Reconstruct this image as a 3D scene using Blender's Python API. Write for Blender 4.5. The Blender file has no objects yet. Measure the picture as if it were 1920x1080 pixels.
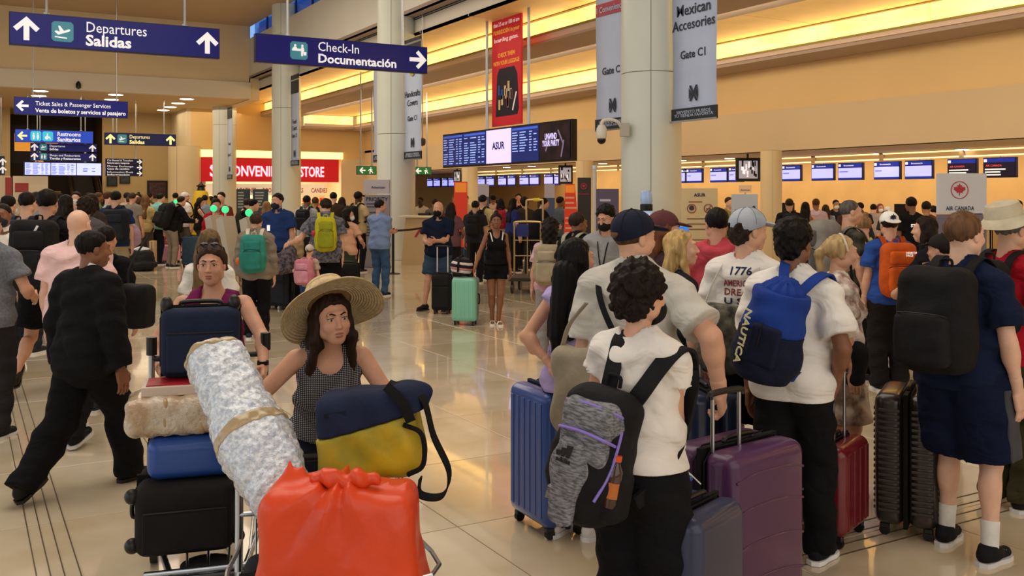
import bpy, bmesh, math, random
import numpy as np
from mathutils import Vector, Matrix
from mathutils.bvhtree import BVHTree
from math import sin, cos, pi, radians as rad
SC = bpy.context.scene
COL = SC.collection
random.seed(7)
# ---------------------------------------------------------------- camera
HC, FP, YH = 1.85, 1800.0, 366.0          # eye height, focal length in pixels, horizon row (1920 x 1080)
AZ = rad(29.8)
FW = Vector((sin(AZ), cos(AZ), 0)); RT = Vector((cos(AZ), -sin(AZ), 0))
cam = bpy.data.cameras.new('camera'); co = bpy.data.objects.new('camera', cam); COL.objects.link(co)
co.location = (0, 0, HC); co.rotation_euler = (pi/2, 0, -AZ)
cam.sensor_width = 36; cam.lens = FP/1920*36; cam.shift_y = -(540-YH)/1920; cam.clip_end = 300; cam.clip_start = .05
SC.camera = co
# ---------------------------------------------------------------- world, lights, exposure
W = bpy.data.worlds.new('sky'); SC.world = W; W.use_nodes = True
bg = W.node_tree.nodes['Background']; bg.inputs[0].default_value = (.22, .42, .85, 1); bg.inputs[1].default_value = .8
SC.view_settings.view_transform = 'Standard'; SC.view_settings.look = 'None'
SC.view_settings.exposure = .5; SC.view_settings.gamma = 1; SC.view_settings.use_curve_mapping = False
def area(name, loc, rot, sx, sy, power, color):
    l = bpy.data.lights.new(name, 'AREA'); l.shape = 'RECTANGLE'; l.size = sx; l.size_y = sy; l.energy = power; l.color = color
    o = bpy.data.objects.new(name, l); o.location = loc; o.rotation_euler = rot; COL.objects.link(o); return o
WARM = (1, .80, .56)
area('hall_light', (2, 8, 8.9), (0, 0, 0), 9, 9, 430, (1, .92, .80))
area('hall_light', (3, 26, 8.9), (0, 0, 0), 10, 14, 800, (1, .84, .64))
area('hall_light', (0, -5, 8.5), (0, 0, 0), 16, 6, 250, (1, .92, .82))
area('lobby_light', (5, 47, 5.9), (0, 0, 0), 14, 7, 260, WARM)
area('counter_light', (22, 10, 2.95), (0, 0, 0), 4, 30, 420, WARM)
area('back_wall_fill', (24.6, 10, 2.9), (0, rad(-48), 0), .4, 32, 190, (1, .82, .56))  # added fill without a fixture, brightens the wall behind the counters
area('back_wall_fill', (24.6, 33, 2.9), (0, rad(-48), 0), .4, 14, 90, (1, .82, .56))
area('counter_light', (22, 33, 2.95), (0, 0, 0), 4, 16, 190, WARM)
area('right_wall_fill', (14.2, 10, 5.7), (0, rad(-48), 0), 1.0, 34, 540, (1, .83, .58))  # unseen fill added under the soffit to lift the right wall
area('right_wall_fill', (14.2, 36, 5.7), (0, rad(-48), 0), 1.0, 18, 320, (1, .83, .58))
area('window_light', (-11.6, 14, 4.5), (0, rad(-90), 0), 7, 36, 620, (.72, .86, 1))
area('entrance_light', (3, -7.5, 4), (rad(90), 0, 0), 16, 6, 200, (.9, .95, 1))

for X_, z_ in ((17.28, 5.46), (13.04, 6.07)):       # the tubes in the two coves
    for y_, l_ in ((6, 27), (33, 26)): area('cove_tube', (X_+.1, y_, z_), (0, rad(130), 0), .16, l_, 80, (1, .76, .42))
# ---------------------------------------------------------------- helpers
def G(px, d, z=0.0):
    """ground point seen in pixel column px at depth d"""
    l = (px-960)/FP*d
    return Vector((FW.x*d+RT.x*l, FW.y*d+RT.y*l, z))
def ZY(py, d): return HC-(py-YH)/FP*d
def P3(px, py, d): return G(px, d, ZY(py, d))
def DF(py): return FP*HC/(py-YH)               # depth of a floor point in row py
def XP(px, X):                                   # depth of the plane x = X in column px
    return X/(FW.x+(px-960)/FP*RT.x)
def YP(px, Y): return Y/(FW.y+(px-960)/FP*RT.y)
def HR(phi): return -(AZ+rad(phi))               # heading seen from the camera: 0 away, 90 to the right, 180 towards
def lin(c):
    if isinstance(c, str):
        c = tuple(int(c[i:i+2], 16)/255 for i in (0, 2, 4))
    return tuple(((v/12.92) if v <= .04045 else ((v+.055)/1.055)**2.4) for v in c[:3])
MATS = {}
def mat(name, color, rough=.6, metal=0, bump=0, bscale=60, var=0, vscale=8, emit=0, alpha=1, trans=0, coat=0, sheen=0, stretch=None, color2=None, ior=1.45, sss=0):
    key = (name, str(color), rough, metal, bump, bscale, var, vscale, emit, str(color2))
    if key in MATS: return MATS[key]
    m = bpy.data.materials.new(name); m.use_nodes = True; nt = m.node_tree; b = nt.nodes['Principled BSDF']
    c = lin(color)+(1,)
    b.inputs['Base Color'].default_value = c; b.inputs['Roughness'].default_value = rough; b.inputs['Metallic'].default_value = metal
    b.inputs['IOR'].default_value = ior
    if trans: b.inputs['Transmission Weight'].default_value = trans
    if coat: b.inputs['Coat Weight'].default_value = coat; b.inputs['Coat Roughness'].default_value = .1
    if sheen: b.inputs['Sheen Weight'].default_value = sheen; b.inputs['Sheen Roughness'].default_value = .5
    if sss:
        b.inputs['Subsurface Weight'].default_value = sss; b.inputs['Subsurface Scale'].default_value = .01
        b.inputs['Subsurface Radius'].default_value = (1, .4, .25)
    if alpha < 1: b.inputs['Alpha'].default_value = alpha
    if emit: b.inputs['Emission Color'].default_value = c; b.inputs['Emission Strength'].default_value = emit
    if bump or var:
        tc = nt.nodes.new('ShaderNodeTexCoord'); mp = nt.nodes.new('ShaderNodeMapping'); nt.links.new(tc.outputs['Object'], mp.inputs[0])
        if stretch: mp.inputs['Scale'].default_value = stretch
        if bump:
            n = nt.nodes.new('ShaderNodeTexNoise'); n.inputs['Scale'].default_value = bscale; n.inputs['Detail'].default_value = 3
            nt.links.new(mp.outputs[0], n.inputs[0]); bp = nt.nodes.new('ShaderNodeBump'); bp.inputs['Strength'].default_value = bump; bp.inputs['Distance'].default_value = .01
            nt.links.new(n.outputs[0], bp.inputs['Height']); nt.links.new(bp.outputs[0], b.inputs['Normal'])
        if var:
            n2 = nt.nodes.new('ShaderNodeTexNoise'); n2.inputs['Scale'].default_value = vscale; n2.inputs['Detail'].default_value = 4
            nt.links.new(mp.outputs[0], n2.inputs[0]); r = nt.nodes.new('ShaderNodeValToRGB')
            c2 = lin(color2) if color2 else tuple(v*(1-var) for v in c[:3])
            r.color_ramp.elements[0].color = c2[:3]+(1,); r.color_ramp.elements[1].color = c if color2 else tuple(min(1, v*(1+var*.6)) for v in c[:3])+(1,)
            r.color_ramp.elements[0].position = .38; r.color_ramp.elements[1].position = .62
            nt.links.new(n2.outputs[0], r.inputs[0]); nt.links.new(r.outputs[0], b.inputs['Base Color'])
    MATS[key] = m; return m
def fab(c, var=.12, name='fabric'):
    m = mat(name, c, .8, bump=.5, bscale=26, var=var, vscale=9); m.node_tree.nodes['Principled BSDF'].inputs['Specular IOR Level'].default_value = .25; return m
def cloth(c):
    key = ('cloth2', c)
    if key in MATS: return MATS[key]
    m = mat('cloth', c, .92, bump=.75, bscale=4.2, var=.07, vscale=5).copy(); nt = m.node_tree; b = nt.nodes['Principled BSDF']; b.inputs['Specular IOR Level'].default_value = .15
    bp = [n for n in nt.nodes if n.type == 'BUMP'][0]; n = [n for n in nt.nodes if n.type == 'TEX_NOISE' and n.outputs[0].links[0].to_node == bp][0]
    bp.inputs['Distance'].default_value = .035; n.inputs['Distortion'].default_value = 1.6; n.inputs['Detail'].default_value = 2.5
    mp = [q for q in nt.nodes if q.type == 'MAPPING'][0]; mp.inputs['Scale'].default_value = (1, 1, 1.7); mp.inputs['Rotation'].default_value = (.3, .4, 0)
    MATS[key] = m; return m
def plastic(c, r=.4): return mat('plastic', c, r)
def metal(c='c8c8cc', r=.25): return mat('metal', c, r, 1)
def link(o, parent=None):
    COL.objects.link(o)
    if parent is not None: o.parent = parent
    return o
def mesh_obj(name, verts, faces, m, parent=None, smooth=False):
    me = bpy.data.meshes.new(name); me.from_pydata([tuple(v) for v in verts], [], faces)
    if m is not None:
        for mm in (m if isinstance(m, (list, tuple)) else [m]): me.materials.append(mm)
    if smooth: me.shade_smooth()
    o = bpy.data.objects.new(name, me); return link(o, parent)
def tag(o, label, cat, group=None, kind=None):
    if label: o['label'] = label
    if cat: o['category'] = cat
    if group: o['group'] = group
    if kind: o['kind'] = kind
    return o
def empty(name, loc=(0, 0, 0), rz=0, label=None, cat=None, group=None, scale=1):
    o = bpy.data.objects.new(name, None); o.location = loc; o.rotation_euler = (0, 0, rz); o.scale = (scale,)*3; o.empty_display_size = .1
    COL.objects.link(o); return tag(o, label, cat, group)
ORD = ['first', 'second', 'third', 'fourth', 'fifth', 'sixth', 'seventh', 'eighth', 'ninth', 'tenth', 'eleventh', 'twelfth', 'thirteenth', 'fourteenth', 'fifteenth', 'sixteenth', 'seventeenth', 'eighteenth', 'nineteenth', 'twentieth']
class MB:
    """collects shapes into one bmesh"""
    def __init__(s): s.bm = bmesh.new()
    def box(s, c, size, rot=None, bevel=0, seg=1, top=1):
        r = bmesh.ops.create_cube(s.bm, size=1); vs = r['verts']
        for v in vs:
            k = top if v.co.z > 0 else 1
            v.co = Vector((v.co.x*size[0]*k, v.co.y*size[1]*k, v.co.z*size[2]))
        if bevel:
            es = list({e for v in vs for e in v.link_edges})
            r = bmesh.ops.bevel(s.bm, geom=es, offset=bevel, segments=seg, affect='EDGES', profile=.5)
            vs = list({v for v in r['verts']} | {v for v in vs if v.is_valid})
        M = Matrix.Translation(Vector(c)) @ ((rot.to_4x4() if rot is not None else Matrix()))
        bmesh.ops.transform(s.bm, matrix=M, verts=vs); return s
    def cyl(s, p, q, r, r2=None, n=12, caps=True):
        p = Vector(p); q = Vector(q); d = q-p; L = d.length
        if L < 1e-6: return s
        R = d.to_track_quat('Z', 'Y').to_matrix().to_4x4()
        bmesh.ops.create_cone(s.bm, cap_ends=caps, segments=n, radius1=r, radius2=r if r2 is None else r2, depth=L, matrix=Matrix.Translation((p+q)/2) @ R); return s
    def sph(s, c, r, u=12, v=8, sc=(1, 1, 1)):
        bmesh.ops.create_uvsphere(s.bm, u_segments=u, v_segments=v, radius=r, matrix=Matrix.Translation(Vector(c)) @ Matrix.Diagonal((*sc, 1))); return s
    def tube(s, pts, r, n=8):
        pts = [Vector(p) for p in pts]; rings = []
        up = Vector((0, 0, 1))
        for i, p in enumerate(pts):
            t = (pts[min(i+1, len(pts)-1)]-pts[max(i-1, 0)]).normalized()
            a = t.cross(up)
            if a.length < .2: a = t.cross(Vector((1, 0, 0)))
            a.normalize(); b = t.cross(a).normalized()
            if rings and a.dot(la) < 0: a = -a; b = -b
            la = a; rr = r[i] if isinstance(r, (list, tuple)) else r
            rings.append([s.bm.verts.new(p+(a*cos(2*pi*k/n)+b*sin(2*pi*k/n))*rr) for k in range(n)])
        for i in range(len(rings)-1):
            for k in range(n): s.bm.faces.new((rings[i][k], rings[i][(k+1) % n], rings[i+1][(k+1) % n], rings[i+1][k]))
        s.bm.faces.new(rings[0]); s.bm.faces.new(rings[-1]); return s
    def ribbon(s, pts, wdirs, w, t):
        """strap: rectangle w x t swept; wdirs = width direction(s)"""
        pts = [Vector(p) for p in pts]; rings = []
        for i, p in enumerate(pts):
            tg = (pts[min(i+1, len(pts)-1)]-pts[max(i-1, 0)]).normalized()
            wd = Vector(wdirs[i] if isinstance(wdirs, list) else wdirs); wd = (wd-tg*wd.dot(tg)).normalized(); nn = tg.cross(wd)
            rings.append([s.bm.verts.new(p+wd*a*w/2+nn*b*t/2) for a, b in ((-1, -1), (1, -1), (1, 1), (-1, 1))])
        for i in range(len(rings)-1):
            for k in range(4): s.bm.faces.new((rings[i][k], rings[i][(k+1) % 4], rings[i+1][(k+1) % 4], rings[i+1][k]))
        s.bm.faces.new(rings[0]); s.bm.faces.new(rings[-1]); return s
    def prism(s, pts, d, M=None):
        """polygon (x, z) extruded from y=0 to y=d"""
        a = [s.bm.verts.new((x, 0, z)) for x, z in pts]; b = [s.bm.verts.new((x, d, z)) for x, z in pts]; n = len(pts)
        s.bm.faces.new(a); s.bm.faces.new(b[::-1])
        for i in range(n): s.bm.faces.new((a[i], b[i], b[(i+1) % n], a[(i+1) % n]))
        if M is not None: bmesh.ops.transform(s.bm, matrix=M, verts=a+b)
        return s
    def lathe(s, prof, n=24, c=(0, 0, 0)):
        rings = [[s.bm.verts.new((c[0]+r*cos(2*pi*k/n), c[1]+r*sin(2*pi*k/n), c[2]+z)) for k in range(n)] for r, z in prof]
        for i in range(len(rings)-1):
            for k in range(n): s.bm.faces.new((rings[i][k], rings[i][(k+1) % n], rings[i+1][(k+1) % n], rings[i+1][k]))
        s.bm.faces.new(rings[0][::-1]); s.bm.faces.new(rings[-1]); return s
    def build(s, name, m, parent=None, smooth=False, angle=None):
        bmesh.ops.recalc_face_normals(s.bm, faces=s.bm.faces)
        me = bpy.data.meshes.new(name); s.bm.to_mesh(me); s.bm.free()
        for mm in (m if isinstance(m, (list, tuple)) else [m]): me.materials.append(mm)
        if smooth:
            me.shade_smooth()
            try: me.set_sharp_from_angle(angle=angle or rad(40))
            except Exception: pass
        o = bpy.data.objects.new(name, me); return link(o, parent)
def box(name, c, size, m, parent=None, bevel=0, rot=None, smooth=False): return MB().box(c, size, rot, bevel, 2 if bevel else 1).build(name, m, parent, smooth)
def span(name, lo, hi, m, parent=None, bevel=0):
    c = [(a+b)/2 for a, b in zip(lo, hi)]; return box(name, c, [abs(b-a) for a, b in zip(lo, hi)], m, parent, bevel)
def spline(pts, n=6):
    pts = [Vector(p) for p in pts]; out = []
    P = [2*pts[0]-pts[1]]+pts+[2*pts[-1]-pts[-2]]
    for i in range(1, len(P)-2):
        for k in range(n):
            t = k/n; a, b, c, d = P[i-1], P[i], P[i+1], P[i+2]
            out.append(.5*((2*b)+(-a+c)*t+(2*a-5*b+4*c-d)*t*t+(-a+3*b-3*c+d)*t**3))
    out.append(pts[-1]); return out
def copytree(o, parent=None, depth=0):
    c = o.copy(); COL.objects.link(c)
    if parent is not None: c.parent = parent
    for ch in list(o.children):
        copytree(ch, c, depth+1)
    return c
# --- lettering: flat text meshes in the local xz plane facing -y
FONT_CACHE = {}
def text_mesh(s, size=1, bold=0, th=.004, align='LEFT', spacing=1.0):
    cu = bpy.data.curves.new('t', 'FONT'); cu.body = s; cu.size = size; cu.offset = bold*size; cu.extrude = th/2; cu.resolution_u = 2
    cu.align_x = align; cu.space_character = spacing; cu.space_line = .8
    o = bpy.data.objects.new('t', cu); COL.objects.link(o); dg = bpy.context.evaluated_depsgraph_get(); dg.update()
    me = bpy.data.meshes.new_from_object(o.evaluated_get(dg)); bpy.data.objects.remove(o); bpy.data.curves.remove(cu); return me
def text(s, loc, size, m, parent=None, bold=0, th=.004, align='LEFT', rz=0, name='lettering', width=None, spacing=1.0, M=None):
    me = text_mesh(s, size, bold, th, align, spacing); me.materials.clear(); me.materials.append(m)
    if width:
        xs = [v.co.x for v in me.vertices]; w = max(xs)-min(xs)
        if w > 0: me.transform(Matrix.Diagonal((width/w, 1, 1, 1)))
    me.transform(Matrix.Rotation(pi/2, 4, 'X'))
    if M is not None: me.transform(M)
    o = bpy.data.objects.new(name, me); o.location = loc; o.rotation_euler = (0, 0, rz); return link(o, parent)
def wrap(o, target, direction, off=.003, sub=1):
    """lay the mesh of o (both in the same local space) on target along direction"""
    bm = bmesh.new(); bm.from_mesh(o.data)
    if sub: bmesh.ops.subdivide_edges(bm, edges=[e for e in bm.edges if e.calc_length() > .02], cuts=sub)
    me = target.data; t = BVHTree.FromPolygons([v.co.copy() for v in me.vertices], [tuple(p.vertices) for p in me.polygons])
    d = Vector(direction).normalized(); P0 = [o.matrix_basis @ v.co for v in bm.verts]
    m0 = sum((p.dot(d) for p in P0))/max(1, len(P0))
    for v, p in zip(bm.verts, P0):
        k = p.dot(d)-m0; q = p-d*(.5+k+m0-p.dot(d)*0)
        q = p-d*.6
        h = t.ray_cast(q, d)
        if h[0] is not None: v.co = h[0]-d*off
        else: v.co = p
    bm.to_mesh(o.data); bm.free(); o.matrix_basis = Matrix()
# --- implicit surfaces (surface nets)
def nets(F, org, h):
    S = F < 0; nx, ny, nz = F.shape
    c = S[:-1, :-1, :-1].astype(np.int8)
    for i, j, k in ((1,0,0),(0,1,0),(0,0,1),(1,1,0),(1,0,1),(0,1,1),(1,1,1)):
        c = c+S[i:nx-1+i, j:ny-1+j, k:nz-1+k]
    act = (c > 0) & (c < 8); I = np.argwhere(act)
    if len(I) == 0: return np.zeros((0, 3)), np.zeros((0, 4), int)
    ids = -np.ones(act.shape, int); ids[act] = np.arange(len(I))
    acc = np.zeros((len(I), 3)); cnt = np.zeros(len(I)); cr = [(a, b, d) for a in (0, 1) for b in (0, 1) for d in (0, 1)]
    V = {o: F[I[:, 0]+o[0], I[:, 1]+o[1], I[:, 2]+o[2]] for o in cr}
    for o in cr:
        for ax in range(3):
            if o[ax] == 0:
                q = list(o); q[ax] = 1; a = V[o]; b = V[tuple(q)]; x = (a < 0) != (b < 0)
                t = np.where(x, a/np.where(x, a-b, 1), 0); p = np.zeros((len(I), 3)); p += o; p[:, ax] += t
                acc += p*x[:, None]; cnt += x
    v = (I+acc/cnt[:, None])*h+org
    Q = []
    for ax in range(3):
        sl0 = [slice(1, -1)]*3; sl1 = [slice(1, -1)]*3; sl0[ax] = slice(0, -1); sl1[ax] = slice(1, None)
        a = S[tuple(sl0)]; b = S[tuple(sl1)]; E = np.argwhere(a != b); 
        if len(E) == 0: continue
        off = np.array([1, 1, 1]); off[ax] = 0; flip = a[E[:, 0], E[:, 1], E[:, 2]]; E = E+off
        u, w = [(1, 2), (2, 0), (0, 1)][ax]; eu = np.zeros(3, int); eu[u] = 1; ew = np.zeros(3, int); ew[w] = 1
        q = np.stack([ids[tuple((E-eu-ew).T)], ids[tuple((E-ew).T)], ids[tuple(E.T)], ids[tuple((E-eu).T)]], 1)
        q[~flip] = q[~flip][:, ::-1]; Q.append(q)
    Q = np.concatenate(Q); return v, Q
class SDF:
    """prims: ('c', a, b, ra, rb, k, cuts) cone; ('e', center, radii, R, k, cuts) ellipsoid; ('b', center, half, R, round, k, cuts) box. cuts: [(point, normal)] removes what lies beyond"""
    def __init__(s): s.p = []
    def cone(s, a, b, ra, rb=None, k=.02, cuts=(), sub=False): s.p.append(('c', np.array(a, float), np.array(b, float), ra, ra if rb is None else rb, k, cuts, sub)); return s
    def ell(s, c, r, R=None, k=.02, cuts=(), sub=False): s.p.append(('e', np.array(c, float), np.array(r, float), R, 0, k, cuts, sub)); return s
    def rb(s, c, hf, R=None, rd=.02, k=.01, cuts=(), sub=False): s.p.append(('b', np.array(c, float), np.array(hf, float), R, rd, k, cuts, sub)); return s
    def chain(s, pts, rs, k=.015, cuts=()):
        for i in range(len(pts)-1):
            s.cone(pts[i], pts[i+1], rs[i] if isinstance(rs, (list, tuple)) else rs, rs[i+1] if isinstance(rs, (list, tuple)) else rs, k, cuts)
        return s
    def bounds(s, p):
        if p[0] == 'c':
            r = max(p[3], p[4]); return np.minimum(p[1], p[2])-r, np.maximum(p[1], p[2])+r
        e = p[2] if p[3] is None else np.abs(p[3]) @ p[2]
        return p[1]-e, p[1]+e
    def mesh(s, h, inflate=0, lo=None, hi=None, cuts=(), noise=None, mg=.045):
        bs = [s.bounds(p) for p in s.p if not p[7]]
        L = np.min([b[0] for b in bs], 0)-inflate-2*h-.01; U = np.max([b[1] for b in bs], 0)+inflate+2*h+.01
        if lo is not None: L = np.maximum(L, lo)
        if hi is not None: U = np.minimum(U, hi)
        L = np.floor(L/h)*h
        n = np.maximum(np.ceil((U-L)/h).astype(int)+2, 4); F = np.full(n, .2, np.float32)
        ax = [L[i]+h*np.arange(n[i]) for i in range(3)]
        for p in s.p:
            a, b = s.bounds(p); m = mg+inflate+h
            i0 = np.maximum(((a-m-L)/h).astype(int), 0); i1 = np.minimum(((b+m-L)/h).astype(int)+2, n)
            if np.any(i1 <= i0): continue
            sl = tuple(slice(i0[i], i1[i]) for i in range(3))
            X = (ax[0][sl[0]])[:, None, None]; Y = (ax[1][sl[1]])[None, :, None]; Z = (ax[2][sl[2]])[None, None, :]
            if p[0] == 'c':
                A, B, ra, rb = p[1:5]; d = B-A; dd = max(1e-9, d @ d)
                t = np.clip(((X-A[0])*d[0]+(Y-A[1])*d[1]+(Z-A[2])*d[2])/dd, 0, 1)
                D = np.sqrt((X-A[0]-t*d[0])**2+(Y-A[1]-t*d[1])**2+(Z-A[2]-t*d[2])**2)-(ra+(rb-ra)*t)
            else:
                x, y, z = X-p[1][0], Y-p[1][1], Z-p[1][2]
                if p[3] is not None:
                    R = p[3]; x, y, z = R[0, 0]*x+R[1, 0]*y+R[2, 0]*z, R[0, 1]*x+R[1, 1]*y+R[2, 1]*z, R[0, 2]*x+R[1, 2]*y+R[2, 2]*z
                if p[0] == 'e':
                    r = p[2]; k0 = np.sqrt((x/r[0])**2+(y/r[1])**2+(z/r[2])**2); k1 = np.sqrt((x/r[0]**2)**2+(y/r[1]**2)**2+(z/r[2]**2)**2)+1e-9
                    D = k0*(k0-1)/k1
                else:
                    rd = p[4]; qx, qy, qz = np.abs(x)-p[2][0]+rd, np.abs(y)-p[2][1]+rd, np.abs(z)-p[2][2]+rd
                    D = np.sqrt(np.maximum(qx, 0)**2+np.maximum(qy, 0)**2+np.maximum(qz, 0)**2)+np.minimum(np.maximum(qx, np.maximum(qy, qz)), 0)-rd
            if p[7]:
                k = p[5]; f = F[sl]; D = -D; hh = np.maximum(k-np.abs(f-D), 0)/k; F[sl] = np.maximum(f, D)+hh*hh*k*.25; continue
            D = D-inflate
            for q, nn in p[6]: D = np.maximum(D, (X-q[0])*nn[0]+(Y-q[1])*nn[1]+(Z-q[2])*nn[2])
            f = F[sl]; k = p[5]; hh = np.maximum(k-np.abs(f-D), 0)/k; F[sl] = np.minimum(f, D)-hh*hh*k*.25
        X = ax[0][:, None, None]; Y = ax[1][None, :, None]; Z = ax[2][None, None, :]
        if noise is not None: F = F+noise(X, Y, Z).astype(np.float32)
        for q, nn in cuts: F = np.maximum(F, (X-q[0])*nn[0]+(Y-q[1])*nn[1]+(Z-q[2])*nn[2])
        # close the block's sides
        return nets(F, np.array([a[0] for a in ax]), h)
def sdf_obj(name, parts, m, parent=None, smooth=True):
    """parts: list of (v, q)"""
    vs, fs, n = [], [], 0
    for v, q in parts:
        if len(v) == 0: continue
        vs.append(v); fs.append(q+n); n += len(v)
    if not vs: return None
    v = np.concatenate(vs); q = np.concatenate(fs)
    me = bpy.data.meshes.new(name); me.vertices.add(len(v)); me.vertices.foreach_set('co', v.astype(np.float32).ravel())
    me.loops.add(q.size); me.loops.foreach_set('vertex_index', q.astype(np.int32).ravel())
    me.polygons.add(len(q)); me.polygons.foreach_set('loop_start', np.arange(0, q.size, 4, dtype=np.int32))
    me.update(calc_edges=True); me.validate()
    if smooth: me.shade_smooth()
    me.materials.append(m); o = bpy.data.objects.new(name, me); return link(o, parent)
def rotm(x=0, y=0, z=0): return np.array(Matrix.Rotation(rad(z), 3, 'Z') @ Matrix.Rotation(rad(x), 3, 'X') @ Matrix.Rotation(rad(y), 3, 'Y'))
# ---------------------------------------------------------------- the setting
def struct(o): o['kind'] = 'structure'; return o
wall = mat('wall_paint', 'dcc9a4', .7, var=.03, vscale=.6)
wallw = mat('wall_paint', 'd8d4c8', .7, var=.03, vscale=.6)
ceilm = mat('ceiling_paint', 'b9a488', .8, var=.04, vscale=.5)
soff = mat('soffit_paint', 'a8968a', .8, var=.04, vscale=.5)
greyp = mat('parapet_paint', 'd2d0c6', .6, var=.03, vscale=.5)
dark = mat('dark', '15120f', .6)
floorm = []
for i, (a, b) in enumerate((('dacbb0', 'cdba9a'), ('d5c6aa', 'c8b695'), ('dfd1b8', 'd0bfa1'))):
    m = mat('marble%d' % i, a, .10, var=.1, vscale=1.6, color2=b, coat=.55); m.node_tree.nodes['Principled BSDF'].inputs['IOR'].default_value = 1.55
    nt = m.node_tree; mp = [n for n in nt.nodes if n.type == 'MAPPING'][0]; tc = [n for n in nt.nodes if n.type == 'TEX_COORD'][0]
    nt.nodes['Principled BSDF'].inputs['Coat Roughness'].default_value = .035; nt.nodes['Principled BSDF'].inputs['Coat IOR'].default_value = 1.6
    g = nt.nodes.new('ShaderNodeNewGeometry'); nt.links.new(g.outputs['Position'], mp.inputs[0])
    n = nt.nodes.new('ShaderNodeTexNoise'); n.inputs['Scale'].default_value = .35; n.inputs['Detail'].default_value = 6; nt.links.new(mp.outputs[0], n.inputs[0])
    r = nt.nodes.new('ShaderNodeMapRange'); r.inputs[1].default_value = .35; r.inputs[2].default_value = .7; r.inputs[3].default_value = .07; r.inputs[4].default_value = .2
    nt.links.new(n.outputs[0], r.inputs[0]); nt.links.new(r.outputs[0], nt.nodes['Principled BSDF'].inputs['Roughness'])
    n3 = nt.nodes.new('ShaderNodeTexNoise'); n3.inputs['Scale'].default_value = 2.2; nt.links.new(mp.outputs[0], n3.inputs[0])
    bp = nt.nodes.new('ShaderNodeBump'); bp.inputs['Strength'].default_value = .05; bp.inputs['Distance'].default_value = .02
    nt.links.new(n3.outputs[0], bp.inputs['Height']); nt.links.new(bp.outputs[0], nt.nodes['Principled BSDF'].inputs['Normal'])
    floorm.append(m)
fl = struct(span('floor', (-12, -8, -.2), (26, 56, -.006), mat('grout', '8d7c66', .7)))
TS = 1.2
tm = []
for m in floorm:
    b = MB().box((0, 0, 0), (TS-.008, TS-.008, .012), bevel=.0015)
    o = b.build('floor_tile', m); tm.append(o.data); bpy.data.objects.remove(o)
near, far = [], []
for i in range(-9, 21):
    for j in range(-6, 46):
        x, y = (i+.5)*TS, (j+.5)*TS
        if not (-11.5 < x < 25.5 and y < 54): continue
        d = x*FW.x+y*FW.y; l = x*RT.x+y*RT.y
        if d > 1.5 and abs(l) < d*.56+1: near.append((d, x, y))
        else: far.append((x, y))
near.sort()
for d, x, y in near[:290]:
    o = bpy.data.objects.new('floor_tile', random.choice(tm)); o.location = (x, y, -.006); link(o, fl)
b = [MB() for _ in range(3)]
for x, y in far+[(p[1], p[2]) for p in near[290:]]:
    random.choice(b).box((x, y, -.006), (TS-.008, TS-.008, .012))
for k in range(3):
    o = b[k].build('floor_tile', floorm[k], fl); o['kind'] = 'stuff'
# dark expansion strips let into the floor
strip = mat('strip', '5a4c3a', .4)
k = 0
def trim(o):
    global k
    k += 1; o.name = 'trim_%d' % k; return struct(o)
for xx in (.31, .37, .43, .50): trim(span('t', (xx, 1.5, .0), (xx+.006, 40, .003), strip))
g = G(1780, DF(970))
for yy in (-.10, 0, .10, .2): trim(span('t', (g.x-2.2, g.y+yy, .0), (g.x+8, g.y+yy+.008, .003), strip))
# ceiling over the hall and what is beyond it
ZC = 9.2
struct(span('ceiling', (-12, -8, ZC), (10.9, 42, ZC+.2), ceilm))
struct(span('ceiling_lobby', (-12, 42.3, 6.05), (10.9, 56, 6.2), mat('ceiling_paint', 'cdb489', .8)))
trim(span('t', (-12, 42, 6.75), (10.9, 42.3, ZC), wall))
trim(span('t', (-12, 41.9, 6.05), (10.9, 42.3, 6.75), mat('paint', 'd6cebd', .6)))
# walls
for y0, y1 in ((-8, 0), (10, 18), (28, 56)): pass
struct(span('wall_left', (-12.2, -8, 0), (-12, 56, ZC), wallw))
struct(span('wall_rear', (-12, -8.2, 0), (26, -8, ZC), wallw))
struct(span('wall_right', (26, -8, 0), (26.2, 56, 3.2), mat('counter_wall', 'e2b878', .55, var=.06, vscale=1.2)))
XL = 18.5
wr = struct(span('wall_right_upper', (XL, -8, 4.08), (XL+.2, 48, 5.4), mat('wall_paint', 'e0bf88', .7, var=.03, vscale=.5)))
trim(span('t', (XL-.12, -8, 3.0), (XL+.2, 42.2, 4.08), mat('fascia', 'cdb792', .6, var=.03, vscale=.4)))
trim(span('t', (XL, 42.2, 0), (XL+.2, 48, 4.2), wall))
struct(span('ceiling_counter', (XL-.1, -8, 3.0), (26, 50, 3.1), mat('ceiling_paint', 'b5a48c', .7)))
struct(span('wall_counter_end', (XL+.2, 50, 0), (26, 50.2, 3.1), wall))
struct(span('wall_far', (6.1, 52, 0), (10.2, 52.2, 6.1), mat('wall_paint', 'bfa677', .7)))
struct(span('wall_far_west', (-12, 52, 0), (2.0, 52.2, 6.1), mat('wall_paint', 'bfa677', .7)))
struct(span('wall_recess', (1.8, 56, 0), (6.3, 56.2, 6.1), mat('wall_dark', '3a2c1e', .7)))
for xx in (1.8, 6.1): struct(span('wall_recess_side', (xx, 52.2, 0), (xx+.2, 56, 6.1), mat('wall_dark', '3a2c1e', .7)))
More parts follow.
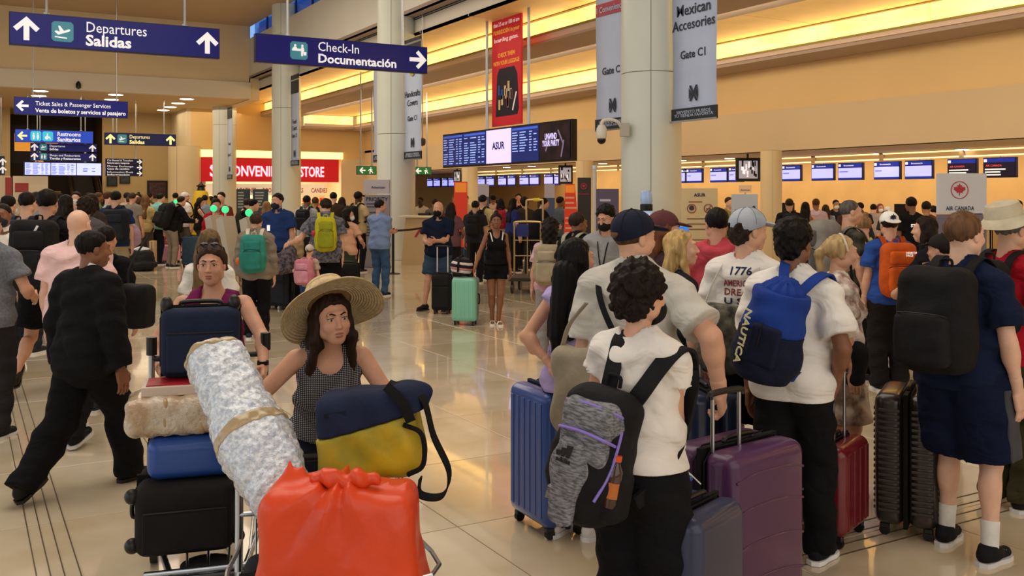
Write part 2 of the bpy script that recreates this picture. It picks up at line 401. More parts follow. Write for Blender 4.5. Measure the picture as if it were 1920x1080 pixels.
# store wall with its opening
struct(span('wall_end', (9.6, 48, 3.75), (XL, 48.2, 7.2), mat('wall_paint', 'e3c084', .7)))
struct(span('wall_end_pier', (9.4, 48, 0), (10.3, 48.2, 3.75), wall)); struct(span('wall_end_pier', (17.2, 48, 0), (XL, 48.2, 3.75), wall))
struct(span('wall_store', (9.4, 54, 0), (26, 54.2, 3.85), mat('store_wall', 'e9d9b4', .7))); struct(span('wall_store_side', (XL, 48, 0), (XL+.2, 54, 3.85), wall)); struct(span('ceiling_store', (9.4, 48.2, 3.75), (XL+.2, 54, 3.85), wall))
struct(span('wall_link', (9.4, 48, 0), (9.6, 54, 6.1), wall))
area('store_light', (14, 51, 3.6), (0, 0, 0), 6, 4, 330, (1, .86, .66))
# parapet of the upper floor, its soffits and blue glazing
XPp = 10.85
trim(span('t', (XPp, -8, 6.95), (XPp+.15, 42, 8.66), greyp))
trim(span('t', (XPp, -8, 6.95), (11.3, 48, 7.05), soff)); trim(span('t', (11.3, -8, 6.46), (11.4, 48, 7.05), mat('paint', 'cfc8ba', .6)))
trim(span('t', (XPp, 42, 6.0), (11.3, 48, 7), wall))
for zz in (6.88, 6.93, 6.98): trim(span('t', (11.27, -8, zz), (11.31, 42, zz+.022), mat('slot', '2c2926', .5)))
glz = mat('glazing', '3c6fb0', .08, trans=.85)
wn = struct(span('window_1', (11.05, -8, 8.62), (11.15, 42, 8.70), mat('frame', '8b97a3', .4)))
for j in range(25):
    y = -8+j*2
    span('pane', (11.09, y+.03, 8.7), (11.11, y+1.97, ZC+.2), glz, wn); span('mullion', (11.05, y-.03, 8.7), (11.15, y+.03, ZC+.2), mat('frame', '2c4c78', .4), wn)
# stepped coves
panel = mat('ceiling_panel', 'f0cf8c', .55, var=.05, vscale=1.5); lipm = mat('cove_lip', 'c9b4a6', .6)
glow = mat('cove_diffuser', 'ffdf7c', .5, var=.0)
nt = glow.node_tree; b_ = nt.nodes['Principled BSDF']; b_.inputs['Emission Color'].default_value = (1, .62, .16, 1)
tc = nt.nodes.new('ShaderNodeTexCoord'); mp = nt.nodes.new('ShaderNodeMapping'); mp.inputs['Scale'].default_value = (1, .35, 1.2); nn = nt.nodes.new('ShaderNodeTexNoise'); nn.inputs['Scale'].default_value = 2.2; nn.inputs['Detail'].default_value = 4
rr = nt.nodes.new('ShaderNodeMapRange'); rr.inputs[1].default_value = .3; rr.inputs[2].default_value = .7; rr.inputs[3].default_value = .85; rr.inputs[4].default_value = 1.9
nt.links.new(tc.outputs['Object'], mp.inputs[0]); nt.links.new(mp.outputs[0], nn.inputs[0]); nt.links.new(nn.outputs[0], rr.inputs[0]); nt.links.new(rr.outputs[0], b_.inputs['Emission Strength'])
YE = 46.3
def cove(Xb, zl, z0, z1, Xn, label, yend):
    """lip from zl to z0 at Xb, glowing band z0..z1 just behind it, lit panels from the band to Xn at z1"""
    t = empty('cove_light', (Xb, 10, z0), 0, label, 'cove light')
    def c(n, lo, hi, m): 
        o = span(n, [lo[0]-Xb, lo[1]-10, lo[2]-z0], [hi[0]-Xb, hi[1]-10, hi[2]-z0], m, t); return o
    c('lip', (Xb-.05, -8, zl), (Xb+.05, yend, z0), lipm)
    c('edge_bead', (Xb-.07, -8, z0-.03), (Xb+.05, yend, z0+.02), mat('bead', '8a7a1c', .4))
    y = -8
    while y < yend:
        c('diffuser', (Xb+.12, y, z0-.1), (Xb+.16, min(y+2.96, yend), z1), glow); y += 3
    c('panel_edge', (Xb+.0, -8, z1), (Xb+.16, yend, z1+.05), mat('bead', '7a5a2a', .5))
    y = -8
    while y < yend:
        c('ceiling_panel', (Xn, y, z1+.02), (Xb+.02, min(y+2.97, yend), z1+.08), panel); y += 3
    return t
cA = cove(17.3, 5.28, 5.41, 5.84, 14.74, 'lower warm glowing cove light strip running along the right wall', YE)
cB = cove(13.06, 5.84, 6.02, 6.44, 11.3, 'upper warm glowing cove light strip nearer the round columns', 48)
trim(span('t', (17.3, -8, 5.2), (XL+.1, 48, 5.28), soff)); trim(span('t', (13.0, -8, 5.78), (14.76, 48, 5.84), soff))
trim(span('t', (17.46, -8, 5.28), (17.6, 48, 5.9), panel)); trim(span('t', (13.22, -8, 5.84), (13.36, 48, 6.5), panel))
# the lower cove turns along the end wall
te = empty('cove_light', (16, YE, 5.41), 0, 'short glowing cove strip across the hall end above the store', 'cove light')
span('lip', (-1.3, -.05, -.13), (1.3, .05, 0), lipm, te)
span('diffuser', (-1.3, .12, -.1), (1.26, .16, .43), glow, te)
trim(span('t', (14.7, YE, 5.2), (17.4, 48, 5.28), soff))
# outer lobby column side: end of the coves
trim(span('t', (9.6, 47.9, 6.4), (13.1, 48.2, 7.3), wall))
# downlights
dlm = mat('downlight_glow', 'fff2d8', .5, emit=9)
def downlight(p, label, grp=None, r=.09):
    t = empty('downlight', p, 0, label, 'downlight', grp)
    MB().cyl((0, 0, -.015), (0, 0, .002), r*1.25, n=16).build('trim_ring', mat('ring', 'dddddd', .4), t)
    MB().cyl((0, 0, -.02), (0, 0, -.012), r, n=16).build('lens', dlm, t); return t
for i, (px, py) in enumerate(((76, 170), (73, 179), (217, 177), (209, 186), (350, 185), (334, 193), (319, 200), (306, 206))):
    d = (6.05-HC)*FP/(YH-py); downlight(G(px, d, 6.045), ORD[i]+' bright round downlight from the left in the soffit above the far lobby', 'downlights in the far lobby soffit', .28)
for i, (px, py) in enumerate(((1368, 296), (1647, 287), (1803, 279), (1278, 300), (1130, 306), (997, 311), (950, 313), (852, 316))):
    d = (3.0-HC)*FP/(YH-py); p = G(px, d, 2.995)
    if p.x > XL: downlight(p, ['downlight just right of the hung crowd photo', 'downlight above the pair of violet screens', 'downlight above the maple leaf board', 'downlight touching the near column right side', 'downlight just left of the near column', 'downlight below the right end of the flight board', 'downlight below the middle of the flight board', 'downlight below the left end of the flight board'][i], 'downlights above the check-in counters', .15)
# ---------------------------------------------------------------- columns
colm = mat('column_cladding', 'd2d8cf', .32, var=.02, vscale=1)
seam = mat('column_joint', '8f8c84', .6)
def column(px, X, r, ztop, joints, label, z0=0, m=colm):
    d = XP(px, X); p = G(px, d); t = empty('column', p, 0, label, 'column')
    zs = [z0]+[j for j in joints]+[ztop]
    for a, b in zip(zs[:-1], zs[1:]):
        for q in range(4):
            a0, a1 = q*pi/2+.012+.9, (q+1)*pi/2-.012+.9; n = 14; bb = MB(); vs = []
            ring = [[(rr_*cos(a0+(a1-a0)*i/n), rr_*sin(a0+(a1-a0)*i/n)) for i in range(n+1)] for rr_ in (r, r-.02)]
            poly = ring[0]+ring[1][::-1]
            V = [(x, y, a+.008) for x, y in poly]+[(x, y, b-.008) for x, y in poly]; N = len(poly)
            F = [tuple(range(N))[::-1], tuple(range(N, 2*N))]+[(i, (i+1) % N, N+(i+1) % N, N+i) for i in range(N)]
            o = mesh_obj('cladding_panel', V, F, m, t, True); o.data.set_sharp_from_angle(angle=rad(40))
    MB().cyl((0, 0, z0), (0, 0, ztop), r-.012, n=32).build('shaft', seam, t, True)
    return t, p, d
C3 = column(1221, 10.9, .545, ZC, (4.05,), 'nearest thick round white column, between the two hanging banners')
C2 = column(743, 10.9, .55, ZC, (3.6, 8), 'second thick round column, behind the blue check-in sign')
C1 = column(537, 10.9, .55, ZC, (5.2, 8), 'third round column, in front of the red store sign')
C0 = column(421, 10.9, .55, ZC, (5.2, 8), 'farthest tall round column, at the end of the row')
colw = mat('column_warm', 'd9c69e', .45)
column(1446, 18.1, .27, 3.0, (), 'slim beige round column beside the hanging crowd photo screen', m=colw)
column(881, 18.1, .33, 3.0, (), 'slim beige round column below the long flight board', m=colw)
column(1096, 18.1, .29, 3.0, (), 'slim beige round column behind the dark maple leaf panel', m=colw)
t_, p_, d_ = column(346, 9.3, .75, 4.2, (), 'beige round column left of the red store front', m=colw)
# ---------------------------------------------------------------- hanging signs
navy = mat('sign_blue', '101a92', .22, emit=0); navyd = mat('sign_edge', '0c1040', .4)
white = mat('sign_white', 'f4f4f6', .4, emit=.35); teal = mat('sign_teal', '4a9fb5', .3, emit=.1); steel = metal('b9bcc0', .3); yel = mat('sign_yellow', 'fff2a0', .4, emit=.5)
def ff(name, pts, y, m, parent, th=.006, loc=(0, 0), sc=1):
    """flat figure from (x, z) outline in front of a sign face"""
    o = MB().prism([(loc[0]+x*sc, loc[1]+z*sc) for x, z in pts], -th, Matrix.Translation((0, y, 0))).build(name, m, parent); return o
ARR = [(-.11, -.5), (.11, -.5), (.11, .12), (.36, -.13), (.5, .02), (.0, .5), (-.5, .02), (-.36, -.13), (-.11, .12)]
def arrow(kind, x, z, s, y, m, parent):
    a = {'up': 0, 'left': 90, 'right': -90}[kind]; R = Matrix.Rotation(rad(a), 2)
    ff('arrow', [tuple(R @ Vector(p)) for p in ARR], y, m, parent, loc=(x, z), sc=s)
def picto(kind, x, z, s, y, parent, tm=None):
    q = s/2; c = .12*s; o = MB().prism([(x-q+c, z-q), (x+q-c, z-q), (x+q, z-q+c), (x+q, z+q-c), (x+q-c, z+q), (x-q+c, z+q), (x-q, z+q-c), (x-q, z-q+c)], -.005, Matrix.Translation((0, y, 0))).build('pictogram', tm or teal, parent)
    y2 = y-.006
    if kind == 'plane':
        f = [(-.36, -.02), (-.3, .04), (-.12, -.02), (-.2, .28), (-.12, .28), (.06, .04), (.3, .14), (.36, .1), (.3, .02), (-.2, -.17)]
        ff('emblem', f, y2, white, o, loc=(x, z), sc=s); ff('emblem', [(-.35, -.3), (.2, -.35), (.2, -.29), (-.35, -.24)], y2, white, o, loc=(x, z), sc=s)
    elif kind == 'desk':
        m_ = MB(); M = Matrix.Translation((x, y2, z))
        m_.prism([(-.4*s, -.02*s), (.1*s, -.02*s), (.12*s, .1*s), (-.1*s, .1*s), (-.16*s, .2*s), (-.3*s, .2*s), (-.4*s, .06*s)], -.005, M)
        m_.prism([(.12*s, -.3*s), (.22*s, -.3*s), (.24*s, -.1*s), (.3*s, .02*s), (.26*s, .2*s), (.12*s, .2*s)], -.005, M)
        m_.prism([(.26*s, -.25*s), (.42*s, -.25*s), (.42*s, -.06*s), (.26*s, -.06*s)], -.005, M)
        for cx in (-.22, .19): m_.prism([(cx*s+.07*s*cos(i*pi/4), .28*s+.07*s*sin(i*pi/4)) for i in range(8)], -.005, M)
        m_.build('emblem', white, o)
    elif kind == 'people':
        m_ = MB(); M = Matrix.Translation((x, y2, z))
        for cx in (-.2, .18):
            m_.prism([((cx-.1)*s, -.1*s), ((cx-.05)*s, -.35*s), ((cx+.05)*s, -.35*s), ((cx+.1)*s, -.1*s), ((cx+.09)*s, .15*s), ((cx-.09)*s, .15*s)], -.005, M)
            m_.prism([(cx*s+.07*s*cos(i*pi/4), .26*s+.07*s*sin(i*pi/4)) for i in range(8)], -.005, M)
        m_.build('emblem', white, o)
    elif kind == 'wheel':
        m_ = MB(); M = Matrix.Translation((x, y2, z))
        m_.prism([(-.08*s, .3*s), (.0, .3*s), (.02*s, 0), (.2*s, -.02*s), (.28*s, -.3*s), (.2*s, -.32*s), (.12*s, -.1*s), (-.1*s, -.08*s)], -.005, M)
        m_.prism([(-.1*s+.18*s*cos(i*pi/5), -.15*s+.18*s*sin(i*pi/5)) for i in range(10)], -.003, M); m_.build('emblem', white, o)
def signbox(px0, px1, py0, py1, Y, label, rods=(), grp=None, m=navy, depth=.14, zc=ZC, hh=None):
    """box sign parallel to the x axis; returns empty at its lower left front corner, width, height"""
    a = G(px0, YP(px0, Y)); b = G(px1, YP(px1, Y)); z1 = ZY(py0, YP(px0, Y)); z0 = ZY(py1, YP(px0, Y)); w = b.x-a.x; h = z1-z0
    t = empty('hanging_sign', (a.x, Y, z0), 0, label, 'sign', grp)
    box('sign_body', (w/2, depth/2, h/2), (w, depth, h), navyd, t, .006)
    box('sign_face', (w/2, -.003, h/2), (w-.03, .006, h-.03), m, t)
    mb = MB()
    for r in rods:
        x = G(r, YP(r, Y)).x-a.x
        o = MB().cyl((x, depth/2-.03, h), (x, depth/2-.03, zc-z0), .018, n=8).cyl((x, depth/2+.03, h), (x, depth/2+.03, zc-z0), .018, n=8).cyl((x, depth/2, h), (x, depth/2, h+.04), .05, n=8).build('hanger_rod', steel, t)
    return t, w, h
t, w, h = signbox(17, 412, 20.5, 83, 19, 'large blue hanging sign reading Departures Salidas with two up arrows', (88, 348))
arrow('up', w*.075, h*.52, .42, -.006, white, t); arrow('up', w*.935, h*.5, .42, -.006, white, t)
picto('plane', w*.235, h*.5, .36, -.006, t)
text('Departures', (w*.34, -.008, h*.55), .27, white, t, 0, width=w*.285); text('Salidas', (w*.34, -.008, h*.14), .27, white, t, .03, width=w*.215)
t, w, h = signbox(479, 801.5, 61.5, 116, 19, 'large blue hanging sign reading Check-In Documentación with right arrow', (541, 757))
arrow('right', w*.945-.02, h*.5, .40, -.006, white, t); picto('desk', w*.235, h*.5, .36, -.006, t)
text('Check-In', (w*.34, -.008, h*.55), .27, white, t, 0, width=w*.235); text('Documentación', (w*.34, -.008, h*.14), .25, white, t, .025, width=w*.46)
t, w, h = signbox(26, 240, 181, 214, 36.5, 'blue hanging sign reading Ticket Sales and Passenger Services with left arrow', (62, 219))
arrow('left', w*.07, h*.5, .38, -.006, white, t)
text('Ticket Sales & Passenger Services', (w*.18, -.008, h*.56), .2, white, t, 0, width=w*.66); text('Venta de boletos y servicios al pasajero', (w*.18, -.008, h*.16), .2, white, t, .02, width=w*.8)
t, w, h = signbox(28, 175, 242, 266, 44, 'glowing blue hanging sign reading Restrooms Sanitarios with yellow left arrow', (52, 152), zc=6.05, m=mat('sign_lit', '1c3fae', .3, emit=.6))
arrow('left', w*.09, h*.5, .36, -.006, yel, t); picto('people', w*.26, h*.5, .4, -.006, t, mat('teal_lit', '35b0c8', .3, emit=.6)); picto('wheel', w*.41, h*.5, .4, -.006, t, mat('teal_lit', '35b0c8', .3, emit=.6))
text('Restrooms', (w*.53, -.008, h*.56), .24, white, t, .02, width=w*.3); text('Sanitarios', (w*.53, -.008, h*.13), .24, white, t, .03, width=w*.3)
t, w, h = signbox(196, 330, 248, 271, 44, 'dark blue hanging sign reading Departures Salidas with yellow up arrows in the lobby', (219, 308), zc=6.05, m=mat('sign_dk', '15265e', .3, emit=.1))
arrow('up', w*.08, h*.5, .4, -.006, yel, t); arrow('up', w*.92, h*.5, .4, -.006, yel, t); picto('plane', w*.24, h*.5, .38, -.006, t)
text('Departures', (w*.34, -.008, h*.56), .22, yel, t, 0, width=w*.28); text('Salidas', (w*.34, -.008, h*.13), .22, yel, t, .03, width=w*.21)
for a, s1, s2, lab, yy in ((268, 'Departures', 'Salidas', 'upper of two small stacked blue signs above the lobby flight screens', 45), (285.5, 'Shops and Restaurants', 'Tiendas y Restaurantes', 'lower of two small stacked blue signs above the lobby flight screens', 45)):
    t, w, h = signbox(57, 182, a, a+15, yy, lab, (75, 160), zc=6.05 if a < 280 else ZY(283.2, YP(57, 45)))
    arrow('up', w*.06, h*.5, .3, -.006, white, t); arrow('up', w*.93, h*.5, .3, -.006, white, t); picto('plane' if a < 280 else 'people', w*.19, h*.5, .28, -.006, t)
    text(s1, (w*.28, -.008, h*.56), .13, white, t, 0); text(s2, (w*.28, -.008, h*.15), .13, white, t, .02)
for a, s, s2, lab in ((297, 'Car Rental & Transfers', 'Renta de autos y transportes', 'top'), (308, 'Money Exchange', 'Casa de cambio', 'middle'), (319, 'Information Desk', 'Informacion', 'bottom')):
    t, w, h = signbox(198, 267, a, a+11, 45, lab+' panel of the three small navy signs with white right arrows', (212, 255) if a < 300 else (), zc=6.05, m=mat('sign_dk2', '11174a', .3))
    arrow('right', w*.92, h*.5, .22, -.006, white, t); text(s, (w*.04, -.008, h*.55), .11, white, t, 0, width=w*.7); text(s2, (w*.04, -.008, h*.12), .1, white, t, .02, width=w*.6)
t, w, h = signbox(-30, 9, 292, 328, 45, 'navy hanging sign cut by the left edge with two white arrows', (2,), zc=6.05, m=mat('sign_dk2', '11174a', .3))
arrow('up', w*.9, h*.7, .3, -.006, white, t); arrow('up', w*.9, h*.28, .3, -.006, white, t)
# ---------------------------------------------------------------- screens
def scr(c, e=.9, name='screen_glow'): return mat(name, c, .25, emit=e)
black = mat('black_plastic', '101012', .35)
def rows(parent, x0, x1, z0, z1, y, n, m, seed, cols=((0, .25), (.3, .62), (.68, .8), (.85, 1)), hh=.5):
    R = random.Random(seed)
    b = MB(); 
    for i in range(n):
        z = z1-(i+.5)*(z1-z0)/n; s = (z1-z0)/n*hh
        for a, c in cols:
            if R.random() < .12: continue
            xa = x0+(x1-x0)*a; xb = x0+(x1-x0)*(c-(c-a)*R.random()*.4); b.box(((xa+xb)/2, y, z), (xb-xa, .002, s))
    o = b.build('text_rows', m, parent); o['kind'] = 'stuff'; return o
# lobby flight screens
t, w, h = signbox(44, 192, 303, 329, 46, 'row of three pale violet flight information screens in the far lobby', (70, 160), zc=6.05, m=mat('bl', '1a1e60', .3))
t['category'] = 'screen'; t.name = 'flight_screen'
for i in range(3):
    o = box('screen', (w*(.175+.325*i), -.008, h/2), (w*.315, .01, h*.88), scr('a9b0ff', 1.1), t)
    if i < 2: rows(o, w*(.03+.325*i), w*(.31+.325*i), h*.1, h*.88, -.015, 11, scr('5a68c8', .6), i)
    else: rows(o, w*.7, w*.93, h*.3, h*.6, -.015, 3, scr('5060b0', .5), 5, cols=((.2, .6), (.7, 1)))
# long flight board over the counters
XB = 12.0; b0 = G(831, XP(831, XB)); b1 = G(1070, XP(1070, XB)); L = b0.y-b1.y; z0 = HC+.0585*XB/.868; z1 = HC+.124*XB/.868; h = z1-z0
t = empty('flight_board', (XB, b0.y, z0), -pi/2, 'long tilted row of five dark flight information screens hung over the hall', 'screen')
box('housing', (L/2, .08, h/2), (L+.06, .16, h+.05), black, t, .01)
e = [b0.y-G(p, XP(p, XB)).y for p in (831, 869, 912, 959, 1011, 1070)]
dk = scr('1c2866', .45)
for i in range(5):
    c = [dk, dk, scr('b3a6f0', 1.1), dk, mat('advert', '3a2830', .3, var=.6, vscale=3, color2='15101c', emit=.0)][i]
    o = box('screen', ((e[i]+e[i+1])/2, -.006, h/2), (e[i+1]-e[i]-.03, .012, h-.04), c, t)
    if i in (0, 1, 3):
        rows(o, e[i]+.06, e[i+1]-.06, h*(.28 if i == 3 else .05), h*.86, -.0135, 11 if i < 3 else 8, scr('8ea6e8', .7), i, hh=.38)
        box('header', ((e[i]+e[i+1])/2, -.0135, h*.92), (e[i+1]-e[i]-.1, .002, h*.06), scr('3858c0', .6), o)
    if i == 2: text('ASUR', ((e[i]+e[i+1])/2, -.014, h*.42), .26, mat('ink', '12102a', .5), o, .03, align='CENTER', th=.002)
    if i == 4:
        text('UNWIND\nYOUR PARTY', ((e[i]+e[i+1])/2-.15, -.014, h*.56), .2, scr('c8bcf0', .8), o, .02, align='CENTER', th=.002, width=.75)
        for (x_, z_, a_) in ((-.35, .45, .5), (.35, .6, -.6), (.45, .3, .3)): box('streak', ((e[i]+e[i+1])/2+x_*.8, -.0135, h*z_), (.05, .002, .4), scr('7c6d8c', .4), o, rot=Matrix.Rotation(a_, 3, 'Y'))
for px in (907, 985):
    x = b0.y-G(px, XP(px, XB)).y
    for dx in (0, .12): MB().cyl((x+dx*.5, .08, h), (x+dx*.5, .08, 8), .022, n=8).build('hanger_rod', steel, t)
# red security poster above the board
XR = 12.25; a0 = G(922, XP(922, XR)); a1 = G(977, XP(977, XR)); w = a0.y-a1.y; zb = HC+.1285*XR/.868; hh = 3.75
t = empty('hanging_poster', (XR, a0.y, zb), -pi/2, 'tall red warning poster with yellow heading hung above the flight board', 'poster')
red = mat('poster_red', 'c8202c', .5, emit=.12); py_ = mat('poster_yellow', 'f0b040', .5, emit=.15); pw = mat('poster_white', 'f2d8d8', .5, emit=.2)
box('board', (w/2, .03, hh/2), (w, .05, hh), red, t, .005)
box('yellow_band', (w/2, 0, hh-.2), (w-.02, .006, .55), mat('band', 'e2ac4a', .5), t)
text('ATTENTION', (w/2, -.006, hh-.2), .26, red, t, .03, align='CENTER', width=w*.9); text('Get ready for security', (w/2, -.006, hh-.4), .13, mat('ink', '12102a', .5), t, .01, align='CENTER', width=w*.85)
z = hh-.72
for s, m_ in (('Remember liquids', pw), ('and gels more', pw), ('than 3.5 oz or 100 ml are', pw), ('FORBIDDEN in your', py_), ('boarding gates.', pw), ('', pw), ('CHECK THEM', py_), ('WITH YOUR LUGGAGE', py_)):
    if s: text(s, (w/2, .004, z), .155, m_, t, .012, align='CENTER', width=min(w*.88, w*.05*len(s)+.1), th=.006)
    z -= .205
o = MB().prism([(.22, .25), (w-.2, .25), (w-.12, .4), (w-.2, 1.3), (w-.35, 1.5), (.42, 1.5), (.3, 1.35)], -.006, Matrix.Translation((0, .005, 0))).build('photo_panel', mat('ink', '12102a', .5), t)
R = random.Random(3)
for i in range(11):
    box('figure', (.38+R.random()*(w-.8), -.004, .55+R.random()*.5), (.1, .006, .26), mat('fig', R.choice(['c8bfb4', 'a03030', '3050a0', 'd8c090', '806050']), .5), o, .0)
box('strap_stripe', (w-.33, -.004, .6), (.05, .006, .5), pw, o, rot=Matrix.Rotation(.4, 3, 'Y'))
# ---------------------------------------------------------------- column banners
bann = mat('banner_cloth', 'b9c6e2', .6, bump=.1, bscale=6, var=.03, vscale=2); bnd = mat('banner_band', '1c222c', .5); ink = mat('ink2', '1c2438', .5)
def banner(colpos, side, z0, z1, label, lines, logo=True, gate='Gate C1', w=1.12, band=.22, X=10.9):
    """vertical cloth on brackets beside a column; side -1: towards the camera end"""
    yc = colpos.y+side*(.62+w/2); t = empty('hanging_banner', (X, yc+w/2, z0), -pi/2, label, 'banner'); h = z1-z0
    V, F = [], []; n = 24
    for sgn in (0, 1):
        for i in range(n+1):
            z = i/n*h
            for x in (0, w*.33, w*.66, w):
                V.append((x-.02*(1-i/n)*(.5-x/w)*2, .012*sin(z*2.1+x*3)+sgn*.004, z))
    def I(s, i, j): return s*(n+1)*4+i*4+j
    for i in range(n):
        for j in range(3):
            F.append((I(0, i, j), I(0, i, j+1), I(0, i+1, j+1), I(0, i+1, j))); F.append((I(1, i, j), I(1, i+1, j), I(1, i+1, j+1), I(1, i, j+1)))
    for i in range(n): F.append((I(0, i, 0), I(0, i+1, 0), I(1, i+1, 0), I(1, i, 0))); F.append((I(0, i, 3), I(1, i, 3), I(1, i+1, 3), I(0, i+1, 3)))
    cl = mesh_obj('cloth', V, F, bann, t, True)
    b = box('dark_band', (w/2, -.002, band/2), (w+.05, .03, band), bnd, t)
    text('SIRVIENTO MUSEOS\nTU TIENDA FAVORITA', (w/2, -.02, band*.58), .075, bann, b, 0, align='CENTER', width=w*.9, th=.003)
    box('bracket', (w/2, 0, h), (w+.05, .04, .05), steel, t); box('bracket', (w/2 if side > 0 else w/2, 0, .0), (w+.05, .04, .03), steel, t)
    sx = 0 if side < 0 else w; MB().cyl((sx, 0, h), (sx+(-.2 if side < 0 else .2), 0, h), .02).build('bracket_arm', steel, t); MB().cyl((sx, 0, 0), (sx+(-.2 if side < 0 else .2), 0, 0), .02).build('bracket_arm', steel, t)
    if lines:
        for k, (s, z, sz, m_) in enumerate(lines): text(s, (w/2, -.018, z), sz, m_, t, .01, align='CENTER', th=.004)
    if gate: text(gate, (w/2, -.018, 1.08), .2, ink, t, .012, align='CENTER', th=.004)
    if logo:
        q = MB(); s = .1; M = Matrix.Translation((w/2, -.016, .46))
        q.prism([(-s, -s*1.3), (-s*.6, -s*1.3), (0, -s*.3), (s*.6, -s*1.3), (s, -s*1.3), (s, -s*1.1), (s*.2, 0), (s, s*1.1), (s, s*1.4), (s*.6, s*1.4), (0, s*.3), (-s*.6, s*1.4), (-s, s*1.4), (-s, s*1.1), (-s*.2, 0), (-s, -s*1.1)], -.004, M)
        for a in (-1, 1): q.prism([(a*s*1.15, -s), (a*s*.35, 0), (a*s*1.15, s)], -.004, M)
        q.build('emblem', ink, t)
    return t
pC3 = C3[1]
banner(pC3, -1, 3.14, 5.9, 'pale blue banner reading Mexican Accesories on the near column right side', (('Mexican', 1.83, .27, ink), ('Accesories', 1.58, .25, ink)))
bl = banner(pC3, 1, 3.12, 6.2, 'pale blue Gate C banner partly behind the near column left side', ())
o = box('red_label', (.56, -.008, 2.36), (1.12, .025, .24), mat('banner_red', 'b04050', .6), bl); text('1 Convenience St', (.56, -.03, 2.30), .17, bann, o, .01, align='CENTER', width=1.05, th=.004)
pC2 = C2[1]
b2 = banner(pC2, -1, 2.85, 6.1, 'slim pale banner on the right side of the second thick column', (('Handcrafts', 1.75, .24, ink), ('Covers', 1.5, .24, ink)), gate='Gate C1')
MB().cyl((.56, -.02, 2.5), (.56, -.03, 2.5), .18, n=20).build('emblem', mat('gold', 'b8a050', .5), b2); box('top_panel', (.56, .0, 3.2), (1.1, .03, .35), bnd, b2)
banner(pC2, 1, 2.85, 6.1, 'pale banner edge seen on the left side of the second thick column', (), gate=None)
pC1 = C1[1]
b3 = banner(pC1, -1, 2.95, 6.2, 'narrow pale banner beside the third round column', (('Food', 1.6, .24, ink), ('Court', 1.35, .24, ink)), w=.95); box('top_panel', (.47, 0, 3.1), (.95, .03, .7), bnd, b3)
pC0 = C0[1]
b4 = banner(pC0, -1, 2.6, 6.0, 'narrow pale banner beside the farthest round column', (('Food', 1.6, .2, ink),), w=.85); box('top_panel', (.42, 0, 3.1), (.85, .03, .5), bnd, b4)
# dome cameras
cw = mat('camera_white', 'dcd8cc', .35)
t = empty('dome_camera', P3(1128, 262, 17.0), 0, 'white dome security camera on a curved arm at the near column', 'security camera')
t.rotation_euler = (0, 0, -AZ)
MB().lathe([(.001, -.02), (.05, -.015), (.085, .03), (.095, .1), (.09, .2), (.06, .25), (.03, .27)], 20).build('housing', cw, t, True)
MB().sph((0, 0, -.0), .08, 16, 10).build('dome', mat('dome', '0c0c0e', .1), t, True)
MB().tube(spline([(0, 0, .26), (.02, 0, .33), (.12, 0, .36), (.28, 0, .32), (.38, .1, .2)], 5), .03).build('arm', cw, t, True)
box('mounting_box', (.42, .1, .18), (.16, .14, .24), mat('greybox', 'b4b0a4', .5), t, .01)
t = empty('dome_camera', P3(792, 268, 27), 0, 'small dome camera hanging on a thin rod right of the second thick column', 'security camera')
MB().lathe([(.001, -.1), (.07, -.06), (.09, .0), (.09, .1), (.04, .14)], 16).build('dome', mat('dome2', '6a4a3a', .3), t, True); MB().cyl((0, 0, .14), (0, 0, 4), .015).build('rod', steel, t)
t = empty('ceiling_camera', G(147, YP(147, 41.85), 6.2), 0, 'small black camera on the pale beam across the far hall', 'security camera')
MB().lathe([(.001, -.12), (.1, -.06), (.1, .1), (.03, .2)], 12).build('dome', black, t, True)
# ---------------------------------------------------------------- exit signs
green = mat('exit_green', '1f6b38', .4, emit=.25)
for i, (px0, px1, lab) in enumerate(((669, 706, 'green exit sign with running figure left of the second thick column'), (775, 809, 'green exit sign with running figure right of the second thick column'))):
    t, w, h = signbox(px0, px1, 311 if i == 0 else 313, 327.5, 34, lab, (px0+8, px1-8), zc=6.6 if i == 0 else 6.6, m=green, depth=.06)
    t.name = 'exit_sign'; arrow('left', w*.28, h*.5, .24, -.006, white, t)
    q = MB(); M = Matrix.Translation((w*.68, -.008, h*.5)); s = h*.8
    for pts in ([(-.1, -.5), (0, -.5), (.02, -.2), (.12, -.02), (.1, .2), (-.06, .2), (-.08, -.05), (-.14, -.2)], [(.08, -.12), (.2, -.2), (.36, -.42), (.42, -.36), (.28, -.08), (.1, 0)], [(-.06, .2), (-.3, .06), (-.34, -.08), (-.28, -.1), (-.22, .02), (-.06, .1)], [(.08, .2), (.26, .02), (.36, .1), (.3, .14), (.25, .1), (.1, .26)]):
        q.prism([(x*s, z*s) for x, z in pts], -.004, M)
    q.prism([(s*(.06+.09*cos(i_*pi/4)), s*(.36+.09*sin(i_*pi/4))) for i_ in range(8)], -.004, M); q.build('running_figure', white, t)
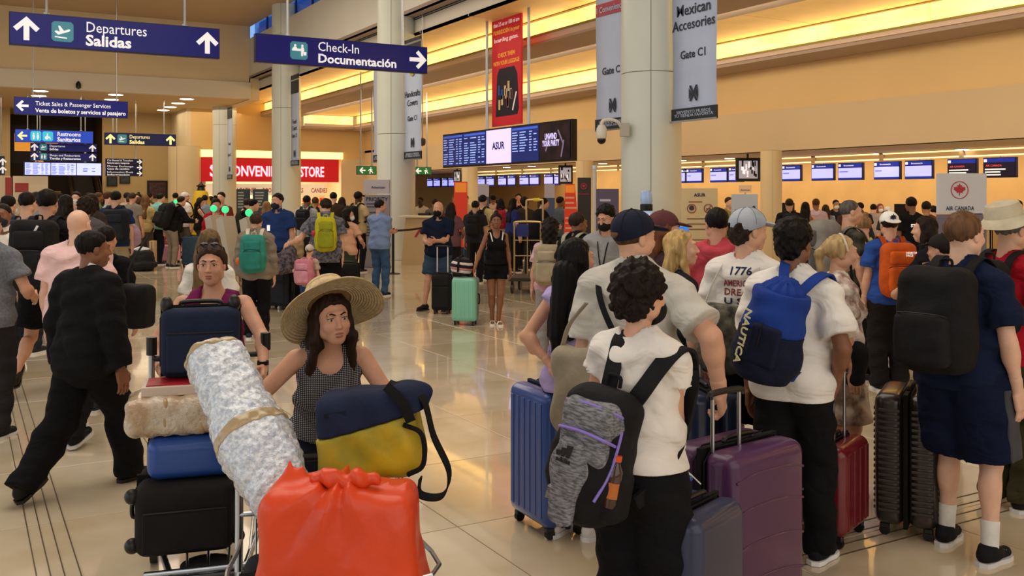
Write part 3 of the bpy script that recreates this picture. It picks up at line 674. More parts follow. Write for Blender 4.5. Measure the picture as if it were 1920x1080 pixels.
# ---------------------------------------------------------------- store front
XS0 = G(366, YP(366, 47.9)).x; XS1 = G(634, YP(634, 47.9)).x; dS = YP(500, 47.9)
t = empty('store_sign', (XS0, 47.8, ZY(341, dS)), 0, 'long red sign board reading Convenience Store at the hall end', 'sign'); W_ = XS1-XS0; H_ = ZY(297, dS)-ZY(341, dS)
box('board', (W_/2, .05, H_/2), (W_, .12, H_), mat('store_red', 'c01420', .4, emit=.25), t, .01)
pk = mat('neon_pink', 'ff9aa8', .4, emit=1.6)
def sx(px): return G(px, YP(px, 47.8)).x-XS0
text('S', (sx(393), -.02, H_*.22), .8, pk, t, .03, th=.04); text('CONVENIENCE', (sx(421), -.02, H_*.24), .72, pk, t, .02, width=sx(553)-sx(421), th=.04); text('STORE', (sx(562), -.02, H_*.24), .72, pk, t, .02, width=sx(607)-sx(562), th=.04)
t = empty('store_light_strip', (XS0, 47.86, ZY(296, dS)), 0, 'bright warm light strip right above the red store sign', 'lamp')
box('diffuser', (W_/2+.1, .05, .17), (W_+.3, .1, .34), scr('ffe07a', 1.8), t); box('frame', (W_/2+.1, .06, .37), (W_+.34, .14, .05), wall, t)
t = empty('store_fascia', (XS0, 47.94, ZY(366, dS)), 0, 'cream band listing magazines books snacks candies under the red sign', 'sign'); hf = ZY(345, dS)-ZY(366, dS)
box('board', (W_/2-.1, .03, hf/2), (W_-1.2, .06, hf), mat('cream', 'f2e2c0', .5, emit=.25), t)
rm = mat('store_letters', 'b85030', .5)
for s, a, b in (('MAGAZINES', 438, 481), ('BOOKS', 494, 518), ('SNACKS', 545, 570), ('CANDIES', 585, 615)): text(s, (sx(a), -.008, hf*.25), .32, rm, t, .02, width=sx(b)-sx(a))
R = random.Random(5)
def shelf(px0, px1, py0, Y, label, cols, rows_=4):
    a = G(px0, YP(px0, Y)).x; b = G(px1, YP(px1, Y)).x; zt = ZY(py0, YP(px0, Y)); t = empty('display_shelf', (a, Y, 0), 0, label, 'shelf'); w = b-a
    box('back', (w/2, .3, zt/2), (w, .03, zt), mat('shelf', 'd8c8a0', .5), t)
    for i in range(rows_):
        z = .3+i*(zt-.5)/rows_; box('shelf_board', (w/2, .15, z), (w, .3, .03), mat('shelf', 'd8c8a0', .5), t)
    n = int(w/.16)
    for i in range(rows_):
        z = .315+i*(zt-.5)/rows_
        for j in range(n):
            c = R.choice(cols); o = box('packet', (.08+j*.16+w*0, .12, z+.13), (.13, .08, .2+R.random()*.06), mat('packet', c, .5), t, .01)
            if (i*n+j) % 1 == 0: pass
    return t
cl = ['d84020', 'e8b020', 'f0e0a0', '40a040', '3060b0', 'e87020', 'c02060', 'f4f0e0']
shelf(568, 612, 360, 50.5, 'bright candy shelf behind the opening under candies', cl); shelf(440, 508, 375, 52.5, 'packed shelf deep inside the store', cl); shelf(372, 400, 372, 51, 'packed shelf at the store left opening', cl)
bp_ = mat('store_poster', '2c4a66', .4)
for px0, px1, lab in ((441, 468, 'left of two dark blue posters on the store front'), (473, 502, 'right of two dark blue posters on the store front')):
    a = G(px0, YP(px0, 47.7)).x; b = G(px1, YP(px1, 47.7)).x; t = empty('poster_stand', (a, 47.6, 0), 0, lab, 'poster'); w = b-a
    box('panel', (w/2, 0, 1.35), (w, .05, 1.6), bp_, t, .01); rows(t, .1, w-.1, 1.2, 2.05, -.03, 6, mat('pale', '9fb4c4', .5), px0, cols=((0, .8),)); box('base', (w/2, 0, .03), (w*.8, .4, .06), metal(), t); MB().cyl((w/2, 0, 0), (w/2, 0, .6), .03).build('post', metal(), t)
# wall notices
for px, py, w_, h_, c, lab in ((210, 340, .5, .5, '2a3440', 'small framed dark notice on the far wall, nearer the escalator'), (234, 336, .5, .45, '33414c', 'small framed dark notice high on the far wall'), (295, 355, 1.0, .9, '4a3038', 'dark framed poster on the far wall by the beige column')):
    d = YP(px, 51.95); p = G(px, d, ZY(py, d)); t = empty('notice', p, 0, lab, 'notice'); box('frame', (0, 0, 0), (w_, .04, h_), mat('fr', '181614', .4), t); box('print', (0, -.025, 0), (w_*.8, .01, h_*.8), mat('print', c, .5, var=.4, vscale=8), t)
for px0, px1, py0, py1, c, lab in ((24, 90, 330, 395, 'e4d8c4', 'white shop panel with a red plate at the far left'), (-30, 20, 330, 395, 'ded0ba', 'white shop panel with red edge cut by the left picture edge')):
    Y = 47; a = G(px0, YP(px0, Y)); b = G(px1, YP(px1, Y)); zt = ZY(py0, YP(px0, Y)); t = empty('shop_panel', (a.x, Y, 0), 0, lab, 'panel'); w = b.x-a.x
    box('panel', (w/2, 0, zt/2), (w, .1, zt), mat('panelw', c, .5), t, .01)
    rr_ = mat('plate_red', 'a84040', .5); box('red_plate', (w*.25 if px0 > 0 else w*.92, -.06, zt-.5), (w*.38 if px0 > 0 else .25, .03, .4 if px0 > 0 else .9), rr_, t, .01)
    for i in range(3): box('shelf_board', (w*.5, -.15, .6+.45*i), (w*.8, .25, .04), mat('shelf', 'd8c8a0', .5), t)
# escalator and stairs in the dark recess
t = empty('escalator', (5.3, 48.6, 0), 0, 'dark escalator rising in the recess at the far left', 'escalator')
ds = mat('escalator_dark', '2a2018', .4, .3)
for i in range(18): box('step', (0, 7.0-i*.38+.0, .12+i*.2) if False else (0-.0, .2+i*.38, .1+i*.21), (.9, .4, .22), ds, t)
for xx in (-.6, .6):
    MB().prism([(0, 0), (7.2, 3.9), (7.2, 4.7), (0, .9)], .05, Matrix.Translation((xx, 0, 0)) @ Matrix.Rotation(pi/2, 4, 'Z')).build('balustrade', mat('bal', '6a5038', .2, .2), t)
    MB().tube([(xx, -.3, .95), (xx, .1, 1.0), (xx, 7.2, 4.85)], .05).build('handrail', black, t)
t = empty('staircase', (3.4, 50.5, 0), 0, 'stairs with yellow edged steps beside the escalator', 'stairs')
for i in range(12):
    o = box('step', (0, i*.3, .09+i*.17), (1.9, .32, .18), mat('stair', '7a6a50', .5), t); box('edge_strip', (0, i*.3-.15, .17+i*.17), (1.9, .03, .03), mat('stripe', 'c8a040', .5), o)
t = empty('upper_window', (2.6, 55.97, 4.3), 0, 'amber lit openings high in the dark recess', 'window')
for i, (x, z, w_, h_) in enumerate(((.2, .3, .9, .9), (1.5, .25, .6, .7), (2.2, .6, .5, .6), (.9, -.5, .4, .5))): box('pane', (x, 0, z), (w_, .04, h_), scr('c07a28', .9), t); 
box('frame', (1.2, .03, .2), (3.2, .03, 2), ds, t)
# ---------------------------------------------------------------- people
SKIN = {'light': 'd9a689', 'pale': 'e2b59c', 'tan': 'c8957a', 'olive': 'b07e5c', 'brown': '84563c', 'dark': '4a2d20'}
def skin(k): return mat('skin', SKIN.get(k, k), .48, bump=.06, bscale=90, var=.07, vscale=14, sss=.12)
def hairm(c):
    m = hairm0(c); m.node_tree.nodes['Principled BSDF'].inputs['Specular IOR Level'].default_value = .18; return m
def hairm0(c): return mat('hair', c, .55, bump=.7, bscale=55, var=.35, vscale=30, stretch=(1, 1, .12))
LOD = [dict(b=.0105, c=.0095, h=.0045, f=.0045, r=.0055), dict(b=.018, c=.015, h=.0085, f=.0075, r=.010), dict(b=.03, c=.027, h=.014, f=.010, r=.016)]
def nrm(v): return v/max(1e-9, np.linalg.norm(v))
def ik(a, t, l1, l2, pole):
    a = np.array(a, float); t = np.array(t, float); d = t-a; L = np.linalg.norm(d); mx = (l1+l2)*.995
    if L > mx: t = a+d/L*mx; d = t-a; L = mx
    x = (l1*l1-l2*l2+L*L)/(2*L); hgt = math.sqrt(max(0, l1*l1-x*x)); u = d/L; p = np.array(pole, float); p = nrm(p-u*(p @ u))
    return a+u*x+p*hgt, t
def hand(S, w, f, t, side, curl, k=.006, simple=False):
    """five fingers on a palm; w wrist, f finger direction, t thumb direction"""
    f = nrm(np.array(f, float)); t = np.array(t, float); t = nrm(t-f*(t @ f)); n = np.cross(t, f)*(1 if side > 0 else -1)
    R = np.stack([t, n, f], 1)
    S.rb(w+f*.048, (.041, .015, .046), R, .014, .012); S.cone(w, w+f*.03, .026, .024, .01)
    for q, (o, L) in enumerate(((.031, .88), (.0105, 1), (-.0105, .94), (-.03, .76))):
        p = w+f*.088+t*o; a = curl*.5
        for sl, r in ((.042, .0092), (.027, .0084), (.021, .0075)):
            a += curl*1.05; d = f*cos(a-curl*.6)+n*sin(a-curl*.6)+t*o*1.2*(1-min(1, curl)); p2 = p+nrm(d)*sl*L; S.cone(p, p2, r, r*.94, .004); p = p2
    p = w+f*.022+t*.03; d = nrm(t*.75+f*.75+n*(.2+.5*curl))
    p2 = p+d*.04; S.cone(p, p2, .0135, .0115, .008); d2 = nrm(f+t*.15+n*(.1+.9*curl)); p3 = p2+d2*.032; S.cone(p2, p3, .011, .009, .004)
    S.cone(p3, p3+nrm(d2-t*.3)*.016, .009, .0078, .004)
def clothnoise(a=.004, s=0):
    return lambda X, Y, Z: -a*.35+a*(.9-2.2*np.abs(np.sin(7*Z+9*X+5*Y+s+.8*np.sin(6*X-5*Y)))**.6*.5+np.sin(31*Z+11*X+6*Y+s)*np.sin(13*X-9*Z+s*2)+.6*np.sin(52*Z-21*X+17*Y+s)*np.sin(23*Y+8*Z))
class Person: pass
def person(loc, heading=0, h=1.72, label='', lod=1, sk='light', bw=1.0, bd=1.0, fem=False, lean=0, twist=0, tilt=0, look=(0, 0), drop=0,
           lh=(-.25, .04, .80), rh=(.25, .04, .80), lp=(-.5, -1, -.2), rp=(.5, -1, -.2), lf=(-.10, .0, 0, 0), rf=(.10, .0, 0, 0), curl=(.3, .3), lt=None, rt=None, lfd=None, rfd=None,
           top='tee', topc='dddddd', sleeve=.62, hem=.86, loose=.0, bottom='pants', botc='202028', legw=0, bhem=None, shoe='30303a', sole='e8e8e8', sock=None,
           hair='short', hairc='2a1c12', cap=None, capc='222222', mask=None, face=1, group=None, collar=None, matk=None, eyec='3a2416', beard=None, small=1.0, neckcut=1.0, topm=None, botm=None, glasses=False, armw=1, al=1):
    Q = LOD[lod]; s = h/1.75; P = Person(); P.s = s; P.off = loose
    root = empty('person', loc, HR(heading), label, 'person', group, s); P.o = root
    P.M = Matrix.LocRotScale(Vector(loc), Matrix.Rotation(HR(heading), 3, 'Z'), Vector((s, s, s)))
    SM = skin(sk); Mi = P.M.inverted()
    if isinstance(lh, Vector): lh = tuple(Mi @ lh)
    if isinstance(rh, Vector): rh = tuple(Mi @ rh)
    Rt = np.array(Matrix.Rotation(rad(twist), 3, 'Z') @ Matrix.Rotation(rad(tilt), 3, 'Y') @ Matrix.Rotation(rad(-lean), 3, 'X')); pv = np.array((0, 0, .95-drop)); p0 = np.array((0, 0, .95))
    T = lambda p: Rt @ (np.array(p, float)-p0)+pv
    P.T = Matrix.Translation(Vector(pv)) @ Matrix(Rt.tolist()).to_4x4() @ Matrix.Translation(Vector(-p0))
    D = np.array((0, 0, -drop))
    sw = .157*bw*(.88 if fem else 1); hw = .165*(1.03 if fem else 1)*(.5+.5*bw)
    # joints
    A = {}
    for sd, hd, pl in ((-1, lh, lp), (1, rh, rp)):
        S_ = T((sd*(sw+.018), -.012, 1.395)); E, H_ = ik(S_, hd, .285*al, .25*al, pl); A[sd] = (S_, E, H_)
    L = {}
    for sd, ft in ((-1, lf), (1, rf)):
        hp = np.array((sd*.088, 0, .90))+D; pit = ft[3] if len(ft) > 3 else 0; yaw = ft[4] if len(ft) > 4 else sd*8
        ank = np.array((ft[0], ft[1], .085+ft[2])); K, an = ik(hp, ank, .42, .405, (sd*.08, 1, .05)); L[sd] = (hp, K, an, pit, yaw)
    def torso(S, fat=0):
        S.ell((0, -.005, .93)+D, (hw+fat, .112*bd+fat, .12), k=.04)
        for sd in (-1, 1): S.ell((sd*.075, -.055, .895)+D, (.092, .085*(.5+.5*bd), .10), k=.04)
        wz = .125 if fem else .142
        S.ell(T((0, .005, 1.10)), (wz*bw+fat, .100*bd+fat, .17), Rt, k=.05); S.ell(T((0, .0, 1.275)), ((.138 if fem else .156)*bw+fat, .107*(.4+.6*bd), .16), Rt, k=.05)
        if bd > 1.12: S.ell(T((0, .045*bd, 1.08)), (.12*bw, .09*bd, .13), Rt, k=.05)
        S.ell(T((0, -.015, 1.37)), (.14*bw+fat, .085+fat, .085), Rt, k=.04)
        S.cone(T((-sw, -.015, 1.392)), T((sw, -.015, 1.392)), .047+fat, .047+fat, .035)
        for sd in (-1, 1): S.cone(T((sd*.11, -.02, 1.415+fat)), T((sd*.035, -.014, 1.468+fat)), .034+fat*.7, .034+fat*.7, .03)
        if fem:
            for sd in (-1, 1): S.ell(T((sd*.072, .075, 1.265)), (.066, .062, .062), Rt, k=.03)
    hc = T((0, .022, 1.632)); Rh = Rt @ np.array(Matrix.Rotation(rad(-twist), 3, 'Z') @ Matrix.Rotation(rad(-look[0]), 3, 'Z') @ Matrix.Rotation(rad(lean*.8+look[1]), 3, 'X'))
    Rt_h = lambda p: hc+Rh @ np.array(p, float)
    P.hc = Vector(hc); P.Rh = Matrix(Rh.tolist())
    P.H = Matrix.Translation(P.hc) @ P.Rh.to_4x4()
    nk = (T((0, -.015, 1.43)), Rt_h((0, -.022, -.05)))
    # ---- body
    S = SDF(); torso(S, -.007 if top else 0); nr = .05 if fem else .058
    S.cone(nk[0], nk[1], nr*1.1, nr, .035)
    parts = []
    for sd in (-1, 1):
        a, e, w = A[sd]; q = armw*(.9 if fem else 1.0)*(.5+.5*bw)
        S.cone(a, e, .051*q, .040*q, .03); S.cone(e, w, .040*q, .025*q, .02); m_ = e+(w-e)*.25; S.ell(m_, (.04*q, .04*q, .06), k=.03)
        hp, K, an, pit, yw = L[sd]
        S.cone(hp, K, .088, .054, .03); S.cone(K, an, .052, .034, .02); S.ell(K+(an-K)*.28+np.array((0, -.018, 0)), (.05, .052, .10), k=.03)
        Rf = np.array(Matrix.Rotation(rad(-yw), 3, 'Z') @ Matrix.Rotation(rad(-pit), 3, 'X')); F_ = lambda p, an=an, Rf=Rf: an+Rf @ np.array(p, float)
        S.cone(F_((0, -.03, -.045)), F_((0, .11, -.055)), .03, .024, .02)
        L[sd] = L[sd]+(F_, Rf)
    parts.append(S.mesh(Q['b']))
    for sd, cu, tt, fd in ((-1, curl[0], lt, lfd), (1, curl[1], rt, rfd)):
        a, e, w = A[sd]; f = nrm(w-e) if fd is None else np.array(fd, float); t = tt if tt is not None else (0, 1, 1.02)
        if abs(nrm(np.array(t, float)) @ nrm(f)) > .95: t = (sd*-.5, .3, 1) if tt is None else (1, 0, 0)
        S = SDF(); q = armw*(.9 if fem else 1.0)*(.5+.5*bw); S.cone(w-nrm(w-e)*.06, w, .031*q, .0255*q, .01); hand(S, w, f, t, sd, cu); parts.append(S.mesh(Q['f'], mg=.02))
    # head
    S = SDF(); S.cone(nk[0]*.4+nk[1]*.6, nk[1], nr, nr, .03)
    def he(c, r, k=.02, sub=False): S.ell(Rt_h(c), r, Rh, k=k, sub=sub)
    hs = small
    he((0, -.018, .034), (.074, .092, .083), .03); he((0, .026, -.025), (.060, .066, .086), .03); he((0, .052, -.088), (.030, .030, .026), .03)
    for sd in (-1, 1): he((sd*.036, .058, -.028), (.026, .026, .024), .02); he((sd*.052, .0, -.055), (.02, .04, .03), .02)
    he((0, .082, .030), (.050, .014, .012), .015)
    for sd in (-1, 1): he((sd*.031, .104, .006), (.017, .018, .0085), .010, True); he((sd*.031, .0745, .014), (.0165, .0165, .0095), .004); he((sd*.031, .0735, -.001), (.0155, .0155, .0085), .004)
    S.cone(Rt_h((0, .088, .012)), Rt_h((0, .106, -.028)), .007, .0115, .012); he((.010, .097, -.031), (.008, .010, .007), .006); he((-.010, .097, -.031), (.008, .010, .007), .006)
    he((0, .089, -.060), (.023, .010, .006), .006); he((0, .087, -.071), (.019, .010, .0065), .006)
    for sd in (-1, 1): he((sd*.075, -.008, -.004), (.009, .021, .031), .006)
    parts.append(S.mesh(Q['h'], mg=.025))
    sdf_obj('body', parts, SM, root)
    if face >= 2:
        for sd in (-1, 1):
            c = Vector(Rt_h((sd*.031, .0775, .0065)))
            o = MB().sph((0, 0, 0), .0137, 16, 10, (1.05, 1, .70)).build('eye', mat('eye_white', 'b8aca2', .25), root, True); o.matrix_basis = Matrix.Translation(c) @ P.Rh.to_4x4()
            MB().sph((0, .0080, -.001), .0068, 14, 8).build('iris', mat('iris', eyec, .1), o, True)
            MB().tube([(-.015, .004, .003), (-.008, .0125, .0062), (0, .0150, .0072), (.008, .0125, .0060), (.015, .004, .002)], .0017, 6).build('eyelid', mat('lash', '2a1a14', .5), o, True)
            b = MB(); b.tube([Vector(Rt_h((sd*.012, .099, .026))), Vector(Rt_h((sd*.03, .095, .034))), Vector(Rt_h((sd*.05, .078, .027)))], [.003, .0036, .0018], 6).build('eyebrow', hairm(hairc if hair != 'bald' else '4a3a2c'), root, True)
        o = SDF().ell(Rt_h((0, .0915, -.0595)), (.0225, .009, .0052), Rh, k=.004).ell(Rt_h((0, .0895, -.0712)), (.0185, .0095, .0062), Rh, k=.004)
        lc = {'light': 'b06a5c', 'tan': '96564a'}.get(sk, '8a5044'); v = o.mesh(.003); sdf_obj('lips', [v], mat('lips', lc, .35), root)
    # ---- clothes
    tm_ = topm or cloth(topc); bm_ = botm or cloth(botc)
    if bottom:
        S = SDF(); g = .008+legw*.4
        S.ell((0, -.005, .93)+D, (hw, .112*bd, .12), k=.04)
        S.ell(T((0, .005, 1.08)), ((.13)*bw, .098*bd, .12), Rt, k=.04)
        for sd in (-1, 1): S.ell((sd*.075, -.055, .895)+D, (.092, .085*(.5+.5*bd), .10), k=.04)
        cs = [((0, 0, 1.03-drop), (0, 0, 1))]
        if bottom in ('pants', 'leggings'):
            lw = -.012 if bottom == 'leggings' else legw
            for sd in (-1, 1):
                hp, K, an, pit, yw = L[sd][:5]; e = an+nrm(an-K)*(.035 if bottom == 'pants' else -.02); n = nrm(an-K)
                S.cone(hp, K, .094+lw*.4, .066+lw, .03); S.cone(K, e+n*.05, .062+lw, .050+lw, .02, cuts=[(e, n)]); S.ell(K+(an-K)*.3+np.array((0, -.016, 0)), (.056+lw, .056+lw, .12), k=.03)
        elif bottom == 'shorts':
            fr = .78 if bhem is None else bhem
            for sd in (-1, 1):
                hp, K = L[sd][0], L[sd][1]; u = nrm(K-hp); e = hp+(K-hp)*fr; S.cone(hp, e+u*.06, .098+legw, .082+legw, .03, cuts=[(e, u)])
        elif bottom == 'skirt':
            zb = .5 if bhem is None else bhem
            S.cone((0, 0, .95-drop), (0, .0, zb-.06), .135, .22, .05, cuts=[((0, 0, zb), (0, 0, -1))])
        sdf_obj({'pants': 'trousers', 'leggings': 'leggings', 'shorts': 'shorts', 'skirt': 'skirt'}[bottom], [S.mesh(Q['c'], inflate=g, cuts=cs, noise=clothnoise(.007 if bottom != 'leggings' else .002, 1) if lod < 2 else None)], bm_, root)
    if top:
        S = SDF(); torso(S, loose*.5); g = .014+loose*.5; loose = loose+.006
        S.ell((0, -.008, .92)+D, (hw+.012, .112*bd+.016, .15), k=.05)
        if loose: S.ell(T((0, 0, 1.02)), (.150*bw+loose, .112*bd+loose, .24), Rt, k=.05)
        slv = {'tee': sleeve, 'polo': sleeve, 'long': 2, 'jacket': 2, 'hoodie': 2, 'tank': 0}[top]
        for sd in (-1, 1):
            a, e, w = A[sd]; u = nrm(e-a)
            if slv == 2: aw = .012 if top in ('jacket', 'hoodie') else .002; n = nrm(w-e); S.cone(a, e, .058+aw, .046+aw, .03); S.cone(e, w+n*.02, .045+aw, .034+aw, .02, cuts=[(w-n*.012, n)])
            elif slv > 0: c = a+(e-a)*slv; S.cone(a, c+u*.05, .050, .050+.014*slv+loose*.4, .02, cuts=[(c, u)])
        cz = 1.452 if top != 'tank' else 1.44
        S.cone(T((0, .010, cz+.028)), T((0, .02, cz+.2)), .066*neckcut, .12, .006, sub=True)
        if top == 'tank':
            for sd in (-1, 1): S.cone(T((sd*(sw+.045), -.01, 1.43)), T((sd*(sw+.05), -.0, 1.26)), .082, .045, .012, sub=True)
            S.ell(T((0, .09, 1.46)), (.082, .09, .10), Rt, k=.01, sub=True); S.ell(T((0, -.09, 1.47)), (.07, .06, .07), Rt, k=.01, sub=True)
        nz = Rt @ np.array((0, 0, -1.)); cs = [(T((0, 0, hem)), nz)]
        # hem cut must not cut low hanging sleeves: it applies to the torso only
        if slv == 2:
            S2 = SDF(); S2.p = S.p
            for i, p in enumerate(S.p):
                if p[0] == 'c' and (np.allclose(p[1], A[-1][1]) or np.allclose(p[1], A[1][1])): continue
                S.p[i] = p[:6]+(list(p[6])+cs,)+p[7:]
            cs = []
        o = sdf_obj({'tee': 'tshirt', 'polo': 'polo_shirt', 'long': 'shirt', 'jacket': 'jacket', 'hoodie': 'hoodie', 'tank': 'tank_top'}[top], [S.mesh(Q['c'], inflate=g, cuts=cs, noise=clothnoise(.009, 3) if lod < 2 else None)], tm_, root); P.top = o
        if top in ('polo', 'jacket') or collar:
            pts = [T((.066*sin(a), .006+.062*cos(a), 1.505-.024*cos(a))) for a in np.linspace(.35, 2*pi-.35, 14)]
            MB().ribbon(pts, [Vector(nrm(Rt @ np.array((sin(a)*-.25, -cos(a)*.25, 1)))) for a in np.linspace(.35, 2*pi-.35, 14)], .045, .007).build('collar', cloth(collar or topc), root, True)
        if top == 'hoodie':
            S = SDF(); S.chain([T((-.09, .03, 1.45)), T((-.10, -.06, 1.455)), T((-.04, -.12, 1.42)), T((.04, -.12, 1.42)), T((.10, -.06, 1.455)), T((.09, .03, 1.45))], [.025, .038, .045, .045, .038, .025], .03); sdf_obj('hood', [S.mesh(Q['c'], noise=clothnoise(.004, 5))], tm_, root)
    # shoes
    for sd in (-1, 1):
        F_, Rf = L[sd][5], L[sd][6]
        if shoe == 'bare': continue
        low = shoe == 'sandal'
        if not low:
            S = SDF(); S.cone(F_((0, -.045, -.032)), F_((0, .02, -.028)), .041, .041, .02); S.cone(F_((0, .0, -.03)), F_((0, .135, -.048)), .040, .030, .03); S.cone(F_((0, -.02, -.0)), F_((0, -.02, .02)), .042, .043, .02, cuts=[(F_((0, 0, .015)), Rf @ np.array((0, 0, 1.)))])
            o = sdf_obj('shoe', [S.mesh(min(Q['c'], .012) if lod < 2 else .02, cuts=[(F_((0, 0, -.068)), Rf @ np.array((0, 0, -1.)))])], fab(shoe), root)
        else:
            o = MB().ribbon([Vector(F_((-.045, .08, -.06))), Vector(F_((-.025, .08, -.02))), Vector(F_((.025, .08, -.02))), Vector(F_((.045, .08, -.06)))], Vector((Rf @ np.array((0, 1, 0)))), .045, .006).build('sandal', fab(sole), root)
        if not low and lod == 0:
            for k_ in range(4): y_ = .035+.022*k_; MB().tube([F_((-.026, y_, -.008-.0065*k_)), F_((0, y_+.006, .012-.0085*k_)), F_((.026, y_, -.008-.0065*k_))], .0032, 5).build('lace', fab('d8d8d8' if shoe < '8' and sole > '8' else shoe), o)
        q = MB(); pr = [(-.036, -.075), (-.043, -.03), (-.036, .03), (-.045, .10), (-.036, .15), (0, .175), (.036, .15), (.045, .10), (.038, .03), (.043, -.03), (.036, -.075), (0, -.092)]
        vs = [q.bm.verts.new(F_((x, y, z))) for z in (-.085, -.062) for x, y in pr]; N = len(pr)
        q.bm.faces.new(vs[:N][::-1]); q.bm.faces.new(vs[N:])
        for i in range(N): q.bm.faces.new((vs[i], vs[(i+1) % N], vs[N+(i+1) % N], vs[N+i]))
        q.build('sole', plastic(sole), o)
        if sock:
            K, an = L[sd][1], L[sd][2]; n = nrm(K-an); MB().cyl(an, an+n*sock[1], .041, .045, 16).build('sock', fab(sock[0]), root, True)
    # ---- hair
    hm = hairm(hairc); r = Q['r']; S = SDF(); z = np.array((0, 0, 1.)); hn = lambda a: None
    def hl(c, rr_, k=.02, cuts=(), sub=False): S.ell(Rt_h(c), rr_, Rh, k=k, cuts=cuts, sub=sub)
    line = [(Rt_h((0, .064, .070)), Rh @ nrm(np.array((0, .74, -.67))))]
    if cap: line = line+[(Rt_h((0, 0, .052)), Rh @ z)]
    strand = lambda X, Y, Z: .003*np.sin(190*X+40*Y)*np.sin(150*Y)+.002*np.sin(90*X+60*Z)
    curly = lambda X, Y, Z: .009*np.sin(75*X)*np.sin(75*Y+1)*np.sin(75*Z+2)+.005*np.sin(140*X+1)*np.sin(150*Y)*np.sin(130*Z)
    if hair == 'short': hl((0, -.018, .04), (.084, .102, .090), .02, line); S_n = strand
    elif hair == 'buzz': hl((0, -.018, .035), (.079, .097, .087), .02, line); S_n = None
    elif hair == 'thick': hl((0, -.018, .052), (.094 if not cap else .086, .108, .094), .02, line); hl((0, -.07, -.02), (.07, .05, .06), .03); S_n = curly
    elif hair == 'curly':
        hl((0, -.025, .055), (.108, .115, .105), .02, [(Rt_h((0, .068, .05)), Rh @ nrm(np.array((0, .7, -.7))))]); hl((0, -.07, -.02), (.095, .065, .07), .03); S_n = lambda X, Y, Z: 1.6*curly(X, Y, Z)
    elif hair in ('long', 'pony', 'bun', 'bob'):
        hl((0, -.018, .04), (.086, .102, .090), .02, line)
        for sd in (-1, 1): S.cone(Rt_h((sd*.07, -.005, .05)), Rt_h((sd*.079, -.025, -.02)), .016, .016, .02)
        if hair in ('long', 'bob'):
            LL = .30 if hair == 'long' else .10
            for sd in (-1, 0, 1): 
                a = Rt_h((sd*.055, -.06, -.01)); b_ = Rt_h((sd*.062, -.085, -.11)); c_ = T((sd*.07, -.135, 1.50-LL)); S.cone(a, b_, .045, .042, .03); S.cone(b_, c_, .042, .028, .03)
            for sd in (-1, 1):
                S.cone(Rt_h((sd*.074, .012, .03)), Rt_h((sd*.085, .0, -.09)), .014, .024, .02); S.cone(Rt_h((sd*.085, .0, -.09)), T((sd*.105, .06 if fem else 0, 1.48-LL*.7)), .024, .022, .02)
        elif hair == 'pony':
            S.cone(Rt_h((0, -.10, .05)), Rt_h((0, -.15, .0)), .025, .03, .02); S.cone(Rt_h((0, -.15, .0)), Rt_h((0, -.14, -.16)), .03, .014, .02)
        else: S.ell(Rt_h((0, -.06, .135)), (.036, .036, .034), k=.02)
        S_n = strand
    if hair != 'bald': sdf_obj('hair', [S.mesh(r, noise=S_n if lod < 2 else None, cuts=[(Rt_h((0, 0, .056)), Rh @ z)] if cap else ())], hm, root)
    if beard: 
        S = SDF(); S.ell(Rt_h((0, .045, -.088)), (.048, .050, .040), Rh, k=.01); S.ell(Rt_h((0, .075, -.062)), (.034, .022, .012), Rh, k=.01); S.ell(Rt_h((0, .1, -.066)), (.02, .03, .009), Rh, k=.004, sub=True); sdf_obj('beard', [S.mesh(r)], hairm(beard), root)
    if mask: S = SDF(); S.ell(Rt_h((0, .040, -.064)), (.066, .082, .062), Rh, k=.01, cuts=[(Rt_h((0, 0, -.020)), Rh @ z), (Rt_h((0, .01, 0)), Rh @ np.array((0, -1., 0)))]); o = sdf_obj('face_mask', [S.mesh(r)], fab(mask), root)
    if cap:
        cm = fab(capc)
        if cap == 'cap' or cap == 'capback':
            sg = 1 if cap == 'cap' else -1
            S = SDF(); S.ell(Rt_h((0, -.012, .046)), (.091, .110, .094), Rh, k=.01, cuts=[(Rt_h((0, .09*sg, .044)), Rh @ nrm(np.array((0, .27*sg, -1))))])
            o = sdf_obj('cap', [S.mesh(r)], cm, root)
            S = SDF(); S.ell(Rt_h((0, sg*.115, .044)), (.078, .078, .011), Rh @ np.array(Matrix.Rotation(rad(-14*sg), 3, 'X')), k=.01, cuts=[(Rt_h((0, sg*.06, 0)), Rh @ np.array((0, -sg*1., 0)))]); sdf_obj('cap_brim', [S.mesh(min(r, .007))], cm, o)
            MB().sph(Rt_h((0, -.012, .140)), .008, 8, 6).build('cap_button', cm, o)
            if lod == 0:
                for a in range(6):
                    u = a*pi/3; MB().tube([Vector(Rt_h((.093*cos(u)*cos(w_), -.012+.112*sin(u)*cos(w_), .046+.096*sin(w_)))) for w_ in np.linspace(.02, 1.5, 7)], .0016, 5).build('cap_seam', mat('seam', '0c0c10', .8) if capc < '8' else mat('seam2', '8a8a90', .8), o)
    if glasses: 
        o = MB()
        for sd in (-1, 1): o.sph((sd*.03, 0, 0), .024, 14, 8, (1, .25, .75)); o.tube([(sd*.05, 0, 0), (sd*.078, -.03, 0), (sd*.082, -.09, -.005)], .003, 6)
        o = o.build('sunglasses', mat('lens', '14141a', .06), root, True); o.matrix_basis = P.H @ Matrix.Translation((0, .06, .125)) @ Matrix.Rotation(rad(35), 4, 'X')
    P.A = {k: [Vector(x) for x in v] for k, v in A.items()}; P.L = L
    return P
def world(P, p, torso=False):
    return P.M @ ((P.T @ Vector(p)) if torso else Vector(p))
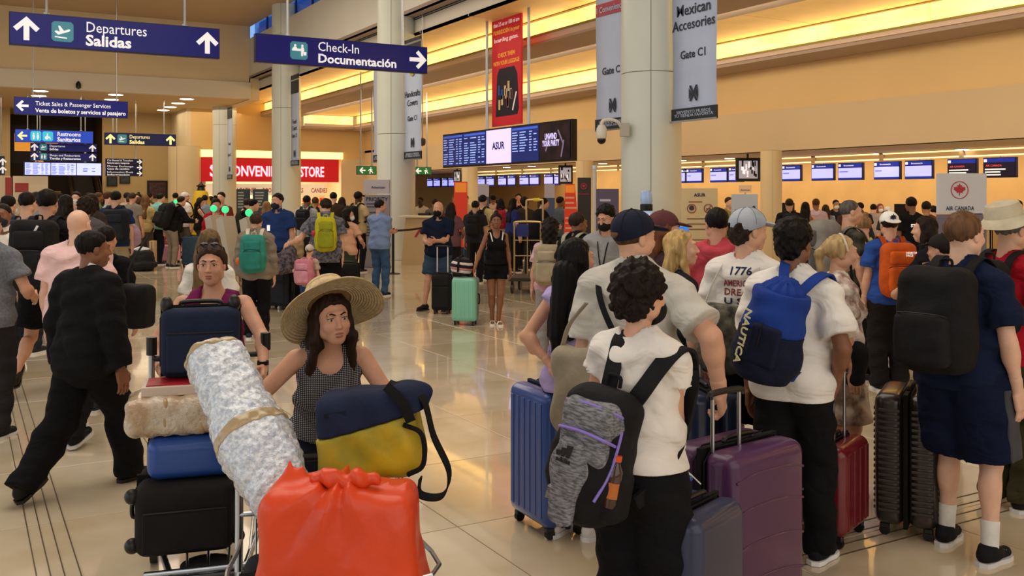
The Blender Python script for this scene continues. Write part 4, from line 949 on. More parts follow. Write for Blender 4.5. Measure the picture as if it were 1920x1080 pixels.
# ---- bags worn on the back
def strapset(P, m, back=-.15, x=.085, w=.05, low=1.08, sides=(-1, 1), root=None, t=.009):
    f = P.off*1.1+.010
    for sd in sides:
        pts = spline([(sd*x, back+.005-f*.5, 1.40), (sd*x*1.12, -.085-f*.7, 1.462+f*.6), (sd*x*1.2, -.03, 1.482+f*1.2), (sd*x*1.25, .035, 1.468+f*1.1), (sd*x*1.3, .085+f*.8, 1.42+f*.6), (sd*x*1.5, .128+f, 1.30), (sd*x*1.75, .105+f, 1.17), (sd*(.172+f), .01, low+.02), (sd*.12, back, low-.01)], 5)
        wd = [Vector((1, 0, 0)) if k < len(pts)*.62 else Vector((.2, .0, 1)) for k in range(len(pts))]
        MB().ribbon(pts, wd, w, t).build('shoulder_strap', m, root, True)
def backpack(P, c1, c2, label, w=.30, h=.46, d=.17, top=1.46, back=-.135, cat='backpack', lod=1, pockets=2, straps=(-1, 1), c3=None, name='backpack', x=0, logo=None):
    t = empty(name, (0, 0, 0), 0, label, cat); t.matrix_basis = P.M @ P.T
    r = .012 if lod == 0 else .018
    S = SDF(); cz = top-h/2; S.rb((x, back-d/2, cz), (w/2, d/2, h/2), None, min(.09, d*.49), .02); S.ell((x, back-d*.6, cz-h*.12), (w*.5, d*.62, h*.36), k=.05)
    sdf_obj('bag_body', [S.mesh(r, noise=clothnoise(.004, 9))], fab(c1), t)
    if pockets >= 1: S = SDF(); S.rb((x, back-d*1.08, cz-h*.17), (w*.37, d*.22, h*.24), None, .03, .02); sdf_obj('front_pocket', [S.mesh(r, noise=clothnoise(.003, 2))], fab(c2), t)
    if pockets >= 2: S = SDF(); S.rb((x, back-d*.98, cz+h*.22), (w*.33, d*.18, h*.13), None, .025, .02); sdf_obj('upper_pocket', [S.mesh(r)], fab(c2), t)
    if pockets >= 1: MB().tube(spline([(x-w*.36, back-d*.9, cz+h*.02), (x-w*.3, back-d*1.22, cz+h*.075), (x, back-d*1.28, cz+h*.085), (x+w*.3, back-d*1.22, cz+h*.075), (x+w*.36, back-d*.9, cz+h*.02)], 5), .004, 6).build('zipper', mat('zip', '101010', .5), t)
    MB().tube(spline([(x-.03, back-.03, top-.01), (x-.025, back-.03, top+.03), (x+.025, back-.03, top+.03), (x+.03, back-.03, top-.01)], 4), .007, 6).build('top_handle', fab(c3 or c1), t)
    strapset(P, fab(c3 or c1), back, sides=straps, root=t)
    return t
# ---------------------------------------------------------------- luggage
def wheel(t, x, y, r=.028, m=None):
    o = MB().box((x, y, r*1.9), (.035, .05, r*1.1), bevel=.006).build('wheel_housing', plastic('18181a'), t)
    MB().cyl((x-.012, y, r), (x-.003, y, r), r, n=14).cyl((x+.003, y, r), (x+.012, y, r), r, n=14).build('wheel', plastic('0e0e10'), o); return o
def suitcase(loc, rz, label, c='3060a0', w=.45, d=.28, h=.66, hard=True, ribs='v', nr=7, band='101014', handle=0, lod=1, dark=None, name='suitcase', group=None, rough=.32, tilt=0, side_handle=True, wheels=True, flat=False, hx=0):
    """stands on its wheels; the broad faces are +-y; handle: how far the telescopic handle is out"""
    t = empty(name, loc, rz, label, 'suitcase', group)
    if tilt: t.rotation_euler = (rad(tilt), 0, rz)
    m = mat('shell', c, rough, coat=.3, bump=.04, bscale=300) if hard else fab(c); bm_ = fab(band); z0 = .06 if wheels else 0; H = h-z0
    for sy in (-1, 1):
        o = MB().box((0, sy*(d*.26+.002), z0+H/2), (w, d*.48, H), bevel=min(.055, d*.2), seg=5).build('shell_half', m, t, True)
        if ribs == 'v':
            n = nr
            for i in range(n):
                x = (i-(n-1)/2)*w*.86/n; box('rib', (x, sy*(d*.5+.0005), z0+H/2), (w*.86/n*.5, .012, H*.84), m, o, .004)
        elif ribs == 'h':
            n = nr
            for i in range(n): z = z0+H*(.1+.8*(i+.5)/n); box('rib', (0, sy*(d*.5+.0005), z), (w*.84, .012, H*.8/n*.55), m, o, .004); 
            for sx in (-1, 1):
                for i in range(n): z = z0+H*(.1+.8*(i+.5)/n); box('rib', (sx*(w*.5+.0005), sy*d*.26, z), (.012, d*.34, H*.8/n*.55), m, o, .004)
        elif ribs == 'curve':
            for i, (za, zb) in enumerate(((.88, .80), (.70, .66), (.5, .5), (.3, .3), (.14, .14))):
                pts = spline([(-w*.44, sy*(d*.5+.001), z0+H*(za-.03)), (-w*.2, sy*(d*.5+.001), z0+H*za), (w*.2, sy*(d*.5+.001), z0+H*za), (w*.44, sy*(d*.5+.001), z0+H*(za-.03))], 6); MB().tube(pts, .0055, 6).build('rib', m, o, True)
            for sx in (-1, 1):
                for za in (.3, .5, .7): MB().tube([(sx*(w*.5), sy*d*.12, z0+H*za), (sx*w*.5, sy*d*.44, z0+H*za)], .0055, 6).build('rib', m, o, True)
        elif ribs == 'soft':
            box('front_pocket', (0, sy*(d*.5+.008), z0+H*.36), (w*.84, .03, H*.55), m, o, .012); 
            if sy < 0: box('front_pocket', (0, sy*(d*.5+.006), z0+H*.80), (w*.84, .024, H*.22), m, o, .01)
            MB().tube([(-w*.41, sy*(d*.5+.02), z0+H*.655), (w*.41, sy*(d*.5+.02), z0+H*.655)], .004, 6).build('zipper', mat('zip', '0a0a0a', .4), o)
    MB().box((0, 0, z0+H/2), (w+.006, d*.07, H+.006), bevel=.0, seg=1).build('zipper_band', bm_, t)
    for sy in (-.028, .028): 
        q = .05; pts = [(w/2+.003, sy, z0+q), (w/2+.003, sy, z0+H-q), (w/2-q, sy, z0+H+.003), (-w/2+q, sy, z0+H+.003), (-w/2-.003, sy, z0+H-q), (-w/2-.003, sy, z0+q)]; MB().tube(pts, .004, 6).build('piping', bm_, t)
    MB().tube(spline([(-.09, 0, z0+H), (-.08, 0, z0+H+.022), (.08, 0, z0+H+.022), (.09, 0, z0+H)], 4), .011, 8).build('top_handle', plastic('141416'), t, True)
    if side_handle: MB().tube(spline([(w/2, 0, z0+H*.62), (w/2+.022, 0, z0+H*.60), (w/2+.022, 0, z0+H*.42), (w/2, 0, z0+H*.40)], 4), .010, 8).build('side_handle', plastic('141416'), t, True)
    if wheels:
        for sx in (-1, 1):
            for sy in (-1, 1): wheel(t, sx*(w/2-.05), sy*(d/2-.05))
    if handle:
        hm = metal('b8b8bc', .3); o = MB()
        for sx in (-1, 1): o.cyl((hx+sx*.085, d*.12, z0+H-.01), (hx+sx*.085, d*.12, z0+H+handle), .009, n=8)
        o = o.build('telescopic_handle', hm, t); o['kind'] = 'part'
        del o['kind']
        MB().tube(spline([(hx-.10, d*.12, z0+H+handle-.01), (hx-.085, d*.12, z0+H+handle+.012), (hx+.085, d*.12, z0+H+handle+.012), (hx+.10, d*.12, z0+H+handle-.01)], 4), .014, 8).build('handle_grip', plastic('101012'), o, True)
    return t
# ---------------------------------------------------------------- foreground travellers
BK = '121214'
N1 = person(G(160, 6.0), 25, 1.68, 'man in a black suit striding away with a white collar showing', lod=0, sk='brown', top='jacket', topc='17171a', collar='e8e8ee', hem=.72, loose=.022, botc='131316', legw=.022, shoe='1c1916', sole='100e0c',
   drop=.06, lf=(-.10, -.38, .05, -24), rf=(.07, .30, 0, 0, 12), rh=(.30, .02, .78), lh=(-.30, .06, .82), lean=4, look=(24, 0), hair='short', hairc='0e0b0a', bw=1.05)
N2 = person(G(143, 7.2), 3, 1.74, 'bald man in a pale pink polo shirt walking behind the suited man', lod=0, sk='pale', top='polo', topc='eec8c6', loose=.02, botc='18181c', shoe='161616', sole='d8d8d8', hair='bald', bw=1.14, bd=1.15, lf=(-.12, .25, 0), rf=(.1, -.2, .03, -15), lean=2)
N2b = person(G(199, 8.2), 5, 1.58, 'dark haired person in black partly hidden behind the pink polo man', lod=1, sk='tan', top='hoodie', topc='141416', botc='1a1a1e', hair='short', hairc='100c0a', rh=(.26, .05, .8))
def softbag(name, loc, size, rz, c, label, cat='bag', tiltx=0, m=None, res=.012, nz=.008, rd=.05, M=None):
    t = empty(name, loc, rz, label, cat); S = SDF(); S.rb((0, 0, size[2]/2), (size[0]/2, size[1]/2, size[2]/2), None, min(rd, min(size)*.45), .02)
    sdf_obj('bag_body', [S.mesh(res, noise=lambda X, Y, Z: nz*np.sin(19*X+3*Z)*np.sin(23*Z+7*Y)+nz*.5*np.sin(41*X-30*Z+20*Y))], m or fab(c), t)
    if tiltx: t.rotation_euler = (rad(tiltx), 0, rz)
    return t
b = softbag('shoulder_bag', P3(258, 615, 7.4), (.23, .2, .34), HR(10), '141314', 'black rounded shoulder bag swinging beside the suited man'); MB().tube(spline([(-.08, 0, .33), (-.12, .1, .48), (-.16, .5, .75)], 5), .008).build('strap', fab(BK), b)
N3 = person(G(88, 9.0), -4, 1.90, 'tall man in black shorts and tee carrying a big black backpack', lod=1, sk='tan', top='tee', topc='161618', loose=.02, bottom='shorts', botc='121214', legw=.025, shoe='2c2624', sole='1c1816', hairc='120d0a', lf=(-.14, -.30, .13, -50), rf=(.08, .22, 0), bw=1.05)
bp3 = backpack(N3, '151517', '1b1b1e', 'large black backpack with a small white mark on the tall man in shorts', w=.37, h=.60, d=.24, top=1.50); box('mark', (.06, -.375, 1.42), (.018, .01, .07), mat('mk', 'e8e8e8', .4), bp3, rot=Matrix.Rotation(.5, 3, 'Y'))
N4 = person(G(-22, 7.3), 0, 1.74, 'man in a heather grey tee cut off by the left edge', lod=0, sk='tan', top='tee', topc='6a6e76', loose=.012, botc='2c2a2c', hair='short', rh=(.24, .22, 1.06), shoe='222222', topm=mat('cloth', '6a6e76', .9, bump=.3, bscale=120, var=.2, vscale=60))
N5 = person(G(6, 10), 172, 1.76, 'masked man in a white shirt coming towards us at the left edge', lod=1, sk='brown', top='polo', topc='e4ddd2', botc='20242c', hair='buzz', hairc='1c1612', mask='232c3c', face=1)
# woman pushing the first trolley
N7 = person(G(402, 5.25), 177, 1.58, 'woman in a magenta tank top pushing the trolley stacked with cases', lod=0, fem=True, sk='tan', top='tank', topc='6e1f4c', bottom='leggings', botc='15151a', hair='bun', hairc='3a261a', face=2, look=(-4, 2), lean=4,
   lh=P3(493, 690, 4.92), rh=P3(300, 690, 4.92), curl=(.85, .85), lp=(-1, -.5, -.3), rp=(1, -.5, -.3), lfd=None, glasses=True, bw=1.2)
MB().ribbon([Vector(N7.A[-1][2])+Vector((.03*cos(a), .03*sin(a), .03)) for a in np.linspace(0, 2*pi, 13)], Vector((0, 0, 1)), .022, .006).build('wristband', fab(BK), N7.o)
# woman with the straw hat
N8 = person(G(610, 4.22), 163, 1.57, 'woman in a wide straw hat and dotted black top leaning on her trolley', lod=0, fem=True, sk='tan', top='tank', topc='16161c', bottom='pants', botc='1c1e28', hair='long', hairc='2a1a12', face=2, look=(-12, 5), lean=24, drop=.07, hem=1.02,
   rh=P3(520, 838, 3.86), lh=P3(716, 838, 3.86), curl=(.8, .8), lp=(-1, -.4, -.2), rp=(1, -.4, -.2), neckcut=.8,
   topm=None)
hm = bpy.data.materials.new('dotted_cloth'); hm.use_nodes = True; nt = hm.node_tree; bb = nt.nodes['Principled BSDF']; bb.inputs['Roughness'].default_value = .85
tc = nt.nodes.new('ShaderNodeTexCoord'); vo = nt.nodes.new('ShaderNodeTexVoronoi'); vo.inputs['Scale'].default_value = 120; vo.inputs['Randomness'].default_value = .0
rp_ = nt.nodes.new('ShaderNodeValToRGB'); rp_.color_ramp.elements[0].color = (.42, .42, .46, 1); rp_.color_ramp.elements[0].position = .22; rp_.color_ramp.elements[1].color = (.010, .010, .014, 1); rp_.color_ramp.elements[1].position = .30
mp_ = nt.nodes.new('ShaderNodeMapping'); mp_.inputs['Scale'].default_value = (1, 0, 1); nt.links.new(tc.outputs['Object'], mp_.inputs[0]); nt.links.new(mp_.outputs[0], vo.inputs[0]); nt.links.new(vo.outputs[0], rp_.inputs[0]); nt.links.new(rp_.outputs[0], bb.inputs[0]); N8.top.data.materials[0] = hm
# straw hat: a thing worn on the head, kept as clothing of the woman
straw = mat('straw', 'd9bf92', .8, bump=.9, bscale=160, var=.14, vscale=60)
nt = straw.node_tree; wv = nt.nodes.new('ShaderNodeTexWave'); wv.wave_type = 'RINGS'; wv.rings_direction = 'Z'; wv.inputs['Scale'].default_value = 28; tcs = [n for n in nt.nodes if n.type == 'TEX_COORD'][0]; nt.links.new(tcs.outputs['Object'], wv.inputs[0]); bpn = [n for n in nt.nodes if n.type == 'BUMP'][0]; nt.links.new(wv.outputs[0], bpn.inputs['Height'])
q = MB(); nA = 56; prof = [(.250, -.030), (.246, -.024), (.21, -.008), (.15, .004), (.112, .006), (.108, .03), (.102, .075), (.085, .105), (.05, .115), (.001, .106)]
inner = [(.001, .100), (.05, .109), (.080, .099), (.097, .07), (.103, .03), (.104, -.002), (.15, -.002), (.21, -.014), (.246, -.032)]
rings = []
for r_, z_ in prof+inner:
    ring = []
    for k in range(nA):
        a = 2*pi*k/nA; w_ = max(0, (r_-.11)/.14); ring.append(q.bm.verts.new((r_*cos(a)*(1-.02*w_), r_*sin(a)*1.04, z_+w_*(.016*sin(2*a+.5)+.012*cos(3*a)-.045*abs(cos(a))**2))))
    rings.append(ring)
for i in range(len(rings)-1):
    for k in range(nA): q.bm.faces.new((rings[i][k], rings[i][(k+1) % nA], rings[i+1][(k+1) % nA], rings[i+1][k]))
for k in range(nA): q.bm.faces.new((rings[-1][k], rings[-1][(k+1) % nA], rings[0][(k+1) % nA], rings[0][k]))
hat = q.build('straw_hat', straw, N8.o, True, rad(60)); hat.matrix_basis = N8.H @ Matrix.Translation((0, -.022, .072)) @ Matrix.Rotation(rad(39), 4, 'X') @ Matrix.Diagonal((.98, .98, 1, 1))
hb = MB().lathe([(.1115, .004), (.1135, .006), (.109, .028), (.1075, .03)], 40).build('hat_band', fab('8a6a44'), hat, True)
# ---------------------------------------------------------------- right hand group
N9 = person(G(1199, 3.55), 36, 1.58, 'curly haired woman in a white tee wearing the grey sports backpack', lod=0, fem=True, sk='light', top='tee', topc='e9e4de', sleeve=.30, loose=.014, hem=.955, bottom='pants', botc='16161a', legw=.03, hair='curly', hairc='1e130e', look=(14, 4), bw=1.0, bd=1.08,
   rh=(-.02, .29, 1.16), rp=(.6, -.8, -.8), lh=(-.16, .28, 1.12), shoe='2a2a30', curl=(.6, .6), mask='18181c')
N10 = person(G(1188, 4.6), 22, 1.76, 'big man in a grey tee and navy cap resting a hand on the purple case', lod=0, sk='light', top='tee', topc='c6c3ba', sleeve=.78, loose=.03, bottom='shorts', botc='3a3c40', legw=.02, hair='buzz', hairc='4a3524', cap='cap', capc='161c30', look=(40, 3), bw=1.13, bd=1.3,
   rh=P3(1350, 738, 4.36), al=1.1, rp=(.8, -.9, 0), curl=(.3, .9), shoe='55555a', armw=1.15, beard='4a3424')
for a_, b_ in (((-.17, -.155, 1.40), (.16, -.185, .98)),): MB().ribbon(spline([(-.15, .06, 1.47), (-.155, -.03, 1.482), (-.12, -.155, 1.36), (-.02, -.205, 1.18), (.12, -.20, 1.02)], 6), Vector((1, .3, .4)), .028, .008).build('bag_strap', fab(BK), N10.o).matrix_basis = N10.P if hasattr(N10, 'P') else N10.T
o = MB().sph((0, 0, 0), .03, 14, 8, (1, .25, .62)).build('cap_opening', hairm('6a4a34'), N10.o, True); o.matrix_basis = N10.H @ Matrix.Translation((0, -.116, .030)) @ Matrix.Rotation(rad(-8), 4, 'X')
N11 = person(G(1078, 5.2), 42, 1.61, 'woman in a lavender top with very long straight black hair', lod=0, fem=True, sk='tan', top='tee', topc='b3a3d8', sleeve=.12, bottom='pants', botc='1c1c22', hair='long', hairc='0c0a0c', look=(20, 2), lh=(-.03, -.17, 1.02), lp=(-1, -.5, 0), rh=(.12, .1, 1.0), rp=(.3, -1, -.2), shoe='f0f0f2', sole='ffffff', lf=(-.1, -.05, 0), rf=(.1, .05, 0))
S = SDF(); S.cone(N11.T @ Vector((0, -.09, 1.56)), N11.T @ Vector((0, -.155, 1.20)), .078, .055, .03); S.cone(N11.T @ Vector((-.03, -.12, 1.3)), N11.T @ Vector((-.01, -.165, 1.06)), .05, .025, .03)
sdf_obj('hair_length', [S.mesh(.008, noise=lambda X, Y, Z: .003*np.sin(160*X+60*Y))], hairm('0c0a0c'), N11.o)
N12 = person(G(1240, 6.4), 80, 1.73, 'woman in a maroon cap seen past the big man in grey', lod=1, fem=True, sk='pale', top='tee', topc='3a2a30', botc='2a2a30', hair='long', hairc='7a4a30', cap='cap', capc='5c3436', look=(5, 0), face=2)
N13 = person(G(1272, 5.9), 75, 1.63, 'blonde woman in dark shorts between the grey tee man and the red hoodie', lod=0, fem=True, sk='pale', top='tee', topc='24242a', bottom='shorts', botc='1c1c22', hair='long', hairc='c2a26a', look=(22, 6), bhem=.6, shoe='e8e8e8')
N14 = person(G(1343, 7.1), 12, 1.75, 'dark haired man in a faded red hoodie', lod=0, sk='tan', top='hoodie', topc='bd4a56', loose=.022, hem=.9, botc='23242a', hair='short', hairc='0f0c0b', look=(-20, 0), lh=(-.24, .2, 1.0), rh=(.22, .25, 1.0), bw=1.05)
N15 = person(G(1402, 5.45), 32, 1.76, 'young man in a grey cap and white tee printed with blue and red lettering', lod=0, sk='light', top='tee', topc='e6e2dc', loose=.02, sleeve=.75, bottom='shorts', botc='17181a', legw=.025, hair='thick', hairc='2e2119', cap='cap', capc='aab2be', look=(38, 0), lh=(-.26, .10, .86), rh=(.2, .28, 1.0), shoe='2a2a2a')
N16 = person(G(1487, 4.8), 34, 1.72, 'man in a white tee and black trousers with thick black curls', lod=0, sk='brown', top='tee', topc='ece8e2', loose=.022, sleeve=.8, bottom='pants', botc='151518', legw=.012, hair='thick', hairc='0f0b0a', look=(8, 2), rh=P3(1566, 722, 4.72), rp=(.8, -1, 0), curl=(.3, .9), shoe='17171a', sole='f0f0f0', rf=(.10, .12, 0, 0, 10), lf=(-.1, -.16, 0), beard='14100e')
N17 = person(G(1572, 5.9), 88, 1.60, 'blonde woman with a hairband, floral tee and pale pleated skirt', lod=0, fem=True, sk='light', top='tee', topc='e0d2ca', bottom='skirt', botc='b8a08c', bhem=.52, hair='pony', hairc='b79a6c', look=(5, 2), loose=.015, topm=mat('floral', 'e2d6cc', .9, bump=.3, bscale=14, var=.5, vscale=14, color2='8a6a60'), botm=mat('floral2', 'cdb8a4', .9, bump=.3, bscale=14, var=.5, vscale=11, color2='7a6252'), shoe='c8b090', lh=(-.2, .1, .86), rh=(.2, .02, .83))
b = MB().tube([N17.H @ Vector((.088*cos(a), .015-.02*sin(a), .03+.102*sin(a))) for a in np.linspace(-.1, pi+.1, 14)], .008, 6).build('hairband', fab('d8ccb8'), N17.o, True)
N18 = person(G(1668, 9.1), 2, 1.68, 'boy in a blue tee and white cap with a leaf, seen from behind', lod=1, sk='light', top='tee', topc='2e4f9a', loose=.02, botc='221f1e', legw=.02, hair='short', hairc='2c1c12', cap='capback', capc='eceae4', shoe='222222')
bp18 = backpack(N18, 'c8561c', 'd4601f', 'bright orange backpack with a small white logo', w=.34, h=.52, d=.2, top=1.47, c3='a84818')
text('NORTH', (.02, -.385, 1.37), .028, white, bp18, .02, th=.004); text('FACE', (.02, -.385, 1.345), .028, white, bp18, .02, th=.004)
o = MB().prism([(0, -.03), (.008, -.012), (.03, -.014), (.022, -.002), (.036, .008), (.018, .012), (.02, .026), (.008, .02), (0, .038), (-.008, .02), (-.02, .026), (-.018, .012), (-.036, .008), (-.022, -.002), (-.03, -.014), (-.008, -.012)], -.006).build('leaf_emblem', mat('ink', '12102a', .5), N18.o); o.matrix_basis = N18.H @ Matrix.Translation((0, -.121, .078)) @ Matrix.Rotation(rad(14), 4, 'X')
N19 = person(G(1620, 10.6), -10, 1.62, 'blonde woman in a lime green top beside the orange backpack boy', lod=1, fem=True, sk='light', top='tank', topc='b7c65e', botc='15151a', legw=.03, hair='bun', hairc='8a6a48')
strapset(N19, fab(BK), -.13, root=N19.o)
N20 = person(G(1806, 4.95), 52, 1.76, 'tall boy in a navy tee and navy shorts with grey side panels', lod=0, sk='pale', top='tee', topc='17203a', loose=.022, sleeve=.75, bottom='shorts', botc='131a34', legw=.032, bhem=.93, hair='short', hairc='6a4c36', look=(12, 2), rh=(.27, .02, .84), rp=(.5, -1, 0), shoe='16161a', sole='dcdcdc', sock=('e8e6e0', .13), lf=(-.13, .08, 0), rf=(.15, -.03, 0, 0, 5), curl=(.3, .35))
N21 = person(G(1893, 5.7), 66, 1.76, 'grey haired man in a red vest and olive trousers at the right edge', lod=0, sk='light', top='tee', topc='b01c2c', botc='3c3a26', legw=.02, hair='short', hairc='6c6864', cap=None, look=(5, 0), shoe='201c18', sole='d8d8d8', loose=.015)
q = MB(); rg = []
for r_, z_ in [(.155, -.035), (.13, -.005), (.104, .012), (.100, .05), (.088, .085), (.05, .098), (.001, .10)]: rg.append([q.bm.verts.new((r_*cos(2*pi*k/32), r_*1.1*sin(2*pi*k/32), z_+(.008*sin(6*pi*k/32) if r_ > .12 else 0))) for k in range(32)])
for i in range(len(rg)-1):
    for k in range(32): q.bm.faces.new((rg[i][k], rg[i][(k+1) % 32], rg[i+1][(k+1) % 32], rg[i+1][k]))
o = q.build('sun_hat', fab('c9bfa4'), N21.o, True); o.matrix_basis = N21.H @ Matrix.Translation((-.0, -.06, .075)) @ Matrix.Rotation(rad(14), 4, 'X')
N22 = person(G(1738, 8.4), -60, 1.66, 'girl with long dark hair facing left behind the black backpack', lod=1, fem=True, sk='light', top='tee', topc='1c1a20', botc='1a1a20', hair='long', hairc='22160f', sleeve=.2, bw=.9, lh=(-.2, -.02, .84))
N24 = person(G(1764, 7.0), 20, 1.55, 'person in a black cap holding a phone beside the tall boy', lod=1, sk='tan', top='tee', topc='25252a', botc='1c1c20', hair='short', hairc='1c1410', cap='cap', capc='1c1816', look=(-60, 0), lh=(-.12, .2, 1.36), lp=(-1, 0, -.6))
N23 = person(G(1592, 9.6), 82, 1.80, 'grey cropped man in a dark camouflage shirt facing right', lod=1, sk='light', top='tee', topc='3a3a30', hair='buzz', hairc='5a5550', botc='2a2a28', look=(12, 0), bw=1.12, face=2, topm=mat('camo', '4a4638', .9, bump=.3, bscale=14, var=.5, vscale=14, color2='201e1a'))
backpack(N23, '84807a', '5c5a58', 'large pale grey travel backpack on the cropped haired man', w=.34, h=.62, d=.26, top=1.56, c3='8a8680')
# ---- their bags
black_bp = backpack(N20, '151518', '1a1a1d', 'large plain black backpack on the tall boy in navy', pockets=1, w=.36, h=.52, d=.24, top=1.485, lod=0, back=-.14)
o = MB().prism([(0, 0), (.10, .02), (.12, -.44), (.02, -.46)], .012).build('side_panel', fab('3c3e44'), N20.o)
# grey panels on the shorts
S = SDF(); hp, K = N20.L[1][0], N20.L[1][1]; u = nrm(K-hp); e = hp+(K-hp)*.93
S.cone(hp, e+u*.06, .098+.032+.004, .082+.032+.004, .03, cuts=[(e, u), (hp+np.array((-.02, 0, 0)), np.array((-1, 0, 0))), (hp+np.array((0, .10, 0)), np.array((0, 1, .15))), (hp+np.array((0, -.055, 0)), np.array((0, -1, -.1))), (hp+np.array((0, 0, -.02)), np.array((0, 0, 1)))])
bpy.data.objects.remove(o); sdf_obj('side_panel', [S.mesh(.0095, inflate=.012+.032*.4, noise=clothnoise(.0045, 1))], fab('46474c'), N20.o)
backpack(N21, '1b1b1d', '202022', 'black hiking backpack on the man in the red vest', w=.33, h=.60, d=.2, top=1.47, lod=0)
# gray sports backpack, low on the woman's back
def hg(c, c2): return mat('heather', c, .9, bump=.3, bscale=200, var=.5, vscale=70, color2=c2, stretch=(.5, 1, 2.2))
t = empty('backpack', (0, 0, 0), 0, 'grey and black sports backpack with violet zips and a bottle in its side', 'backpack'); t.matrix_basis = N9.M @ N9.T @ Matrix.Translation((-.06, -.15, 1.035)) @ Matrix.Rotation(rad(9), 4, 'Y') @ Matrix.Rotation(rad(-4), 4, 'X')
bk = fab('17171a'); gy = hg('8b8d92', '55575c'); vio = mat('violet_zip', '8a78d0', .5)
S = SDF(); S.rb((0, -.09, 0), (.155, .10, .26), None, .09, .02); S.ell((-.01, -.13, -.08), (.165, .12, .20), k=.05); sdf_obj('bag_body', [S.mesh(.01, noise=clothnoise(.004, 4))], bk, t)
S = SDF(); S.rb((-.0, -.20, .09), (.11, .035, .12), None, .035, .02); S.rb((0, -.10, .15), (.135, .10, .085), None, .07, .03); sdf_obj('upper_pocket', [S.mesh(.009, noise=clothnoise(.003, 2))], gy, t)
S = SDF(); S.rb((-.03, -.235, -.10), (.055, .03, .17), None, .03, .02); S.ell((-.03, -.225, -.06), (.09, .045, .10), k=.03); sdf_obj('front_pocket', [S.mesh(.008, noise=clothnoise(.003, 7))], gy, t)
for (zz, w_, yy) in ((.205, .13, -.20), (.105, .12, -.238)): MB().tube(spline([(-w_, yy+.06, zz-.035), (-w_*.8, yy, zz-.01), (0, yy-.012, zz), (w_*.8, yy, zz-.01), (w_, yy+.06, zz-.035)], 6), .0065, 6).build('violet_zipper', vio, t, True)
MB().tube(spline([(.115, -.13, .20), (.13, -.17, .08), (.125, -.20, -.04), (.10, -.235, -.14)], 6), .006, 6).build('violet_zipper', vio, t, True)
S = SDF(); S.rb((.13, -.12, -.13), (.045, .07, .10), None, .035, .02); sdf_obj('side_pocket', [S.mesh(.008)], bk, t)
sw = hg('a8a8aa', '606064'); MB().ribbon(spline([(-.11, -.21, -.20), (-.075, -.255, -.13), (-.04, -.262, -.20), (-.01, -.26, -.27)], 6), Vector((1, 0, .6)), .03, .006).build('swoosh_patch', sw, t)
lg = mat('logo_black', '0c0c0e', .5)
for k_ in range(3): MB().prism([(-.036+k_*.022, -.0), (-.022+k_*.022, .0), (-.022+k_*.022+.018*(k_ < 3)-.006, .022+.0*k_+.014*k_), (-.036+k_*.022-.002, .018+.014*k_)], -.004, Matrix.Translation((-.03, -.283, .0))).build('logo_bar', lg, t)
text('adidas', (-.065, -.284, -.022), .026, lg, t, .02, th=.003)
MB().tube(spline([(-.03, -.05, .26), (-.025, -.05, .30), (.025, -.05, .30), (.03, -.05, .26)], 4), .008).build('top_handle', bk, t)
# its straps over the shoulders
for sd in (-1, 1):
    pts = spline([(.03+sd*.055, -.04, .20), (.05+sd*.075, -.035, .28), (.055+sd*.095, .005, .36), (.06+sd*.115, .045, .425), (.06+sd*.125, .12, .452), (.06+sd*.12, .22, .405), (.055+sd*.13, .27, .27), (.05+sd*.17, .22, .10), (.05+sd*.185, .10, -.04), (.02+sd*.15, -.02, -.16)], 6)
    o = MB().ribbon(pts, [Vector((1, 0, 0)) if k < len(pts)*.6 else Vector((.2, 0, 1)) for k in range(len(pts))], .07 if sd > 0 else .065, .014).build('shoulder_strap', bk, t, True)
    if sd > 0: MB().prism([(0, 0), (.04, .0), (.02, .035)], -.004).build('strap_logo', vio, t).matrix_basis = Matrix.Translation((.145, .022, .40)) @ Matrix.Rotation(rad(-52), 4, 'X')
bt = empty('water_bottle', (0, 0, 0), 0, 'small bottle of brown drink with an orange cap in the backpack side', 'bottle'); bt.matrix_basis = t.matrix_basis @ Matrix.Translation((.135, -.17, -.16))
MB().lathe([(.001, 0), (.028, .003), (.031, .02), (.031, .12), (.028, .14), (.014, .17), (.013, .18)], 18).build('bottle_body', mat('brown_drink', '3a1c10', .1, coat=.6), bt, True); MB().lathe([(.001, .178), (.016, .178), (.016, .20), (.001, .201)], 16).build('bottle_cap', plastic('d8541c'), bt, True); MB().lathe([(.0315, .04), (.0318, .04), (.0318, .10), (.0315, .10)], 18).build('bottle_label', mat('lab', 'b86a30', .5), bt, True)
# canvas tote behind the gray pack
tb = softbag('tote_bag', P3(1075, 815, 4.35), (.20, .12, .40), HR(40), '9a917e', 'khaki canvas tote bag hanging on the big man behind the sports backpack', res=.012)
MB().ribbon(spline([(-.06, 0, .40), (-.02, 0, .50), (.06, .02, .60)], 5), Vector((0, 1, 0)), .03, .006).build('strap', fab('9a917e'), tb)
# blue drawstring rucksack with sideways lettering
t = empty('backpack', (0, 0, 0), 0, 'royal blue and black barrel backpack with white sideways lettering', 'backpack'); t.matrix_basis = N16.M @ N16.T @ Matrix.Translation((-.02, -.15, 1.22)) @ Matrix.Rotation(rad(14), 4, 'Y')
bl_ = fab('1b3a8c'); bl2 = fab('141a34')
S = SDF(); S.cone((0, -.11, -.13), (0, -.10, .14), .165, .14, .03, cuts=[((0, 0, .2), (0, 0, 1))]); sdf_obj('bag_body', [S.mesh(.01, cuts=[((0, 0, -.22), (0, 0, -1)), ((0, -.05, .0), (0, .0, -1))], noise=clothnoise(.006, 4))], bl_, t)
S = SDF(); S.cone((0, -.11, -.13), (0, -.10, .14), .168, .143, .03); lowb = sdf_obj('lower_panel', [S.mesh(.01, cuts=[((0, 0, -.24), (0, 0, -1)), ((0, 0, .004), (0, .0, 1))], noise=clothnoise(.006, 4))], bl2, t)
